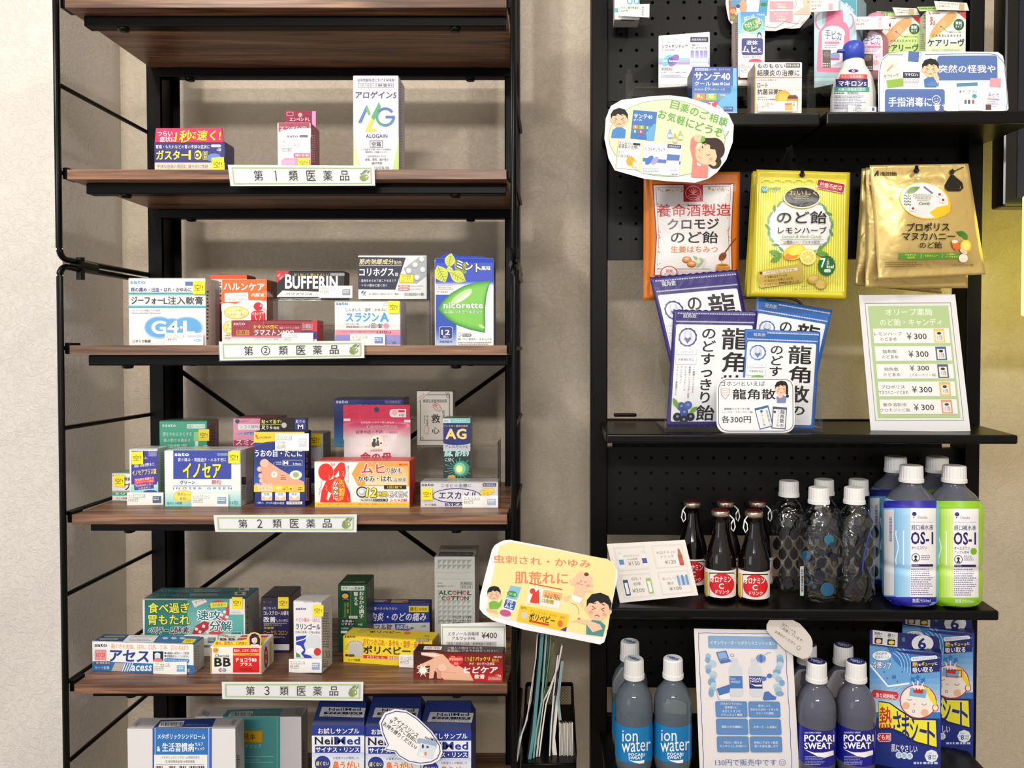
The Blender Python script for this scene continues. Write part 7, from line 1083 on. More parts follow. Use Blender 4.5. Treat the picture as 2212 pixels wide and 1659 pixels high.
def ops(a):
    a.e(707, 1237, 524, 347, '#7ab068', a=2); a.e(707, 1237, 519, 342, '#d8e6bc', a=2)
    a.t('目薬のご相談', 740, 905, 1250, 1120, '#6aa84a', b=4, sk=0) if 0 else None
    for k, ch in enumerate('目薬のご相談'): a.t(ch, 742+k*87, 902+k*29+(6 if ch in 'のご' else 0), 742+k*87+76, 902+k*29+78, '#6ba84c', b=4, a=14)
    for k, ch in enumerate('お気軽にどうぞ'): a.t(ch, 632+k*83, 985+k*27, 632+k*83+72, 985+k*27+78, '#6ba84c', b=4, a=14)
    a.l([(1262, 1175), (1232, 1222)], 9, '#6ba84c'); a.e(1228, 1236, 6, 6, '#6ba84c')
    ppl(a, 280, 1068, 1.75, '#4a86c4', skin='#f0bc9a'); a.p([(208, 1235), (215, 1180), (240, 1152), (315, 1152), (326, 1180), (326, 1238)], '#4a86c4')
    a.p([(406, 985), (620, 1002), (592, 1260), (380, 1240)], '#4a78b8'); a.t('サンテ40', 412, 1022, 578, 1064, '#fff', b=3, dy=10); a.t('クール', 408, 1064, 485, 1084, '#fff', b=2); 
    for x, y, c in ((402, 1120, '#d8903a'), (456, 1124, '#9ab43a'), (510, 1128, '#6a8a9a'), (398, 1160, '#4a8ab0'), (450, 1164, '#c84a5a')): a.r(x, y, x+48, y+34, c); a.t('B', x+18, y+6, x+32, y+26, '#fff', b=2)
    a.p([(530, 1258), (520, 1190), (590, 1110), (606, 1110), (592, 1260)], '#6aa8d8')
    a.p([(275, 1250), (482, 1272), (450, 1520), (250, 1505)], '#f4f2ee'); a.l([(275, 1250), (250, 1505)], 6, '#e8a04a'); a.t('ものもらい', 280, 1265, 402, 1298, '#2a2424', b=3, a=4); a.t('結膜炎の治療に', 276, 1296, 464, 1334, '#2a2424', b=3, a=4); a.r(405, 1282, 470, 1302, '#333', a=4); a.t('ロート', 272, 1350, 320, 1376, '#2a2424', b=3); a.t('抗菌目薬EX', 270, 1384, 398, 1412, '#2a2424', b=2.5, a=3); a.e(382, 1445, 40, 44, '#f0a832'); a.p([(395, 1435), (445, 1438), (440, 1510), (392, 1505)], '#e0b868'); a.r(405, 1450, 436, 1498, '#f0ece4')
    a.p([(510, 1272), (845, 1300), (815, 1580), (480, 1550)], '#eef0f4'); a.t('ソフトサンティア', 514, 1325, 692, 1362, '#222436', b=2.5, dy=10); a.t('涙に近い性質で', 520, 1288, 622, 1306, '#7fb0cc', b=1, a=4); a.p([(715, 1290), (835, 1300), (832, 1334), (712, 1324)], '#2a3a70'); a.t('防腐剤無添加', 724, 1302, 822, 1322, '#dfe4f0', b=1, a=5); a.p([(492, 1412), (830, 1444), (826, 1476), (490, 1446)], '#5a78c0'); a.e(550, 1435, 50, 26, '#4a7ac4', a=-50); a.e(600, 1440, 44, 24, '#a8a0d0', a=-50); a.p([(710, 1380), (825, 1388), (818, 1440), (704, 1432)], '#5a7ab8'); a.p([(704, 1436), (818, 1444), (812, 1512), (696, 1500)], '#dfe6f2'); a.m(492, 1500, 670, 1545, 3, '#8a90a8'); a.t('5mL×4本入', 735, 1518, 810, 1534, '#444'); a.t('Santen', 750, 1552, 806, 1570, '#2a3a70', b=3)
    for x, y, c in ((735, 1190, '#8ab0dc'), (780, 1230, '#f0a860'), (828, 1205, '#a8c868')): a.r(x-20, y-2, x+20, y+50, c, rad=6); a.r(x-16, y+14, x+16, y+38, '#f4f4ee'); a.r(x-9, y-34, x+9, y-2, c, rad=5)
    a.p([(925, 1585), (940, 1430), (915, 1320), (925, 1240), (970, 1205), (1000, 1240), (960, 1330), (985, 1420), (1010, 1440), (1080, 1500), (1072, 1592)], '#e8847c'); a.e(1140, 1330, 85, 98, '#33241c', a=-20); a.e(1135, 1450, 60, 60, '#33241c'); a.e(1060, 1385, 98, 92, '#f4c4a0', a=10); a.e(1125, 1465, 26, 22, '#f4c4a0'); a.p([(1040, 1235), (1150, 1235), (1195, 1330), (1160, 1420), (1140, 1340), (1095, 1335), (1090, 1270), (1020, 1290)], '#33241c'); a.e(992, 1238, 44, 34, '#f4c4a0'); a.p([(1005, 1270), (1020, 1215), (1050, 1225), (1050, 1262), (1020, 1275)], '#7ab048')
    a.l([(1020, 1318), (1030, 1330), (1026, 1305)], 8, '#2a1a14'); a.l([(1062, 1382), (1078, 1392), (1094, 1382)], 5, '#2a1a14'); a.l([(992, 1395), (1000, 1415), (1018, 1412)], 4, '#a84a3a'); a.l([(1040, 1290), (1062, 1300)], 5, '#33241c'); a.e(1000, 1345, 16, 12, '#eea08a'); a.e(1100, 1425, 18, 13, '#eea08a'); a.p([(975, 1450), (1005, 1470), (1018, 1480), (1000, 1488), (980, 1478)], '#f0f0f4')
card('eye_drop_sign', 'large white and green oval cut-out sign about eye drops, over the top shelf edge', 'sign', 'k', None, 1.118, ops, outline=[(148, 1240), (160, 1060), (205, 950), (300, 895), (560, 862), (730, 854), (880, 870), (1060, 925), (1200, 985), (1262, 1025), (1306, 1120), (1298, 1270), (1240, 1430), (1160, 1540), (1080, 1600), (960, 1636), (700, 1622), (500, 1600), (240, 1525), (185, 1420)], color='#f1eeee', base=.0004)
o = tag(tube('sign_stick', [Vector((.13, 1.1195, P(1300, 300, 1.12).z)), Vector((.13, 1.1195, P(1300, 252, 1.12).z)), Vector((.13, 1.19, P(1300, 236, 1.12).z))], .0012, ACRYL), 'clear clip holding the green oval sign to the shelf', 'clip')
# ------------------------------------------------------------------ hanging sweets bags
def frame_ops(a, q, c, w): pass
def Bl(q, u, v):
    a, b, c, d = q; return ((1-u)*(1-v)*a[0]+u*(1-v)*b[0]+u*v*c[0]+(1-u)*v*d[0], (1-u)*(1-v)*a[1]+u*(1-v)*b[1]+u*v*c[1]+(1-u)*v*d[1])
def orange(a):
    q = [(180, 92), (1072, 96), (1050, 1290), (172, 1288)]
    a.p([(258, 210), (1024, 196), (1000, 700), (1010, 1060), (270, 1060), (290, 700)], '#8a1c2c'); a.p([(266, 218), (1014, 204), (992, 700), (1000, 1056), (280, 1056), (300, 700)], '#e4e0e0'); a.l([(290, 240), (990, 226), (970, 700), (980, 1030), (300, 1030), (318, 700), (290, 240)], 4, '#9a3040')
    a.r(548, 206, 732, 372, '#a81c24'); a.ring(640, 290, 74, 68, 5, '#e8b0a8'); 
    for k in range(5): a.l([(640, 300), (600+k*20, 245+abs(k-2)*9)], 5, '#e8b0a8')
    a.ring(640, 318, 50, 18, 4, '#e8b0a8')
    rnd = random.Random(2)
    for k in range(64):
        s_ = k % 4; t_ = rnd.random(); x, y = [(300+t_*240, 262+rnd.uniform(-14, 14)), (750+t_*230, 255+rnd.uniform(-14, 14)), (315+rnd.uniform(-14, 14), 380+t_*640), (972+rnd.uniform(-12, 12), 300+t_*450)][s_]; a.e(x, y, 8, 4, '#c87a50', a=rnd.uniform(0, 180), n=8); a.off -= a.step
    a.t('養命酒製造', 300, 392, 990, 508, '#c0242c', b=2.5, dy=-10); a.t('クロモジ', 400, 530, 880, 630, '#1c1818', b=3.5, dy=-6); a.t('のど飴', 430, 650, 870, 760, '#1c1818', b=3.5); a.t('生姜はちみつ', 430, 785, 870, 848, '#d87a34', b=2)
    for x, y in ((580, 910), (625, 950)): a.e(x, y+8, 44, 30, '#9a5020'); a.e(x, y, 42, 26, '#d08a50'); a.e(x, y-4, 24, 12, '#e8b888')
    for k in range(6): leaf(a, 690+14*k-20, 905+(k % 3)*28, 42, 14, 40+k*50, '#dfe6d6' if k % 2 else '#a8b890', '#8a9a78')
    a.l([(1040, 712), (1000, 760), (930, 860)], 12, '#7a4a20'); a.e(915, 885, 44, 30, '#8a4418', a=-50); 
    for k in range(4): a.l([(886+k*14, 866+k*2), (902+k*14, 904-k*6)], 4, '#5a2a0c')
    a.l([(905, 915), (912, 960)], 6, '#c8801c'); a.r(850, 960, 985, 1050, '#c88a4a', rad=34); a.e(915, 968, 64, 18, '#e8b060'); a.e(915, 968, 50, 12, '#b86a1c'); a.r(300, 1000, 800, 1003, '#8a1c2c'); a.e(412, 1040, 80, 66, '#b83a44'); a.e(412, 1040, 72, 58, '#efe6e2'); a.t('国産', 386, 1005, 446, 1036, '#a82430', b=3); a.t('クロモジ', 366, 1040, 460, 1068, '#a82430', b=3)
def lemonb(a):
    for k in range(38): x = 1240+k*22; a.p([(x, 200), (x+10, 200), (x-10+k*.2, 1215), (x-20+k*.2, 1215)], '#ece878'); a.off -= a.step
    a.off += 5*a.step; a.e(1640, 610, 290, 290, '#e2e2e2'); a.g(1440, 760, 1840, 850, '#e2e2e2', '#eef0c8', 4)
    for k in range(26):
        t_ = math.radians(100+k*13); x, y = 1640+300*math.cos(t_), 600+270*math.sin(t_)
        if y > 330: leaf(a, x, y, 40, 13, math.degrees(t_)+50+(k % 3)*25, ['#5a9468', '#8ab48c', '#6fa078'][k % 3], '#3f7a50')
    for k in range(5): a.ring(1330+k*100, 185, 46, 30, 10, '#f6f29c', 180, 360)
    a.r(1282, 228, 1334, 280, '#3a9aa8'); a.l([(1288, 245), (1300, 268), (1310, 248), (1320, 268), (1330, 245)], 6, '#e8f4f4'); a.t('mello', 1346, 230, 1458, 256, '#3a9aa8', b=4); a.t('ウェルサポート', 1344, 262, 1460, 278, '#2a7a88', b=1); a.r(1795, 180, 2060, 272, '#e8d8d0', a=11, rad=14); a.r(1800, 185, 2055, 267, '#a8202c', a=11, rad=12); a.t('砂糖不使用', 1826, 204, 2030, 246, '#f0dcd4', b=2.5, a=11)
    a.e(1660, 332, 178, 104, '#c8b468'); a.e(1660, 330, 170, 98, '#f0e8c0'); a.e(1660, 330, 164, 92, '#14110e'); a.t('おいしく', 1540, 266, 1800, 312, '#c8b468', b=1); a.t('Good feeling', 1600, 312, 1720, 330, '#b8a868'); a.t('Health Support', 1590, 334, 1725, 350, '#d8c888')
    a.t('のど飴', 1425, 460, 1888, 575, '#1c1a16', b=3); a.t('レモンハーブ', 1435, 605, 1892, 670, '#1c1a16', b=1.5); a.t('Lemon & Herb Candy', 1475, 680, 1845, 720, '#7aa060', sk=.25); a.r(1455, 726, 1860, 729, '#555'); a.r(1455, 768, 1860, 771, '#555'); a.t('22種類のハーブエキス配合', 1485, 735, 1828, 764, '#333', b=1)
    for q in ((1410, 850, 64, 26, 15), (1415, 905, 60, 26, -25), (1850, 860, 60, 26, 5), (1830, 815, 46, 20, -50)): leaf(a, *q, '#6aa040', '#3f7a28')
    a.e(1588, 845, 108, 70, '#f6c838', a=-20); a.e(1560, 880, 70, 34, '#e88a3a', a=-15); a.e(1600, 830, 70, 42, '#fbdc5c', a=-20); a.e(1715, 890, 78, 76, '#f0c83c'); a.e(1715, 890, 70, 68, '#fbf4cc'); a.e(1715, 890, 60, 58, '#f4cc4c')
    for k in range(9): t_ = k*2*PI/9; a.l([(1715, 890), (1715+58*math.cos(t_), 890+56*math.sin(t_))], 4, '#fbf4cc')
    a.p([(1890+85*math.cos(k*PI/20)*(1 if k % 2 else .9), 970+100*math.sin(k*PI/20)*(1 if k % 2 else .9)) for k in range(40)], '#1f6a34'); a.t('7', 1832, 900, 1880, 990, '#fff', b=3); a.t('1粒約', 1890, 905, 1915, 965, '#fff', v=1); a.t('kcal', 1890, 962, 1955, 995, '#fff', b=2); a.r(1866, 1004, 1928, 1034, '#e8f0e8', rad=12); a.t('3.1g', 1878, 1010, 1916, 1028, '#1f6a34')
    a.p([(1245, 1025), (1640, 952), (1668, 975), (1675, 1110), (1650, 1125), (1275, 1180), (1255, 1160)], '#c8ac54'); a.e(1274, 1040, 14, 14, '#5a4420'); a.p([(1290, 1025), (1615, 988), (1617, 1015), (1292, 1060)], '#e4dcc0'); a.t('このような方におすすめ!', 1298, 1008, 1590, 1038, '#3a3020', b=1, a=-6)
    for k, t_ in enumerate(('砂糖を控えている方', 'カロリーが気になる方', 'ビタミンC、食物繊維を摂りたい方')): a.t('✓', 1306, 1068+k*34, 1324, 1088+k*34, '#3a3020'); a.t(t_, 1336, 1056+k*32, 1520+k*55, 1082+k*32, '#3a3020', b=1, a=-6)
    for x, y in ((1768, 1096), (1838, 1140)): a.e(x, y+6, 58, 46, '#a8862c'); a.e(x, y, 56, 42, '#d0b054'); a.e(x-6, y-8, 38, 24, '#e0c878')
    a.t('無着色', 1655, 1160, 1710, 1174, '#555'); a.t('写真・イラストはイメージです', 1585, 1182, 1772, 1200, '#444')
def goldb(a):
    a.t('浅田飴', 505, 205, 690, 252, '#1a1408', b=4); a.p([(442, 252), (475, 195), (492, 195), (492, 250), (478, 250), (478, 225), (460, 252)], '#1a1408'); a.e(995, 520, 282, 200, '#f0b81c', a=14); a.e(990, 518, 262, 188, '#e0dfdc', a=12); a.p([(1045, 650), (1130, 590), (1275, 560), (1268, 640), (1200, 690), (1100, 700)], '#f4bc1c'); a.ring(920, 290, 60, 34, 4, '#e8e0c0', 180, 360); a.e(920, 280, 18, 12, '#e8e0c0')
    for x0, s_ in ((720, 1), (1165, -1)): a.l([(x0, 370), (x0+s_*40, 365), (x0+s_*110, 320), (x0+s_*160, 300)], 4, '#e8e0c0'); leaf(a, x0+s_*20, 362, 24, 8, 10*s_, '#f0e8c8', '#d8cc98')
    leaf(a, 860, 405, 92, 34, -22, '#6f9448', '#4a6a2c'); leaf(a, 1400, 880, 68, 30, 20, '#3f7a28', '#24501a'); leaf(a, 1435, 905, 50, 26, 70, '#4f8a30', '#24501a')
    for k in range(16): leaf(a, 775+(k % 4)*20, 460+(k//4)*32+(k % 2)*8, 14, 6, k*40, '#4a5a38', '#3a4a2c'); a.off -= 2*a.step
    for k in range(8): a.e(990+k*12, 372+k*9, 11, 8, '#6a5a94', n=10)
    for x, y in ((1155, 452), (1192, 512), (865, 604)):
        for k in range(5): t_ = k*2*PI/5; a.e(x+24*math.cos(t_), y+20*math.sin(t_), 18, 16, '#f4ece8', n=12)
        a.e(x, y, 16, 14, '#b82440')
    a.t('PROPOLIS', 870, 445, 1062, 466, '#8a8470', sp=1.3); a.r(865, 472, 1090, 475, '#8a8470'); a.t('MANUKA', 892, 480, 1060, 500, '#8a8470', sp=1.2); a.t('HONEY', 915, 506, 1052, 524, '#8a8470', sp=1.2); a.t('Candy', 930, 534, 1055, 570, '#4a4438', b=1, sk=.25)
    a.p([(1275, 240), (1308, 240), (1330, 262), (1400, 320), (1416, 380), (1380, 415), (1250, 412), (1214, 380), (1212, 345), (1245, 290)], '#120e08'); a.l([(1300, 205), (1420, 152)], 9, '#120e08'); a.p([(1262, 195), (1300, 172), (1320, 205), (1305, 235), (1272, 235)], '#120e08'); a.e(1380, 380, 5, 16, '#8a7424', a=10)
    a.t('プロポリス', 802, 758, 1262, 850, '#241a10', b=3, dy=-6); a.t('マヌカハニー', 752, 865, 1325, 950, '#241a10', b=3); a.t('のど飴', 938, 965, 1180, 1040, '#241a10', b=3)
    a.p([(708, 1092), (1370, 1086), (1362, 1150), (710, 1162), (724, 1126)], '#5a9a34'); a.t('プロポリス', 780, 1098, 900, 1118, '#eef06a', b=2); a.t('抽出物', 806, 1126, 884, 1148, '#eef06a', b=2); a.t('マヌカハニー', 992, 1106, 1136, 1130, '#eef06a', b=2); a.t('21種類の', 1232, 1092, 1332, 1112, '#eef06a', b=2); a.t('ハーブエキス', 1216, 1118, 1348, 1138, '#eef06a', b=2); a.r(950, 1094, 954, 1146, '#eee'); a.r(1180, 1094, 1184, 1140, '#eee')
    a.m(565, 1182, 975, 1245, 3, '#5a4818', .3); a.t('レモンジンジャー味', 1290, 1205, 1522, 1238, '#2a2010', b=1.5); a.p([(1282, 955), (1350, 950), (1390, 1030), (1340, 1070), (1300, 1030)], '#d8702c'); a.e(1320, 965, 34, 18, '#e8dcc8'); a.e(1440, 1010, 60, 66, '#f0cc2c'); a.e(1440, 1010, 44, 50, '#f8e47a'); a.e(1415, 1070, 46, 26, '#e4d0a4', a=30); a.e(1412, 1145, 50, 46, '#f4f0dc')
for k_, (q, Y, lab) in enumerate((([(176, 96), (1080, 100), (1064, 1292), (172, 1292)], 1.234, 'orange sweets bag hanging behind the front orange one'), ([(230, 92), (1076, 92), (1052, 1262), (230, 1270)], 1.213, 'front orange sweets bag with a white label and honey pot'))):
    bag('candy_bag', lab, 'm', q, Y, .013, '#d8761c', orange if k_ else None, seal=.10, seed=5+k_, group='hanging orange bags', flat=.14)
for k_, (q, Y, lab) in enumerate((([(1188, 100), (2080, 104), (2040, 1290), (1118, 1240)], 1.215, 'rear yellow lemon sweets bag'), ([(1200, 85), (2090, 95), (2060, 1275), (1140, 1262)], 1.195, 'middle yellow lemon sweets bag'), ([(1232, 70), (2110, 98), (2072, 1282), (1176, 1252)], 1.172, 'front yellow lemon sweets bag with a black oval badge'))):
    bag('candy_bag', lab, 'm', q, Y, .013, '#d9d43c', lemonb if k_ == 2 else None, seal=.12, seed=9+k_, group='hanging lemon bags', rim='#c8b61c')
for k_, (q, Y, lab) in enumerate((([(310, 170), (1420, 160), (1180, 1530), (230, 1440)], 1.215, 'rearmost gold sweets bag'), ([(355, 160), (1450, 150), (1462, 1470), (350, 1470)], 1.19, 'middle gold sweets bag'), ([(395, 135), (1466, 118), (1655, 1320), (490, 1378)], 1.16, 'front gold sweets bag with a dark honey drop'))):
    bag('candy_bag', lab, 'n', q, Y, .014, '#d8bd78', goldb if k_ == 2 else None, mat=FOIL, seal=.1, seed=14+k_, wr=.0035, group='hanging gold bags', flat=.08)
for x, y, Y, lab in ((1733, 378, 1.172, 'black peg hook holding the lemon bags'), (1980, 369, 1.16, 'black peg hook holding the gold bags'), (1500, 376, 1.213, 'black peg hook holding the orange bags')):
    o = tag(tube('peg_hook', [P(x, y-6, YP+.002), P(x, y-4, Y+.01), P(x, y-2, Y-.006), P(x, y-9, Y-.014)], .0024, BLACKG), lab, 'hook')
    a = Art(Plane(P(x, y, Y-.002), (0, -1, 0)), base=0); a.e(x, y-1, 6, 6, '#060505'); h_ = a.done('hook_tip', None); attach(h_, o)
tag(tube('wire_hook', [P(1500+k, 643+(0 if k < 215 else (k-215)*.9), 1.24) for k in (60, 110, 160, 200, 222, 232, 236)]+[P(1738, 672, 1.24)], .0022, M('#9a9488', .3, .8)), 'thin bright wire loop behind the blue and white sachets', 'wire')
# ------------------------------------------------------------------ clear tray with four sachets
def crest(a, x, y, R, c):
    a.p([(x+R*(1 if k % 2 else .93)*math.cos(k*PI/12), y+R*(1 if k % 2 else .93)*math.sin(k*PI/12)) for k in range(24)], c); a.e(x, y, R*.78, R*.78, '#e8e8ee'); a.e(x-R*.28, y-R*.1, R*.2, R*.6, '#b4b8cc', a=12); a.e(x+R*.28, y-R*.1, R*.2, R*.6, '#b4b8cc', a=-12); a.e(x, y-R*.3, R*.2, R*.42, '#c8ccd8')
    a.p([(x, y+R*.68), (x-R*.34, y+R*.2), (x-R*.28, y-.02*R), (x, y+R*.12), (x+R*.28, y-.02*R), (x+R*.34, y+R*.2)], c)
def saw(a, x0, y0, x1, y1, n, c):
    for k in range(n): t_ = (k+.5)/n; x = x0+(x1-x0)*t_; y = y0+(y1-y0)*t_; a.p([(x-7, y+9), (x-7, y-9), (x, y), (x+7, y-9), (x+7, y+9), (x, y+2)], c); a.off -= a.step
    a.off += a.step
def sachet(c, W, H, full, front):
    def f(a):
        a.wh = (W, H); a.q = a.qq; lt = '#cfd2e6'
        a.r(W*.045, H*.125, W*.955, H*.96, '#e9e9ee', rad=16)
        saw(a, W*.3 if front == 'b' else W*.05, H*.03, W*.98, H*.03, 34, lt); saw(a, W*.04, H*.1, W*.97, H*.1, 42, lt); a.t('龍角散', W*.12, H*.035, W*.28, H*.07, '#d4d6e8', b=2)
        crest(a, W*.19, H*.235, W*.115, c); a.t('龍', W*.60, H*.15, W*.90, H*.335, '#141216', b=6); a.t('のどすっきり', W*.36, H*.16, W*.53, H*.80, '#141216', v=1, b=2.5); 
        if full: a.t('角', W*.62, H*.36, W*.9, H*.53, '#141216', b=6); a.t('散', W*.62, H*.56, W*.9, H*.73, '#141216', b=6); a.t('の', W*.66, H*.77, W*.86, H*.86, '#141216', b=3); a.t('飴', W*.34, H*.82, W*.56, H*.95, '#141216', b=4)
        else: a.t('角', W*.62, H*.36, W*.9, H*.53, '#141216', b=6); a.t('散', W*.62, H*.56, W*.9, H*.73, '#141216', b=6)
        a.r(W*.06, H*.335, W*.31, H*.385, '#b8bcc8', rad=14); a.r(W*.065, H*.338, W*.305, H*.382, '#eceaee', rad=12); a.t('シュガーレス', W*.1, H*.35, W*.27, H*.37, '#555'); a.r(W*.06, H*.4, W*.31, H*.47, '#b8bcc8', rad=14); a.r(W*.065, H*.403, W*.305, H*.467, '#eceaee', rad=12); a.t('栄養機能食品', W*.09, H*.415, W*.28, H*.438, '#444', b=1)
        for k, t_ in enumerate(('19種類のハーブエキス、', '龍角散のハーブパウダー配合', 'カシスポリフェノール', 'アントシアニン', 'ブルーベリー濃縮果汁入り')): a.t(t_, W*(.275-.05*k), H*.485, W*(.3-.05*k), H*(.485+.021*len(t_)), '#444', v=1)
        if c[1] < '2' or front == 'p':
            for x, y, c2 in ((.16, .83, '#3f5a9c'), (.24, .82, '#4a66a8'), (.2, .88, '#3a5294'), (.12, .92, '#181a28'), (.2, .945, '#20222f'), (.28, .92, '#181a28')): a.e(W*x, H*y, W*.05, W*.05, c2); a.e(W*x+2, H*y-4, W*.016, W*.014, '#8a9ac8')
            leaf(a, W*.09, H*.8, W*.07, W*.03, 60, '#7aa83a', '#5a8a2a'); leaf(a, W*.31, H*.86, W*.06, W*.028, -40, '#7aa83a', '#5a8a2a')
        elif full: a.e(W*.2, H*.5, 60, 34, '#7ab05a', a=-10)
    return f
def sach(lab, q, Y, c, W, H, full, front, seed, lean):
    f = sachet(c, W, H, full, front)
    def g(a): a.qq = q; f(a)
    return bag('throat_sweet_sachet', lab, 'o', q, Y, .007, c, g, seal=.12, seed=seed, wr=.001, lean=lean, cat='sweet sachet', group='sachets in the clear tray', zigzag=front == 'p', flat=.05, th=.004)
sach('rear purple and white sachet, tilted left in the clear tray', [(98, 122), (905, 52), (1170, 1400), (420, 1480)], 1.190, '#2c2270', 820, 1380, False, 'p', 21, .05)
sach('rear blue and white sachet, tilted right in the clear tray', [(1085, 305), (1778, 425), (1530, 1500), (940, 1440)], 1.190, '#2c66b4', 640, 1150, False, 'b', 22, .05)
sach('front purple and white sachet with blueberries', [(318, 420), (1090, 435), (1020, 1490), (255, 1492)], 1.176, '#2c2270', 780, 1060, True, 'p', 23, .03)
sach('front blue and white sachet on the right of the clear tray', [(975, 598), (1668, 625), (1612, 1520), (915, 1500)], 1.171, '#2c66b4', 660, 920, True, 'b', 24, .03)
ty = empty('acrylic_tray', 'clear acrylic tray holding the four sachets', 'tray', loc=(.3, 1.17, zs(SB, .3, 1.17)))
TX0, TX1 = P(1434, 930, 1.155).x, P(1774, 930, 1.155).x; tz = zs(SB, .28, 1.155)+.0008; y0_, y1_ = 1.150, 1.25; zf = P(1500, 833, 1.16).z; zr_ = P(1424, 765, 1.26).z
block('tray_bottom', TX0, TX1, y0_, y1_, tz+.0045, tz+.0065, ACRYL, ty, .0004); block('front_wall', TX0, TX1, y0_-.002, y0_, tz, zf, ACRYL, ty, .0004); block('rear_wall', TX0, TX1, y1_, y1_+.002, tz+.005, zr_, ACRYL, ty, .0004)
for X in (TX0, TX1-.002):
    V = [(X, y0_, tz), (X, y1_, tz+.005), (X, y1_, zr_), (X, y0_+.07, zr_), (X, y0_+.03, zf+.012), (X, y0_, zf)]; V2 = [(x+.002, y, z) for x, y, z in V]; mesh_obj('end_wall', V+V2, [tuple(range(6))[::-1], tuple(range(6, 12))]+[(i, (i+1) % 6, 6+(i+1) % 6, 6+i) for i in range(6)], ACRYL, ty)
def rrect(x0, y0, x1, y1, r, n=5):
    out = []
    for cx, cy, a0 in ((x1-r, y0+r, 270), (x1-r, y1-r, 0), (x0+r, y1-r, 90), (x0+r, y0+r, 180)):
        for k in range(n+1): t_ = math.radians(a0+90*k/n); out.append((cx+r*math.cos(t_), cy+r*math.sin(t_)))
    return out
def ops(a):
    q = rrect(735, 1062, 1418, 1536, 80); a.l([(x+3*math.sin(i), y) for i, (x, y) in enumerate(q)], 5, '#2a2c40', True); a.t('ゴホン!といえば', 752, 1078, 1158, 1122, '#333'); a.p([(752, 1145), (836, 1148), (832, 1200), (795, 1246), (756, 1205)], '#b8606a'); a.p([(757, 1150), (831, 1153), (827, 1198), (795, 1240), (761, 1203)], '#f0eef0')
    for k in range(3): a.l([(765, 1168+k*20), (780, 1160+k*20), (795, 1168+k*20), (810, 1160+k*20), (822, 1168+k*20)], 4, '#c8808a')
    a.t('龍角散', 862, 1150, 1255, 1245, '#1c1a1c', b=3.5); ppl(a, 1310, 1150, 1.35, '#7a84b4', skin='#f0c4a8'); a.r(1350, 1120, 1372, 1200, '#141416', rad=8); a.e(1365, 1215, 14, 14, '#141416'); a.e(1300, 1215, 24, 18, '#f0c4a8'); a.t('龍角散のどすっきり飴', 785, 1322, 1018, 1342, '#333', b=1); a.t('(ノーマル・ブルーベリー味)', 765, 1352, 1048, 1372, '#333', b=1); a.t('各300円', 760, 1395, 1030, 1462, '#222', b=1)
    for x0, y0, c, an in ((1085, 1310, '#3a6a9c', -14), (1225, 1315, '#4a4a60', 4)):
        a.r(x0, y0, x0+130, y0+200, c, a=an); a.r(x0+8, y0+22, x0+122, y0+192, '#e8e8ec', a=an); a.e(x0+28+(-an), y0+45, 12, 12, c); a.t('龍角散の', x0+78-an*1.5, y0+28, x0+112-an*.2, y0+186, '#222', v=1, b=3, a=an); a.t('のどすっきり飴', x0+44, y0+36, x0+64, y0+180, '#222', v=1, b=1, a=an)
card('tray_sign', 'small white rounded price sign stuck to the front of the clear tray', 'sign', 'o', None, y0_-.004, ops, outline=rrect(714, 1045, 1432, 1552, 90), color='#efeef2')
# price stand
QS = [(122, 85), (1138, 78), (1300, 1520), (250, 1522)]
def ops(a):
    a.q = QS; a.wh = (1000, 1400); gr = '#9ab884'
    a.box(55, 82, 945, 1290, 5, '#7a9a68'); a.r(85, 112, 915, 1262, '#b4cc94'); a.t('オリーブ薬局', 260, 140, 740, 212, '#eef2e2', b=2); a.t('のど飴・キャンディ', 195, 245, 830, 318, '#eef2e2', b=2)
    rows = (('レモンハーブ', 'のどあめ', '#ecc868'), ('龍角散', 'のどあめ', '#4a6a94'), ('龍角散', 'のどあめ', '#5a5a78'), ('プロポリス', 'マヌカハニーのどあめ', '#e8b860'), ('養命酒製造', 'クロモジのど飴', '#dc9a78'))
    for k, (t1, t2, c) in enumerate(rows):
        y = 345+k*182; a.r(115, y, 895, y+150, '#f0eeee'); w2 = len(t2)*48 if len(t2) < 8 else 330; a.t(t1, 265-len(t1)*24, y+35, 265+len(t1)*24, y+72, '#4a4448', b=.5); a.t(t2, 265-w2/2*.9, y+90, 265+w2/2*.9, y+128, '#4a4448', b=.5)
        a.t('¥', 455, y+45, 505, y+115, '#4a4448', b=.5); a.t('300', 530, y+52, 660, y+112, '#4a4448', b=2)
        if k == 2: a.r(450, y+44, 665, y+150, '#f0eeee'); a.t('¥', 455, y+15, 500, y+72, '#4a4448', b=.5); a.t('300', 530, y+18, 650, y+70, '#4a4448', b=2); a.t('(ブルーベリー味)', 450, y+98, 715, y+135, '#4a4448')
        a.r(735, y+5, 845, y+145, c); a.r(750, y+30, 830, y+132, '#ece8e0'); a.e(790, y+52, 22, 14, '#3a3430' if k != 4 else '#3a4a6a'); a.t('のど飴', 765, y+70, 820, y+120, '#333', v=0, b=1)
p0_ = P(2000, 931, 1.172)
st = empty('sign_stand', 'white and green sweets price list in a leaning clear acrylic stand', 'sign stand', loc=(p0_.x, 1.17, zs(SB, p0_.x, 1.17)))
Sn = Plane(P(1960, 931, 1.165), Vector((-.10, -1, .12))); pts = [zp('p', *p) for p in QS]; o = thick('paper_sheet', Sn, pts, .0008, PAPER, '#eeebee'); attach(o, st); A = Art(Sn, 'p'); ops(A); pr_ = A.done('printing', None, PAPER); attach(pr_, o)
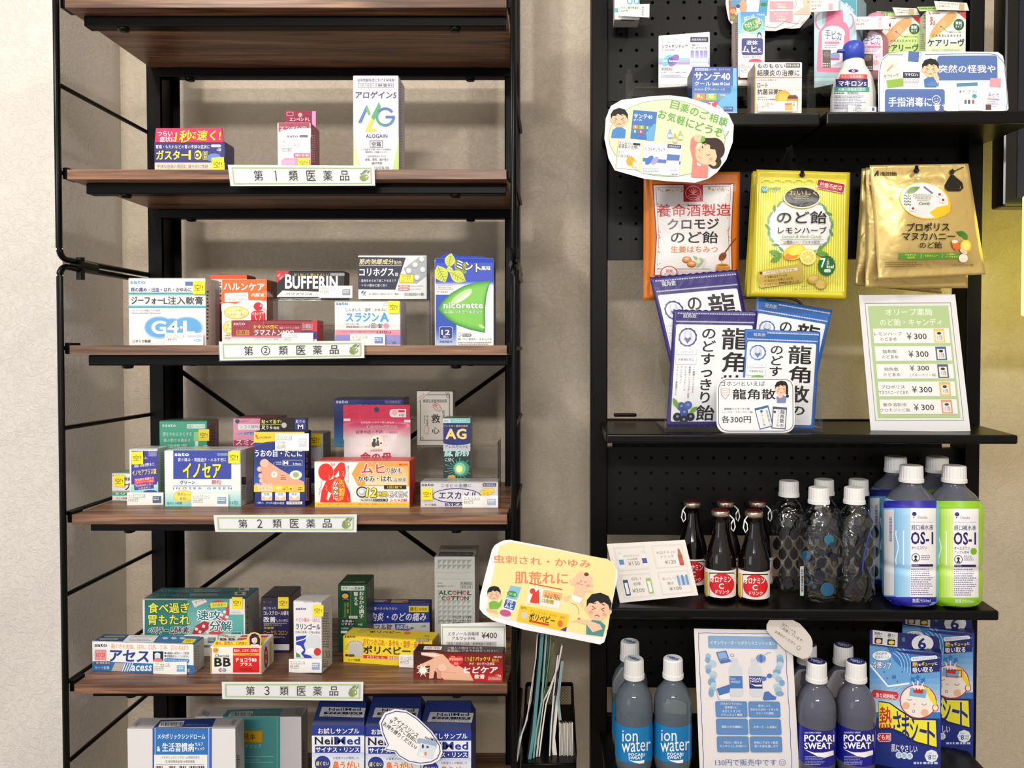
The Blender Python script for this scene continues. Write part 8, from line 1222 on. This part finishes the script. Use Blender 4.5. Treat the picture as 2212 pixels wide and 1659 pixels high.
for nm, off in (('front_pane', .0016), ('rear_pane', -.0018)):
    S2_ = Plane(Sn.p0+Sn.n*off, Sn.n); o = thick(nm, S2_, [zp('p', *p) for p in ((114, 76), (1144, 70), (1306, 1526), (244, 1530))], .0012, ACRYL, '#fff'); attach(o, st)
bl_, br_ = Sn.pt(*zp('p', 244, 1530)), Sn.pt(*zp('p', 1306, 1526)); zq = bl_.z-.0005
V = []
for x, y in ((bl_.x, bl_.y-.0), (br_.x, br_.y), (br_.x-.004, br_.y+.085), (bl_.x-.03, bl_.y+.085)): V.append((x, y, zq+(y-bl_.y)*SLP+.0008))
V2 = [(x, y, z+.002) for x, y, z in V]; mesh_obj('foot', V+V2, [(0, 3, 2, 1), (4, 5, 6, 7), (0, 1, 5, 4), (1, 2, 6, 5), (2, 3, 7, 6), (3, 0, 4, 7)], ACRYL, st)
# ------------------------------------------------------------------ drinks
QT = [(165, 870), (848, 835), (965, 1318), (280, 1386)]
def ops(a):
    a.q = QT; a.wh = (1000, 740)
    for x0, y0 in ((70, 50), (555, 50), (70, 395), (555, 395)): a.box(x0, y0, x0+390, y0+300, 2, '#c4c0be'); a.box(x0+10, y0+10, x0+380, y0+290, 4, '#d8d4d2')
    a.t('ポカリスエット', 175, 150, 375, 178, '#9a9694'); a.t('300ml各種', 210, 195, 345, 220, '#9a9694'); a.t('¥130', 215, 235, 360, 288, '#8a8684')
    for x, c in ((105, '#4a8ac0'), (400, '#4a5aa0')): a.r(x, 140, x+60, 320, '#dfe4e8', rad=18); a.r(x+16, 110, x+44, 140, '#d0d4d8', rad=5); a.r(x, 205, x+60, 270, c)
    a.t('オロナミンC', 600, 130, 845, 165, '#9a9694'); a.t('ドリンク', 645, 185, 810, 220, '#9a9694'); a.t('¥120', 680, 250, 820, 300, '#8a8684'); a.r(862, 180, 918, 330, '#9a5a3a', rad=14); a.p([(866, 200), (880, 110), (900, 110), (916, 200)], '#b06a44'); a.r(862, 240, 918, 300, '#c8504a')
    a.t('OS-1', 210, 440, 330, 475, '#9a9694'); a.t('各種', 220, 500, 315, 540, '#9a9694'); a.t('¥200', 190, 580, 345, 630, '#8a8684')
    for x, c in ((98, '#2a4a6a'), (390, '#9ab45a')): a.r(x, 460, x+62, 660, c, rad=12); a.r(x+12, 500, x+50, 640, '#dfe4e8'); a.r(x+18, 430, x+44, 462, '#e0e0e0', rad=5)
    a.t('おいしい', 600, 470, 770, 505, '#9a9694'); a.t('軟水', 650, 530, 735, 570, '#9a9694'); a.t('¥100', 660, 600, 815, 645, '#8a8684')
    for k in range(5): a.r(785+k*28, 455+(k % 2)*20, 810+k*28, 590, ['#7a9ac4', '#b4c8dc', '#5a84bc', '#a4bcd8', '#6a90c0'][k], rad=8)
tc, Sx = card('price_tent_card', 'folded white tent card with four faint framed drink prices', 'price card', 'q', QT, 1.165, ops, lean=.25, yaw=-.05, color='#e2ddda')
bk = [Sx.pt(*zp('q', *p)) for p in QT]; bk = [bk[0], bk[1], bk[2]+Vector((.0, .06, 0)), bk[3]+Vector((0, .06, 0))]; V = bk+[p+Vector((0, .0008, 0)) for p in bk]; o = mesh_obj('rear_flap', V, [(0, 1, 2, 3), (7, 6, 5, 4), (0, 3, 7, 4), (1, 5, 6, 2), (3, 2, 6, 7)], M('#d8d2cc', .7)); attach(o, tc)
def tonic(cx, Y, lab, ring):
    X = XW(cx, Y); z = zs(SC, X, Y)+.0004; k = 1.165/F
    pf = [(0, 26*k), (2*k, 32*k), (6*k, 33.5*k), (82*k, 34*k), (90*k, 33*k), (108*k, 28*k), (130*k, 20*k), (152*k, 15.5*k), (166*k, 14*k), (176*k, 14*k), (178*k, 17*k), (184*k, 17*k)]
    t, b = bottle('tonic_drink_bottle', lab, 'drink bottle', pf, X, Y, z, BROWN, 'small brown glass tonic bottles')
    c = lathe('cap', [(180*k, 17.5*k), (183*k, 19.5*k), (190*k, 19.5*k), (193*k, 18*k)], X, Y, z, M('#c8b8a8', .25, .9), t, 32); lathe('cap_top', [(193*k, 17.8*k), (195*k, 15*k)], X, Y, z, M('#5a0c10', .2), c, 28)
    s_ = 1 if ring > 0 else -1; pts = [Vector((X+s_*17*k, Y-.008, z+184*k)), Vector((X+s_*25*k, Y-.012, z+176*k)), Vector((X+s_*28*k, Y-.013, z+160*k)), Vector((X+s_*24*k, Y-.014, z+150*k)), Vector((X+s_*19*k, Y-.014, z+156*k)), Vector((X+s_*20*k, Y-.013, z+168*k)), Vector((X+s_*25*k, Y-.012, z+176*k))]; tube('pull_ring', pts, 1.5*k, WHITEP, t, 8)
    band('label', pf, 9*k, 68*k, X, Y, z, M('#f0ece6', .35), t)
    a = Art(Cyl(X, Y, rfn(pf, z)), base=.0007); P0 = proj((X, Y-34*k, z+9*k)); P1 = proj((X, Y-34*k, z+68*k)); P0 = (proj((X, Y, z))[0], P0[1]); h = P0[1]-P1[1]; w = 33*1.165/Y; x, y = P0[0], P1[1]
    a.r(x-w, y+2, x-w*.82, y+h-3, '#e8b82c'); a.r(x-w*.72, y+h*.06, x+w*.95, y+h*.1, '#222'); a.off -= a.step; a.r(x-w*.74, y+h*.06, x-w*.71, y+h*.92, '#222'); a.e(x+w*.12, y+h*.5, w*.82, h*.42, '#d41c24'); a.r(x-w*.5, y+h*.14, x+w*.8, y+h*.86, '#d41c24', rad=h*.2)
    a.t('オロナミン', x-w*.62, y+h*.2, x+w*.74, y+h*.42, '#fff', b=4); a.t('C', x-w*.08, y+h*.46, x+w*.24, y+h*.66, '#fff', b=4); a.t('ドリンク', x-w*.3, y+h*.7, x+w*.6, y+h*.84, '#fff', b=3); o = a.done('label_print', None); attach(o, t)
for q in ((1497, 1.232, 'rear left brown glass tonic bottle beside the tent card', -1), (1569, 1.235, 'brown glass tonic bottle behind the front left one', 1), (1638, 1.235, 'rear right brown glass tonic bottle with hanging ring', 1), (1558, 1.178, 'front left brown glass tonic bottle with red round label', 1), (1631, 1.172, 'front right brown glass tonic bottle with red round label', -1)): tonic(*q)
DARKC = M('#10242e', .2)
def water(cx, Y, py0, lab, deco):
    X = XW(cx, Y); z = zs(SC, X, Y)+.0004; k = 1.165/F; R = 44
    pf = [(0, 34*k), (3*k, 41*k), (10*k, R*k), (60*k, 41.5*k), (100*k, R*k), (150*k, 43*k), (175*k, 38*k), (192*k, 28*k), (203*k, 18*k), (208*k, 16*k), (213*k, 16*k)]
    t, b = bottle('water_bottle', lab, 'water bottle', pf, X, Y, z, LIQ, 'clear water bottles', sq=.25); cap_(211*k, X, Y, z, 22*k, 35*k, WHITEP, t)
    a = Art(Cyl(X, Y, rfn([(h, r*1.02) for h, r in pf], z)), base=.0008); c0 = proj((X, Y, z)); sc = 1.165/Y; rnd = random.Random(int(cx))
    def pt(u, v): return (c0[0]+u*sc, c0[1]-v*sc)
    if deco == 'dots':
        for u, v, r, c in ((24, 130, 11, '#2a6a80'), (-2, 138, 8, '#141c30'), (-26, 95, 11, '#1c4a6c'), (34, 92, 9, '#10182c'), (-22, 130, 5, '#141c30'), (6, 78, 10, '#0c1424'), (4, 52, 12, '#0e1628'), (20, 22, 15, '#125070'), (-8, 28, 5, '#143a50'), (30, 118, 6, '#1c3a50'), (-20, 76, 4, '#10182c'), (8, 102, 7, '#101c30')): x, y = pt(u, v); a.e(x, y, r*sc, r*sc, c, n=18)
        x, y = pt(-24, 44); a.ring(x, y, 12*sc, 14*sc, 3, '#14405a'); x, y = pt(14, 128); a.ring(x, y, 30*sc, 28*sc, .8, '#1a3040')
        x, y = pt(-36, 36); a.r(x-3, y-36*sc, x+5, y+28*sc, '#d8dadc', rad=2); a.bars(x-1, y-30*sc, x+4, y+22*sc, 22, hor=True)
    elif deco == 'wave':
        for s_ in (-1, 1): a.l([pt(s_*17*math.sin((v-34)/68*PI), v) for v in range(6, 160, 6)], 9*sc, '#0b0c18'); a.l([pt(s_*(27+9*math.cos((v-34)/68*PI)), v) for v in range(6, 160, 6)], 6*sc, '#0b0c18')
        a.l([pt(30-10*math.sin(v/40), v) for v in range(60, 150, 8)], 3, '#26409a')
    else:
        for j in range(7):
            for i in range(3): x, y = pt((i-1)*26+(13 if j % 2 else 0), 12+j*22); a.p([(x+9*math.sin(t_)*(1-.0)*sc, y-(13*math.cos(t_)+(4 if abs(math.sin(t_)) < .3 and math.cos(t_) > 0 else 0))*sc) for t_ in [k2*PI/8 for k2 in range(16)]], '#08090a')
    if a.f: o = a.done('bottle_print', None); attach(o, t)
water(1706, 1.215, 0, 'dark clear water bottle with teardrop pattern beside the tonic bottles', 'drop'); water(1782, 1.225, 0, 'water bottle behind the dotted one, mostly its cap showing', ''); water(1857, 1.225, 0, 'water bottle behind the wavy one, mostly its cap showing', '')
water(1771, 1.168, 0, 'clear water bottle with teal dots, front row', 'dots'); water(1848, 1.168, 0, 'clear water bottle with dark wavy stripes, front row', 'wave')
IONM = solid_clear('pale_blue_drink', (.62, .78, .95, 1), 1.36, .03); POCM = solid_clear('milky_drink', (.60, .63, .84, 1), 1.36, .06)
IONM.node_tree.nodes['Principled BSDF'].inputs['Transmission Weight'].default_value = .86; POCM.node_tree.nodes['Principled BSDF'].inputs['Transmission Weight'].default_value = .84
def rehyd(cx, Y, lab, c1, c2, c3, apple, front):
    X = XW(cx, Y); z = zs(SC, X, Y)+.0004; k = 1.155/F; s = 1.155/Y
    pf = [(0, 44*k), (4*k, 51*k), (12*k, 56*k), (70*k, 57*k), (82*k, 52*k), (92*k, 56*k), (150*k, 57*k), (200*k, 58*k), (216*k, 56*k), (236*k, 42*k), (252*k, 24*k), (258*k, 21*k), (264*k, 21*k)]
    t, b = bottle('rehydration_bottle', lab, 'drink bottle', pf, X, Y, z, POCM, 'oral rehydration drink bottles'); cap_(262*k, X, Y, z, 24.5*k, 36*k, WHITEP, t)
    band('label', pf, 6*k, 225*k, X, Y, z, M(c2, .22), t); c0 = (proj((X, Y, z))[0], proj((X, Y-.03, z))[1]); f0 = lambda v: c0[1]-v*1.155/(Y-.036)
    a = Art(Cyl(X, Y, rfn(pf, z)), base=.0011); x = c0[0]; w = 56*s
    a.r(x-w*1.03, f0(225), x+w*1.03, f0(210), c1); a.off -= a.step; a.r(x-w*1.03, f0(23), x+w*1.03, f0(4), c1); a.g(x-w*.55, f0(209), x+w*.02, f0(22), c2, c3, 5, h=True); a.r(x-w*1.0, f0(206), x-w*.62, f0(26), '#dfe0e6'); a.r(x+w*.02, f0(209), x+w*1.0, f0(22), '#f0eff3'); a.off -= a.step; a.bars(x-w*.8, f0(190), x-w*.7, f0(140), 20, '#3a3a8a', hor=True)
    for d in (0, 14): a.l([(x-w*.25+d*.5*math.sin(v/9)*.4-d, f0(v)) for v in range(90, 165, 8)], 2.2, '#f0f6fa')
    if front:
        L, R = x+w*.06, x+w*.9; m = '#221c6c'; a.e(L+6, f0(197), 5, 4.5, m); a.e(L+5, f0(190), 1.3, 1.3, m); a.t('Otsuka', L+13, f0(193), L+34, f0(187), '#8a8a9a', b=1); a.t('Oral Rehydration Solution', L, f0(181), R, f0(178), '#77a'); a.t('経口補水液', L, f0(174), R, f0(163), m, b=2); a.t('OS-1', L-1, f0(159), R, f0(133), m, b=4); a.t('オーエスワン', L, f0(129), L+(R-L)*.72, f0(122), m, b=1)
        if apple: a.t('アップル風味', L, f0(120), L+(R-L)*.68, f0(114), '#333', b=.5); a.e(R-5, f0(119), 7, 7.5, '#7ab41c')
        a.ring(L+9, f0(105-3*apple), 9, 9.5, 1.4, '#33306a'); a.e(L+9, f0(107-3*apple), 3, 3, '#222'); a.p([(L+5, f0(98-3*apple)), (L+13, f0(98-3*apple)), (L+9, f0(106-3*apple))], '#222'); a.m(L+21, f0(111), R-4, f0(99), 3, '#6a6a9a'); a.r(L, f0(91), R, f0(86), m); a.t('許可表示', L+1, f0(90.5), L+16, f0(87), '#c8c8e8')
        a.m(L-1, f0(83), R+1, f0(25), 13, '#6a68a0', .42); a.t('無果汁500ml', L+2, f0(19), R-6, f0(10), '#dfe4f4', b=1)
    o = a.done('label_print', None); attach(o, t)
rehyd(1937, 1.235, 'rear blue labelled rehydration bottle, in shadow', '#1c1c6a', '#4f9ac0', '#5aa4c8', 0, False); rehyd(2027, 1.232, 'rear green labelled rehydration bottle, mostly hidden', '#5a8a14', '#7aa82a', '#8ab83a', 0, False)  # rear labels repeat the front colours darkened, shade painted in
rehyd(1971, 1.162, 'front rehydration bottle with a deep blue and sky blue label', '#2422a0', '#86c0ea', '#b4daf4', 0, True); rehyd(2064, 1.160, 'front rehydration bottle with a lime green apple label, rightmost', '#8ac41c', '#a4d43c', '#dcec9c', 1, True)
def sport(cx, Y, top, ion, lab, front=True):
    X = XW(cx, Y); k = 1.15/F; s = 1.15/Y; z = P(cx, top, Y).z-252*k; c = '#1478b8' if ion else '#1a1c90'
    pf = [(0, 24*k), (3*k, 30*k), (8*k, 36*k), (22*k, 40*k), (36*k, 41*k), (120*k, 41*k), (134*k, 42*k), (165*k, 40.5*k), (185*k, 33*k), (198*k, 22*k), (205*k, 18*k), (212*k, 18*k)]
    t, b = bottle('sports_drink_bottle', lab, 'drink bottle', pf, X, Y, z, IONM if ion else POCM, 'sports drink bottles on the lowest shelf')
    # petal feet pressed into the base
    me = b.data
    for v in me.vertices:
        h = v.co.z-z
        if 1e-4 < h < 30*k: an = math.atan2(v.co.y-Y, v.co.x-X); f = 1-.10*(.5+.5*math.cos(5*an))*(1-h/(30*k)); v.co.x = X+(v.co.x-X)*f; v.co.y = Y+(v.co.y-Y)*f
    cp = cap_(210*k, X, Y, z, 22*k, 42*k, WHITEP, t, M('#e8eef4' if ion else '#1c2a7c', .35)); band('label', pf, 40*k, 118*k, X, Y, z, M(c, .25), t)
    tp = Art(Plane((X, Y, z+252.6*k), (0, 0, 1)), base=.0004); q = proj((X, Y, z+253*k)); tp.t('ion', q[0]-12, q[1]-4, q[0]+4, q[1]+1, '#2a5a9a' if ion else '#c8d0ec', b=2, a=12); tp.t('water' if ion else 'SWEAT', q[0]-8, q[1]-1, q[0]+13, q[1]+5, '#2a5a9a' if ion else '#c8d0ec', b=2, a=12); o = tp.done('cap_lettering', None); attach(o, cp)
    if front:
        a = Art(Cyl(X, Y, rfn(pf, z)), base=.0008); c0 = (proj((X, Y, z))[0], proj((X, Y-41*k, z))[1]); x = c0[0]; w = 40*s; f0 = lambda v: c0[1]-v*s
        if ion: a.t('ion', x-w*.62, f0(113), x+w*.22, f0(88), '#f4f8fc', b=0); a.t('water', x-w*.66, f0(90), x+w*.92, f0(66), '#f4f8fc', b=0, dy=-5); a.t('POCARI', x-w*.28, f0(63), x+w*.58, f0(56.5), '#f4f8fc', b=5); a.t('SWEAT', x-w*.28, f0(55.5), x+w*.5, f0(49.5), '#f4f8fc', b=5); a.p([(x-w*.28, f0(48.5)), (x, f0(46)), (x+w*.3, f0(46)), (x+w*.58, f0(48)), (x+w*.56, f0(41)), (x+w*.3, f0(40)), (x, f0(43))], '#f4f8fc')
        else:
            a.t('ION SUPPLY DRINK', x-w*.6, f0(116), x+w*.3, f0(112.5), '#dfe4f6', b=1); a.t('POCARI', x-w*.62, f0(110), x+w*1.0, f0(95), '#fff', b=6, dy=0); a.t('SWEAT', x-w*.62, f0(93), x+w*.86, f0(79), '#fff', b=6); a.p([(x-w*.64, f0(78)), (x-w*.1, f0(71)), (x+w*.4, f0(71)), (x+w*.97, f0(76)), (x+w*.97, f0(66)), (x+w*.5, f0(60)), (x+w*.1, f0(63))], '#f4f6fc'); a.m(x-w*.6, f0(64), x+w*.55, f0(44), 6, '#b8bce0', .35)
        o = a.done('label_print', None); attach(o, t)
sport(1362, 1.215, 1385, True, 'rear pale blue labelled drink bottle, in the left corner'); sport(1371, 1.160, 1422, True, 'front left bottle with a bright blue label of thin white lettering'); sport(1456, 1.160, 1421, True, 'second front bottle with a bright blue label, beside the poster')
sport(1748, 1.222, 1392, False, 'rear drink bottle with dark cap half behind the oval note', False); sport(1827, 1.215, 1393, False, 'rear drink bottle with dark cap behind the two navy labelled ones', False); sport(1769, 1.155, 1428, False, 'front navy labelled drink bottle beside the poster'); sport(1855, 1.158, 1428, False, 'front navy labelled drink bottle beside the fever patch boxes')
# poster
QP = [(958, 135), (1972, 152), (2052, 1640), (1018, 1640)]
def ops(a):
    a.q = QP; a.wh = (1000, 1500); bl = '#5f8cc4'
    a.l([(930, 1500)]+[(930+3*math.sin(y/40), y) for y in range(1490, 40, -30)]+[(930, 42)]+[(x, 42+2*math.sin(x/30)) for x in range(920, 45, -30)]+[(42, 42)]+[(42+3*math.sin(y/40), y) for y in range(60, 1500, 30)], 6, '#5a70b0'); a.r(138, 70, 845, 200, '#86aad4', rad=16)
    a.t('イオンウォーターとポカリスエットの違い', 160, 120, 822, 160, '#eef3fa', b=1)
    rnd = random.Random(4)
    for x0 in (150, 840):
        for k in range(11): a.e(x0+rnd.uniform(-32, 32), 285+k*38, rnd.uniform(26, 44), rnd.uniform(26, 44), ['#9fc0dc', '#7fa6ce', '#b8cedf'][k % 3], n=20)
    for x0, c in ((340, '#4a7cc0'), (540, '#2c2f86')): a.r(x0+26, 300, x0+92, 340, '#d0d6de', rad=8); a.r(x0, 370, x0+130, 700, '#d4dae2', rad=40); a.r(x0+34, 336, x0+96, 400, '#d4dae2', rad=16); a.r(x0, 485, x0+132, 615, c)
    a.t('ion', 352, 500, 400, 525, '#cfdcf0'); a.t('water', 352, 530, 452, 560, '#cfdcf0'); a.t('POCARI', 546, 500, 664, 522, '#fff', b=5); a.t('SWEAT', 546, 528, 664, 550, '#fff', b=5); a.p([(545, 560), (600, 575), (670, 572), (668, 592), (600, 592)], '#e8ecf6')
    a.p([(215, 240), (320, 222), (345, 300), (240, 325)], '#4a74bc'); a.p([(228, 250), (312, 236), (332, 295), (248, 314)], '#8fb0dc'); a.p([(240, 330), (345, 305), (370, 335), (260, 360)], '#4a74bc'); a.ring(378, 270, 20, 18, 4, '#4a74bc'); a.e(672, 300, 50, 48, '#4a74bc')
    for k in range(4): a.ring(672, 300, 50-10*k, 48, 2, '#cfdcf0')
    a.l([(715, 262), (740, 240), (770, 240), (775, 230)], 4, '#4a74bc'); a.e(690, 510, 26, 24, '#4a74bc'); a.e(750, 480, 26, 24, '#4a74bc'); a.l([(690, 510), (750, 480)], 8, '#4a74bc'); a.p([(205, 620), (335, 575), (350, 590), (330, 660), (230, 690)], '#4a74bc'); a.p([(200, 628), (230, 690), (330, 660), (345, 735), (240, 740)], '#eef0f4'); a.l([(200, 628), (220, 730), (345, 735)], 3, '#4a74bc'); a.p([(670, 720), (690, 650), (730, 640), (770, 680), (810, 700), (800, 730), (680, 738)], '#4a74bc')
    for k, (x, y, t_) in enumerate(((185, 748, '汗をかいていない\n日常使いに\n水分とイオンを\nバランスよく補給'), (520, 748, '発汗により\n失われた水分・イオンを\nスムーズに補給'), (185, 930, '普段の水分補給に'), (520, 930, 'スポーツ・入浴後に'), (185, 1112, 'カロリー控えめ\nスッキリとした味わい'), (520, 1112, '体内にすばやく吸収\n渇いた体を潤します'))):
        a.r(x, y, x+322, y+168, bl, rad=20); n = t_.count('\n')+1; L = max(len(q) for q in t_.split('\n')); w = min(280, L*27); a.t(t_, x+161-w/2, y+84-n*19+5, x+161+w/2, y+84+n*19-5, '#f2f6fc', b=1)
    a.t('130円で販売中です', 160, 1350, 775, 1420, '#5a70b0', b=1); a.ring(835, 1385, 34, 34, 4, '#5a70b0'); a.e(824, 1377, 4, 5, '#5a70b0'); a.e(846, 1377, 4, 5, '#5a70b0'); a.ring(835, 1388, 18, 15, 4, '#5a70b0', 20, 160)
po, Sp = card('drink_poster', 'white poster with blue panels comparing two drinks, standing on the lowest shelf', 'poster', 's', QP, 1.15, ops, color='#e9e4e6', base=.0004)
f_ = thick('clear_sleeve', Plane(Sp.p0-Sp.n*.0012, Sp.n), [zp('s', *p) for p in ((950, 122), (1984, 145), (2064, 1650), (1012, 1650))], .0012, ACRYL, '#fff'); attach(f_, po)
def ops(a):
    for k, (t_, x, y, w) in enumerate((('冷たいのも', 1945, 130, 175), ('ご用意しています!', 1970, 190, 280), ('お声がけください', 1905, 230, 245))): a.t(t_, x-w/2, y-16, x+w/2, y+16, '#55504e', b=0, a=33)
    a.ring(2045, 335, 22, 22, 3, '#55504e'); a.ring(2045, 338, 10, 8, 2, '#55504e', 20, 160)
card('handwritten_note', 'pale oval handwritten note taped over the poster corner', 'note', 's', None, 1.14, ops, outline=[(1742, 45), (1985, 45), (2060, 85), (2120, 150), (2170, 215), (2190, 270), (2188, 350), (2170, 410), (2130, 440), (2085, 450), (2010, 420), (1900, 350), (1800, 255), (1740, 190), (1712, 150), (1712, 95)], color='#d6cfcb')
# fever patch boxes
def fever(a, dx, dy, kid):
    a.z = (a.z[0]+dx/4.32, a.z[1]+dy/4.32, 4.32)
    a.p([(770, 270), (1425, 350), (1430, 960), (860, 960), (770, 900)], '#3a78c0'); a.g(775, 480, 1430, 900, '#4a8cd0', '#cfe4f2', 8)
    for k in range(4): a.ring(900, 480, 260-k*28, 250-k*30, 7, '#a8d0ec', -60, 80)
    a.p([(775, 270), (930, 290), (1000, 420), (1150, 560), (1140, 640), (940, 668), (775, 470)], '#6aa4dc'); a.p([(775, 470), (940, 668), (1140, 640), (1142, 622), (945, 650), (778, 452)], '#eef4fa')
    for x, y in ((905, 525), (960, 425), (1030, 615), (1075, 525), (935, 585)): a.e(x, y, 7, 7, '#2a5a9a')
    a.ring(998, 573, 20, 20, 5, '#1c3a80'); a.e(998, 573, 8, 8, '#1c3a80'); a.e(885, 372, 94, 50, '#1c2f78'); a.e(885, 372, 90, 46, '#eaf2f8'); a.t('ひんやり', 832, 342, 930, 366, '#1c2f78', b=1); a.t('気持ちいい', 820, 372, 952, 404, '#1c2f78', b=2); a.t('冷感ツブ', 798, 432, 972, 492, '#fff', b=4, o='#1c2f78', ow=4, dy=14)
    a.p([(980, 320), (1425, 350), (1425, 385), (1100, 350)], '#2a2068'); a.r(1155, 378, 1402, 418, '#e4ecf6', rad=18, a=-4); a.t('水分たっぷりジェルが', 1170, 384, 1388, 410, '#2a3a88', b=1.5, a=-4); a.p([(1155, 430), (1425, 398), (1425, 520), (1160, 542)], '#1c2068'); a.t('熱', 1172, 432, 1220, 474, '#f4e23a', b=4); a.t('を', 1226, 448, 1250, 470, '#fff', b=2); a.t('ギューッ', 1256, 432, 1370, 468, '#f4e23a', b=4); a.t('と', 1376, 432, 1402, 458, '#fff', b=3); a.t('吸い取る', 1174, 482, 1360, 528, '#fff', b=4, dy=-8)
    a.r(790, 700, 1040, 775, '#d0303a', rad=30, a=6); a.t('急な発熱時に', 830, 728, 1022, 772, '#fff', b=3, a=6)
    pts = [(1130, 640), (1180, 655), (1290, 660), (1350, 740), (1400, 850), (1400, 900), (1340, 950), (1210, 950), (1110, 890), (1060, 820), (1075, 730)]; a.e(1225, 800, 175, 160, '#c0283a', a=15); a.e(1225, 800, 165, 150, '#f4ece4', a=15); a.e(1385, 860, 30, 34, '#c0283a'); a.e(1385, 860, 22, 26, '#f4ece4')
    a.p([(1270, 655), (1330, 680), (1395, 800), (1392, 860), (1340, 790), (1300, 720)], '#f0d83a'); a.r(1145, 680, 1300, 760, '#7ab0d8', a=8); a.r(1180, 680, 1272, 724, '#c8302c', a=8, rad=10)
    for x, y, an in ((1172, 590, -30), (1220, 572, 0), (1272, 598, 30)):
        a.l([(x, y+20), (1222+(x-1222)*.5, 690)], 12, '#eef4fa'); a.p(a.rot([(x, y-24), (x+28, y+10), (x+12, y+10), (x+12, y+34), (x-12, y+34), (x-12, y+10), (x-28, y+10)], an, (x, y)), '#2a7ac0')
    for x, y in ((1110, 840), (1285, 905)): a.e(x, y, 36, 34, '#ecbc98')
    a.ring(1145, 770, 26, 20, 5, '#8a3030', 20, 160); a.ring(1280, 815, 26, 22, 5, '#8a3030', 20, 160); a.ring(1190, 830, 12, 8, 4, '#8a3030', 180, 360); a.ring(1182, 893, 12, 14, 4, '#8a3030')
    if not kid: a.box(1180, 690, 1330, 760, 8, '#c0283a')
    a.p([(855, 795), (960, 810), (1060, 880), (1180, 960), (1400, 965), (1412, 1240), (1200, 1190), (1060, 1100), (960, 1060), (855, 1065)], '#101c58'); a.p([(858, 805), (955, 820), (1060, 895), (1180, 972), (1388, 978), (1398, 1225), (1200, 1170), (1060, 1080), (960, 1042), (858, 1045)], '#f4e83a')
    a.t('熱', 862, 850, 975, 1055, '#d02830', b=7); 
    for k, ch in enumerate('さまシ ト'):
        if k != 3: a.t(ch, 990+k*80, 890+k*28-(10 if k > 3 else 0), 990+k*80+72, 1125+k*24, '#18287c', b=7)
    a.r(1236, 1062, 1306, 1092, '#18287c', a=14)
    a.p([(770, 1060), (960, 1065), (1060, 1115), (1200, 1190), (1420, 1245), (1425, 1420), (770, 1420)], '#1c2c80'); a.r(852, 1095, 970, 1175, '#fff', rad=14); a.r(856, 1100, 966, 1171, '#d02830', rad=12); a.t('こども用', 800, 1110, 958, 1160, '#fff', b=3); a.t('肌にやさしい', 975, 1205, 1215, 1275, '#fff', b=3, dy=14)
    for k, ch in enumerate('弱酸性'): a.e(1045+k*50, 1300+k*5, 30, 32, '#dfeaf4'); a.t(ch, 1026+k*50, 1280+k*5, 1064+k*50, 1320+k*5, '#3a7ac0', b=2)
    a.p([(1348+64*math.cos(t_), 1310+60*math.sin(t_)) for t_ in [k*PI/4 for k in range(8)]], '#eaf0f6'); a.t('8', 1318, 1298, 1346, 1344, '#1c2c80', b=4); a.t('時間', 1352, 1300, 1392, 1318, '#1c2c80', b=2); a.t('持続', 1352, 1324, 1392, 1342, '#1c2c80', b=2); a.t('約', 1300, 1300, 1314, 1318, '#1c2c80'); a.t('冷却効果', 1310, 1278, 1352, 1290, '#3a7ac0'); a.m(1182, 1355, 1410, 1395, 1, '#c8d0ea', .5)
for k_, (dx, dy, Yl, Yr, lab, kid) in enumerate(((305, -185, 1.245, 1.205, 'rear fever patch box, its left half hidden', False), (0, 0, 1.178, 1.138, 'front fever patch box with a child face and red and blue title', True))):
    B = Carton('t', 'fever_patch_box', lab, (768+dx, 1470+dy), (1432+dx, 1470+dy), 262+dy, .022, '#20328c', '#141c48', '#18205a', sh=None, Y=Yl, Y2=Yr, cat='fever patch box', group='fever patch boxes')
    a = B.art(); fever(a, dx, dy, kid)
    hd, sf = card('header_card', 'hanging header panel', None, 't', None, (Yl+Yr)/2+.001, None, outline=[(775+dx, 135+dy), (800+dx, 132+dy), (1400+dx, 195+dy), (1420+dx, 215+dy), (1428+dx, 352+dy), (772+dx, 268+dy)], color='#1c2468', th=.0006)
    h_ = Art(sf, 't'); h_.z = (h_.z[0]+dx/4.32, h_.z[1]+dy/4.32, 4.32); h_.p([(800, 133), (1034, 160), (1030, 292), (800, 262)], '#d8dade'); h_.t('頭痛の', 815, 152, 892, 180, '#222', b=3, a=5); h_.t('時にも', 830, 184, 886, 200, '#222', b=2, a=5); h_.t('暑い', 938, 168, 1010, 198, '#222', b=3, a=5); h_.t('時にも', 945, 202, 1000, 216, '#222', b=2, a=5); h_.r(818, 206, 892, 262, '#1a1818', a=4, rad=6); h_.e(855, 238, 26, 22, '#e8bca4'); h_.r(936, 222, 1008, 276, '#1a1818', a=4, rad=6); h_.e(975, 250, 28, 18, '#e8cc4a'); h_.e(1088, 222, 16, 22, '#4a78a8')
    h_.e(1265, 258, 102, 78, '#e4e6ec'); h_.r(1150, 320, 1420, 345, '#1c2468', a=7); h_.t('6', 1222, 208, 1298, 312, '#1c2468', b=6); h_.t('枚入', 1302, 298, 1358, 324, '#1c2468', b=2); o = h_.done('header_print', None); attach(o, hd); attach(hd, B.o); B.end()
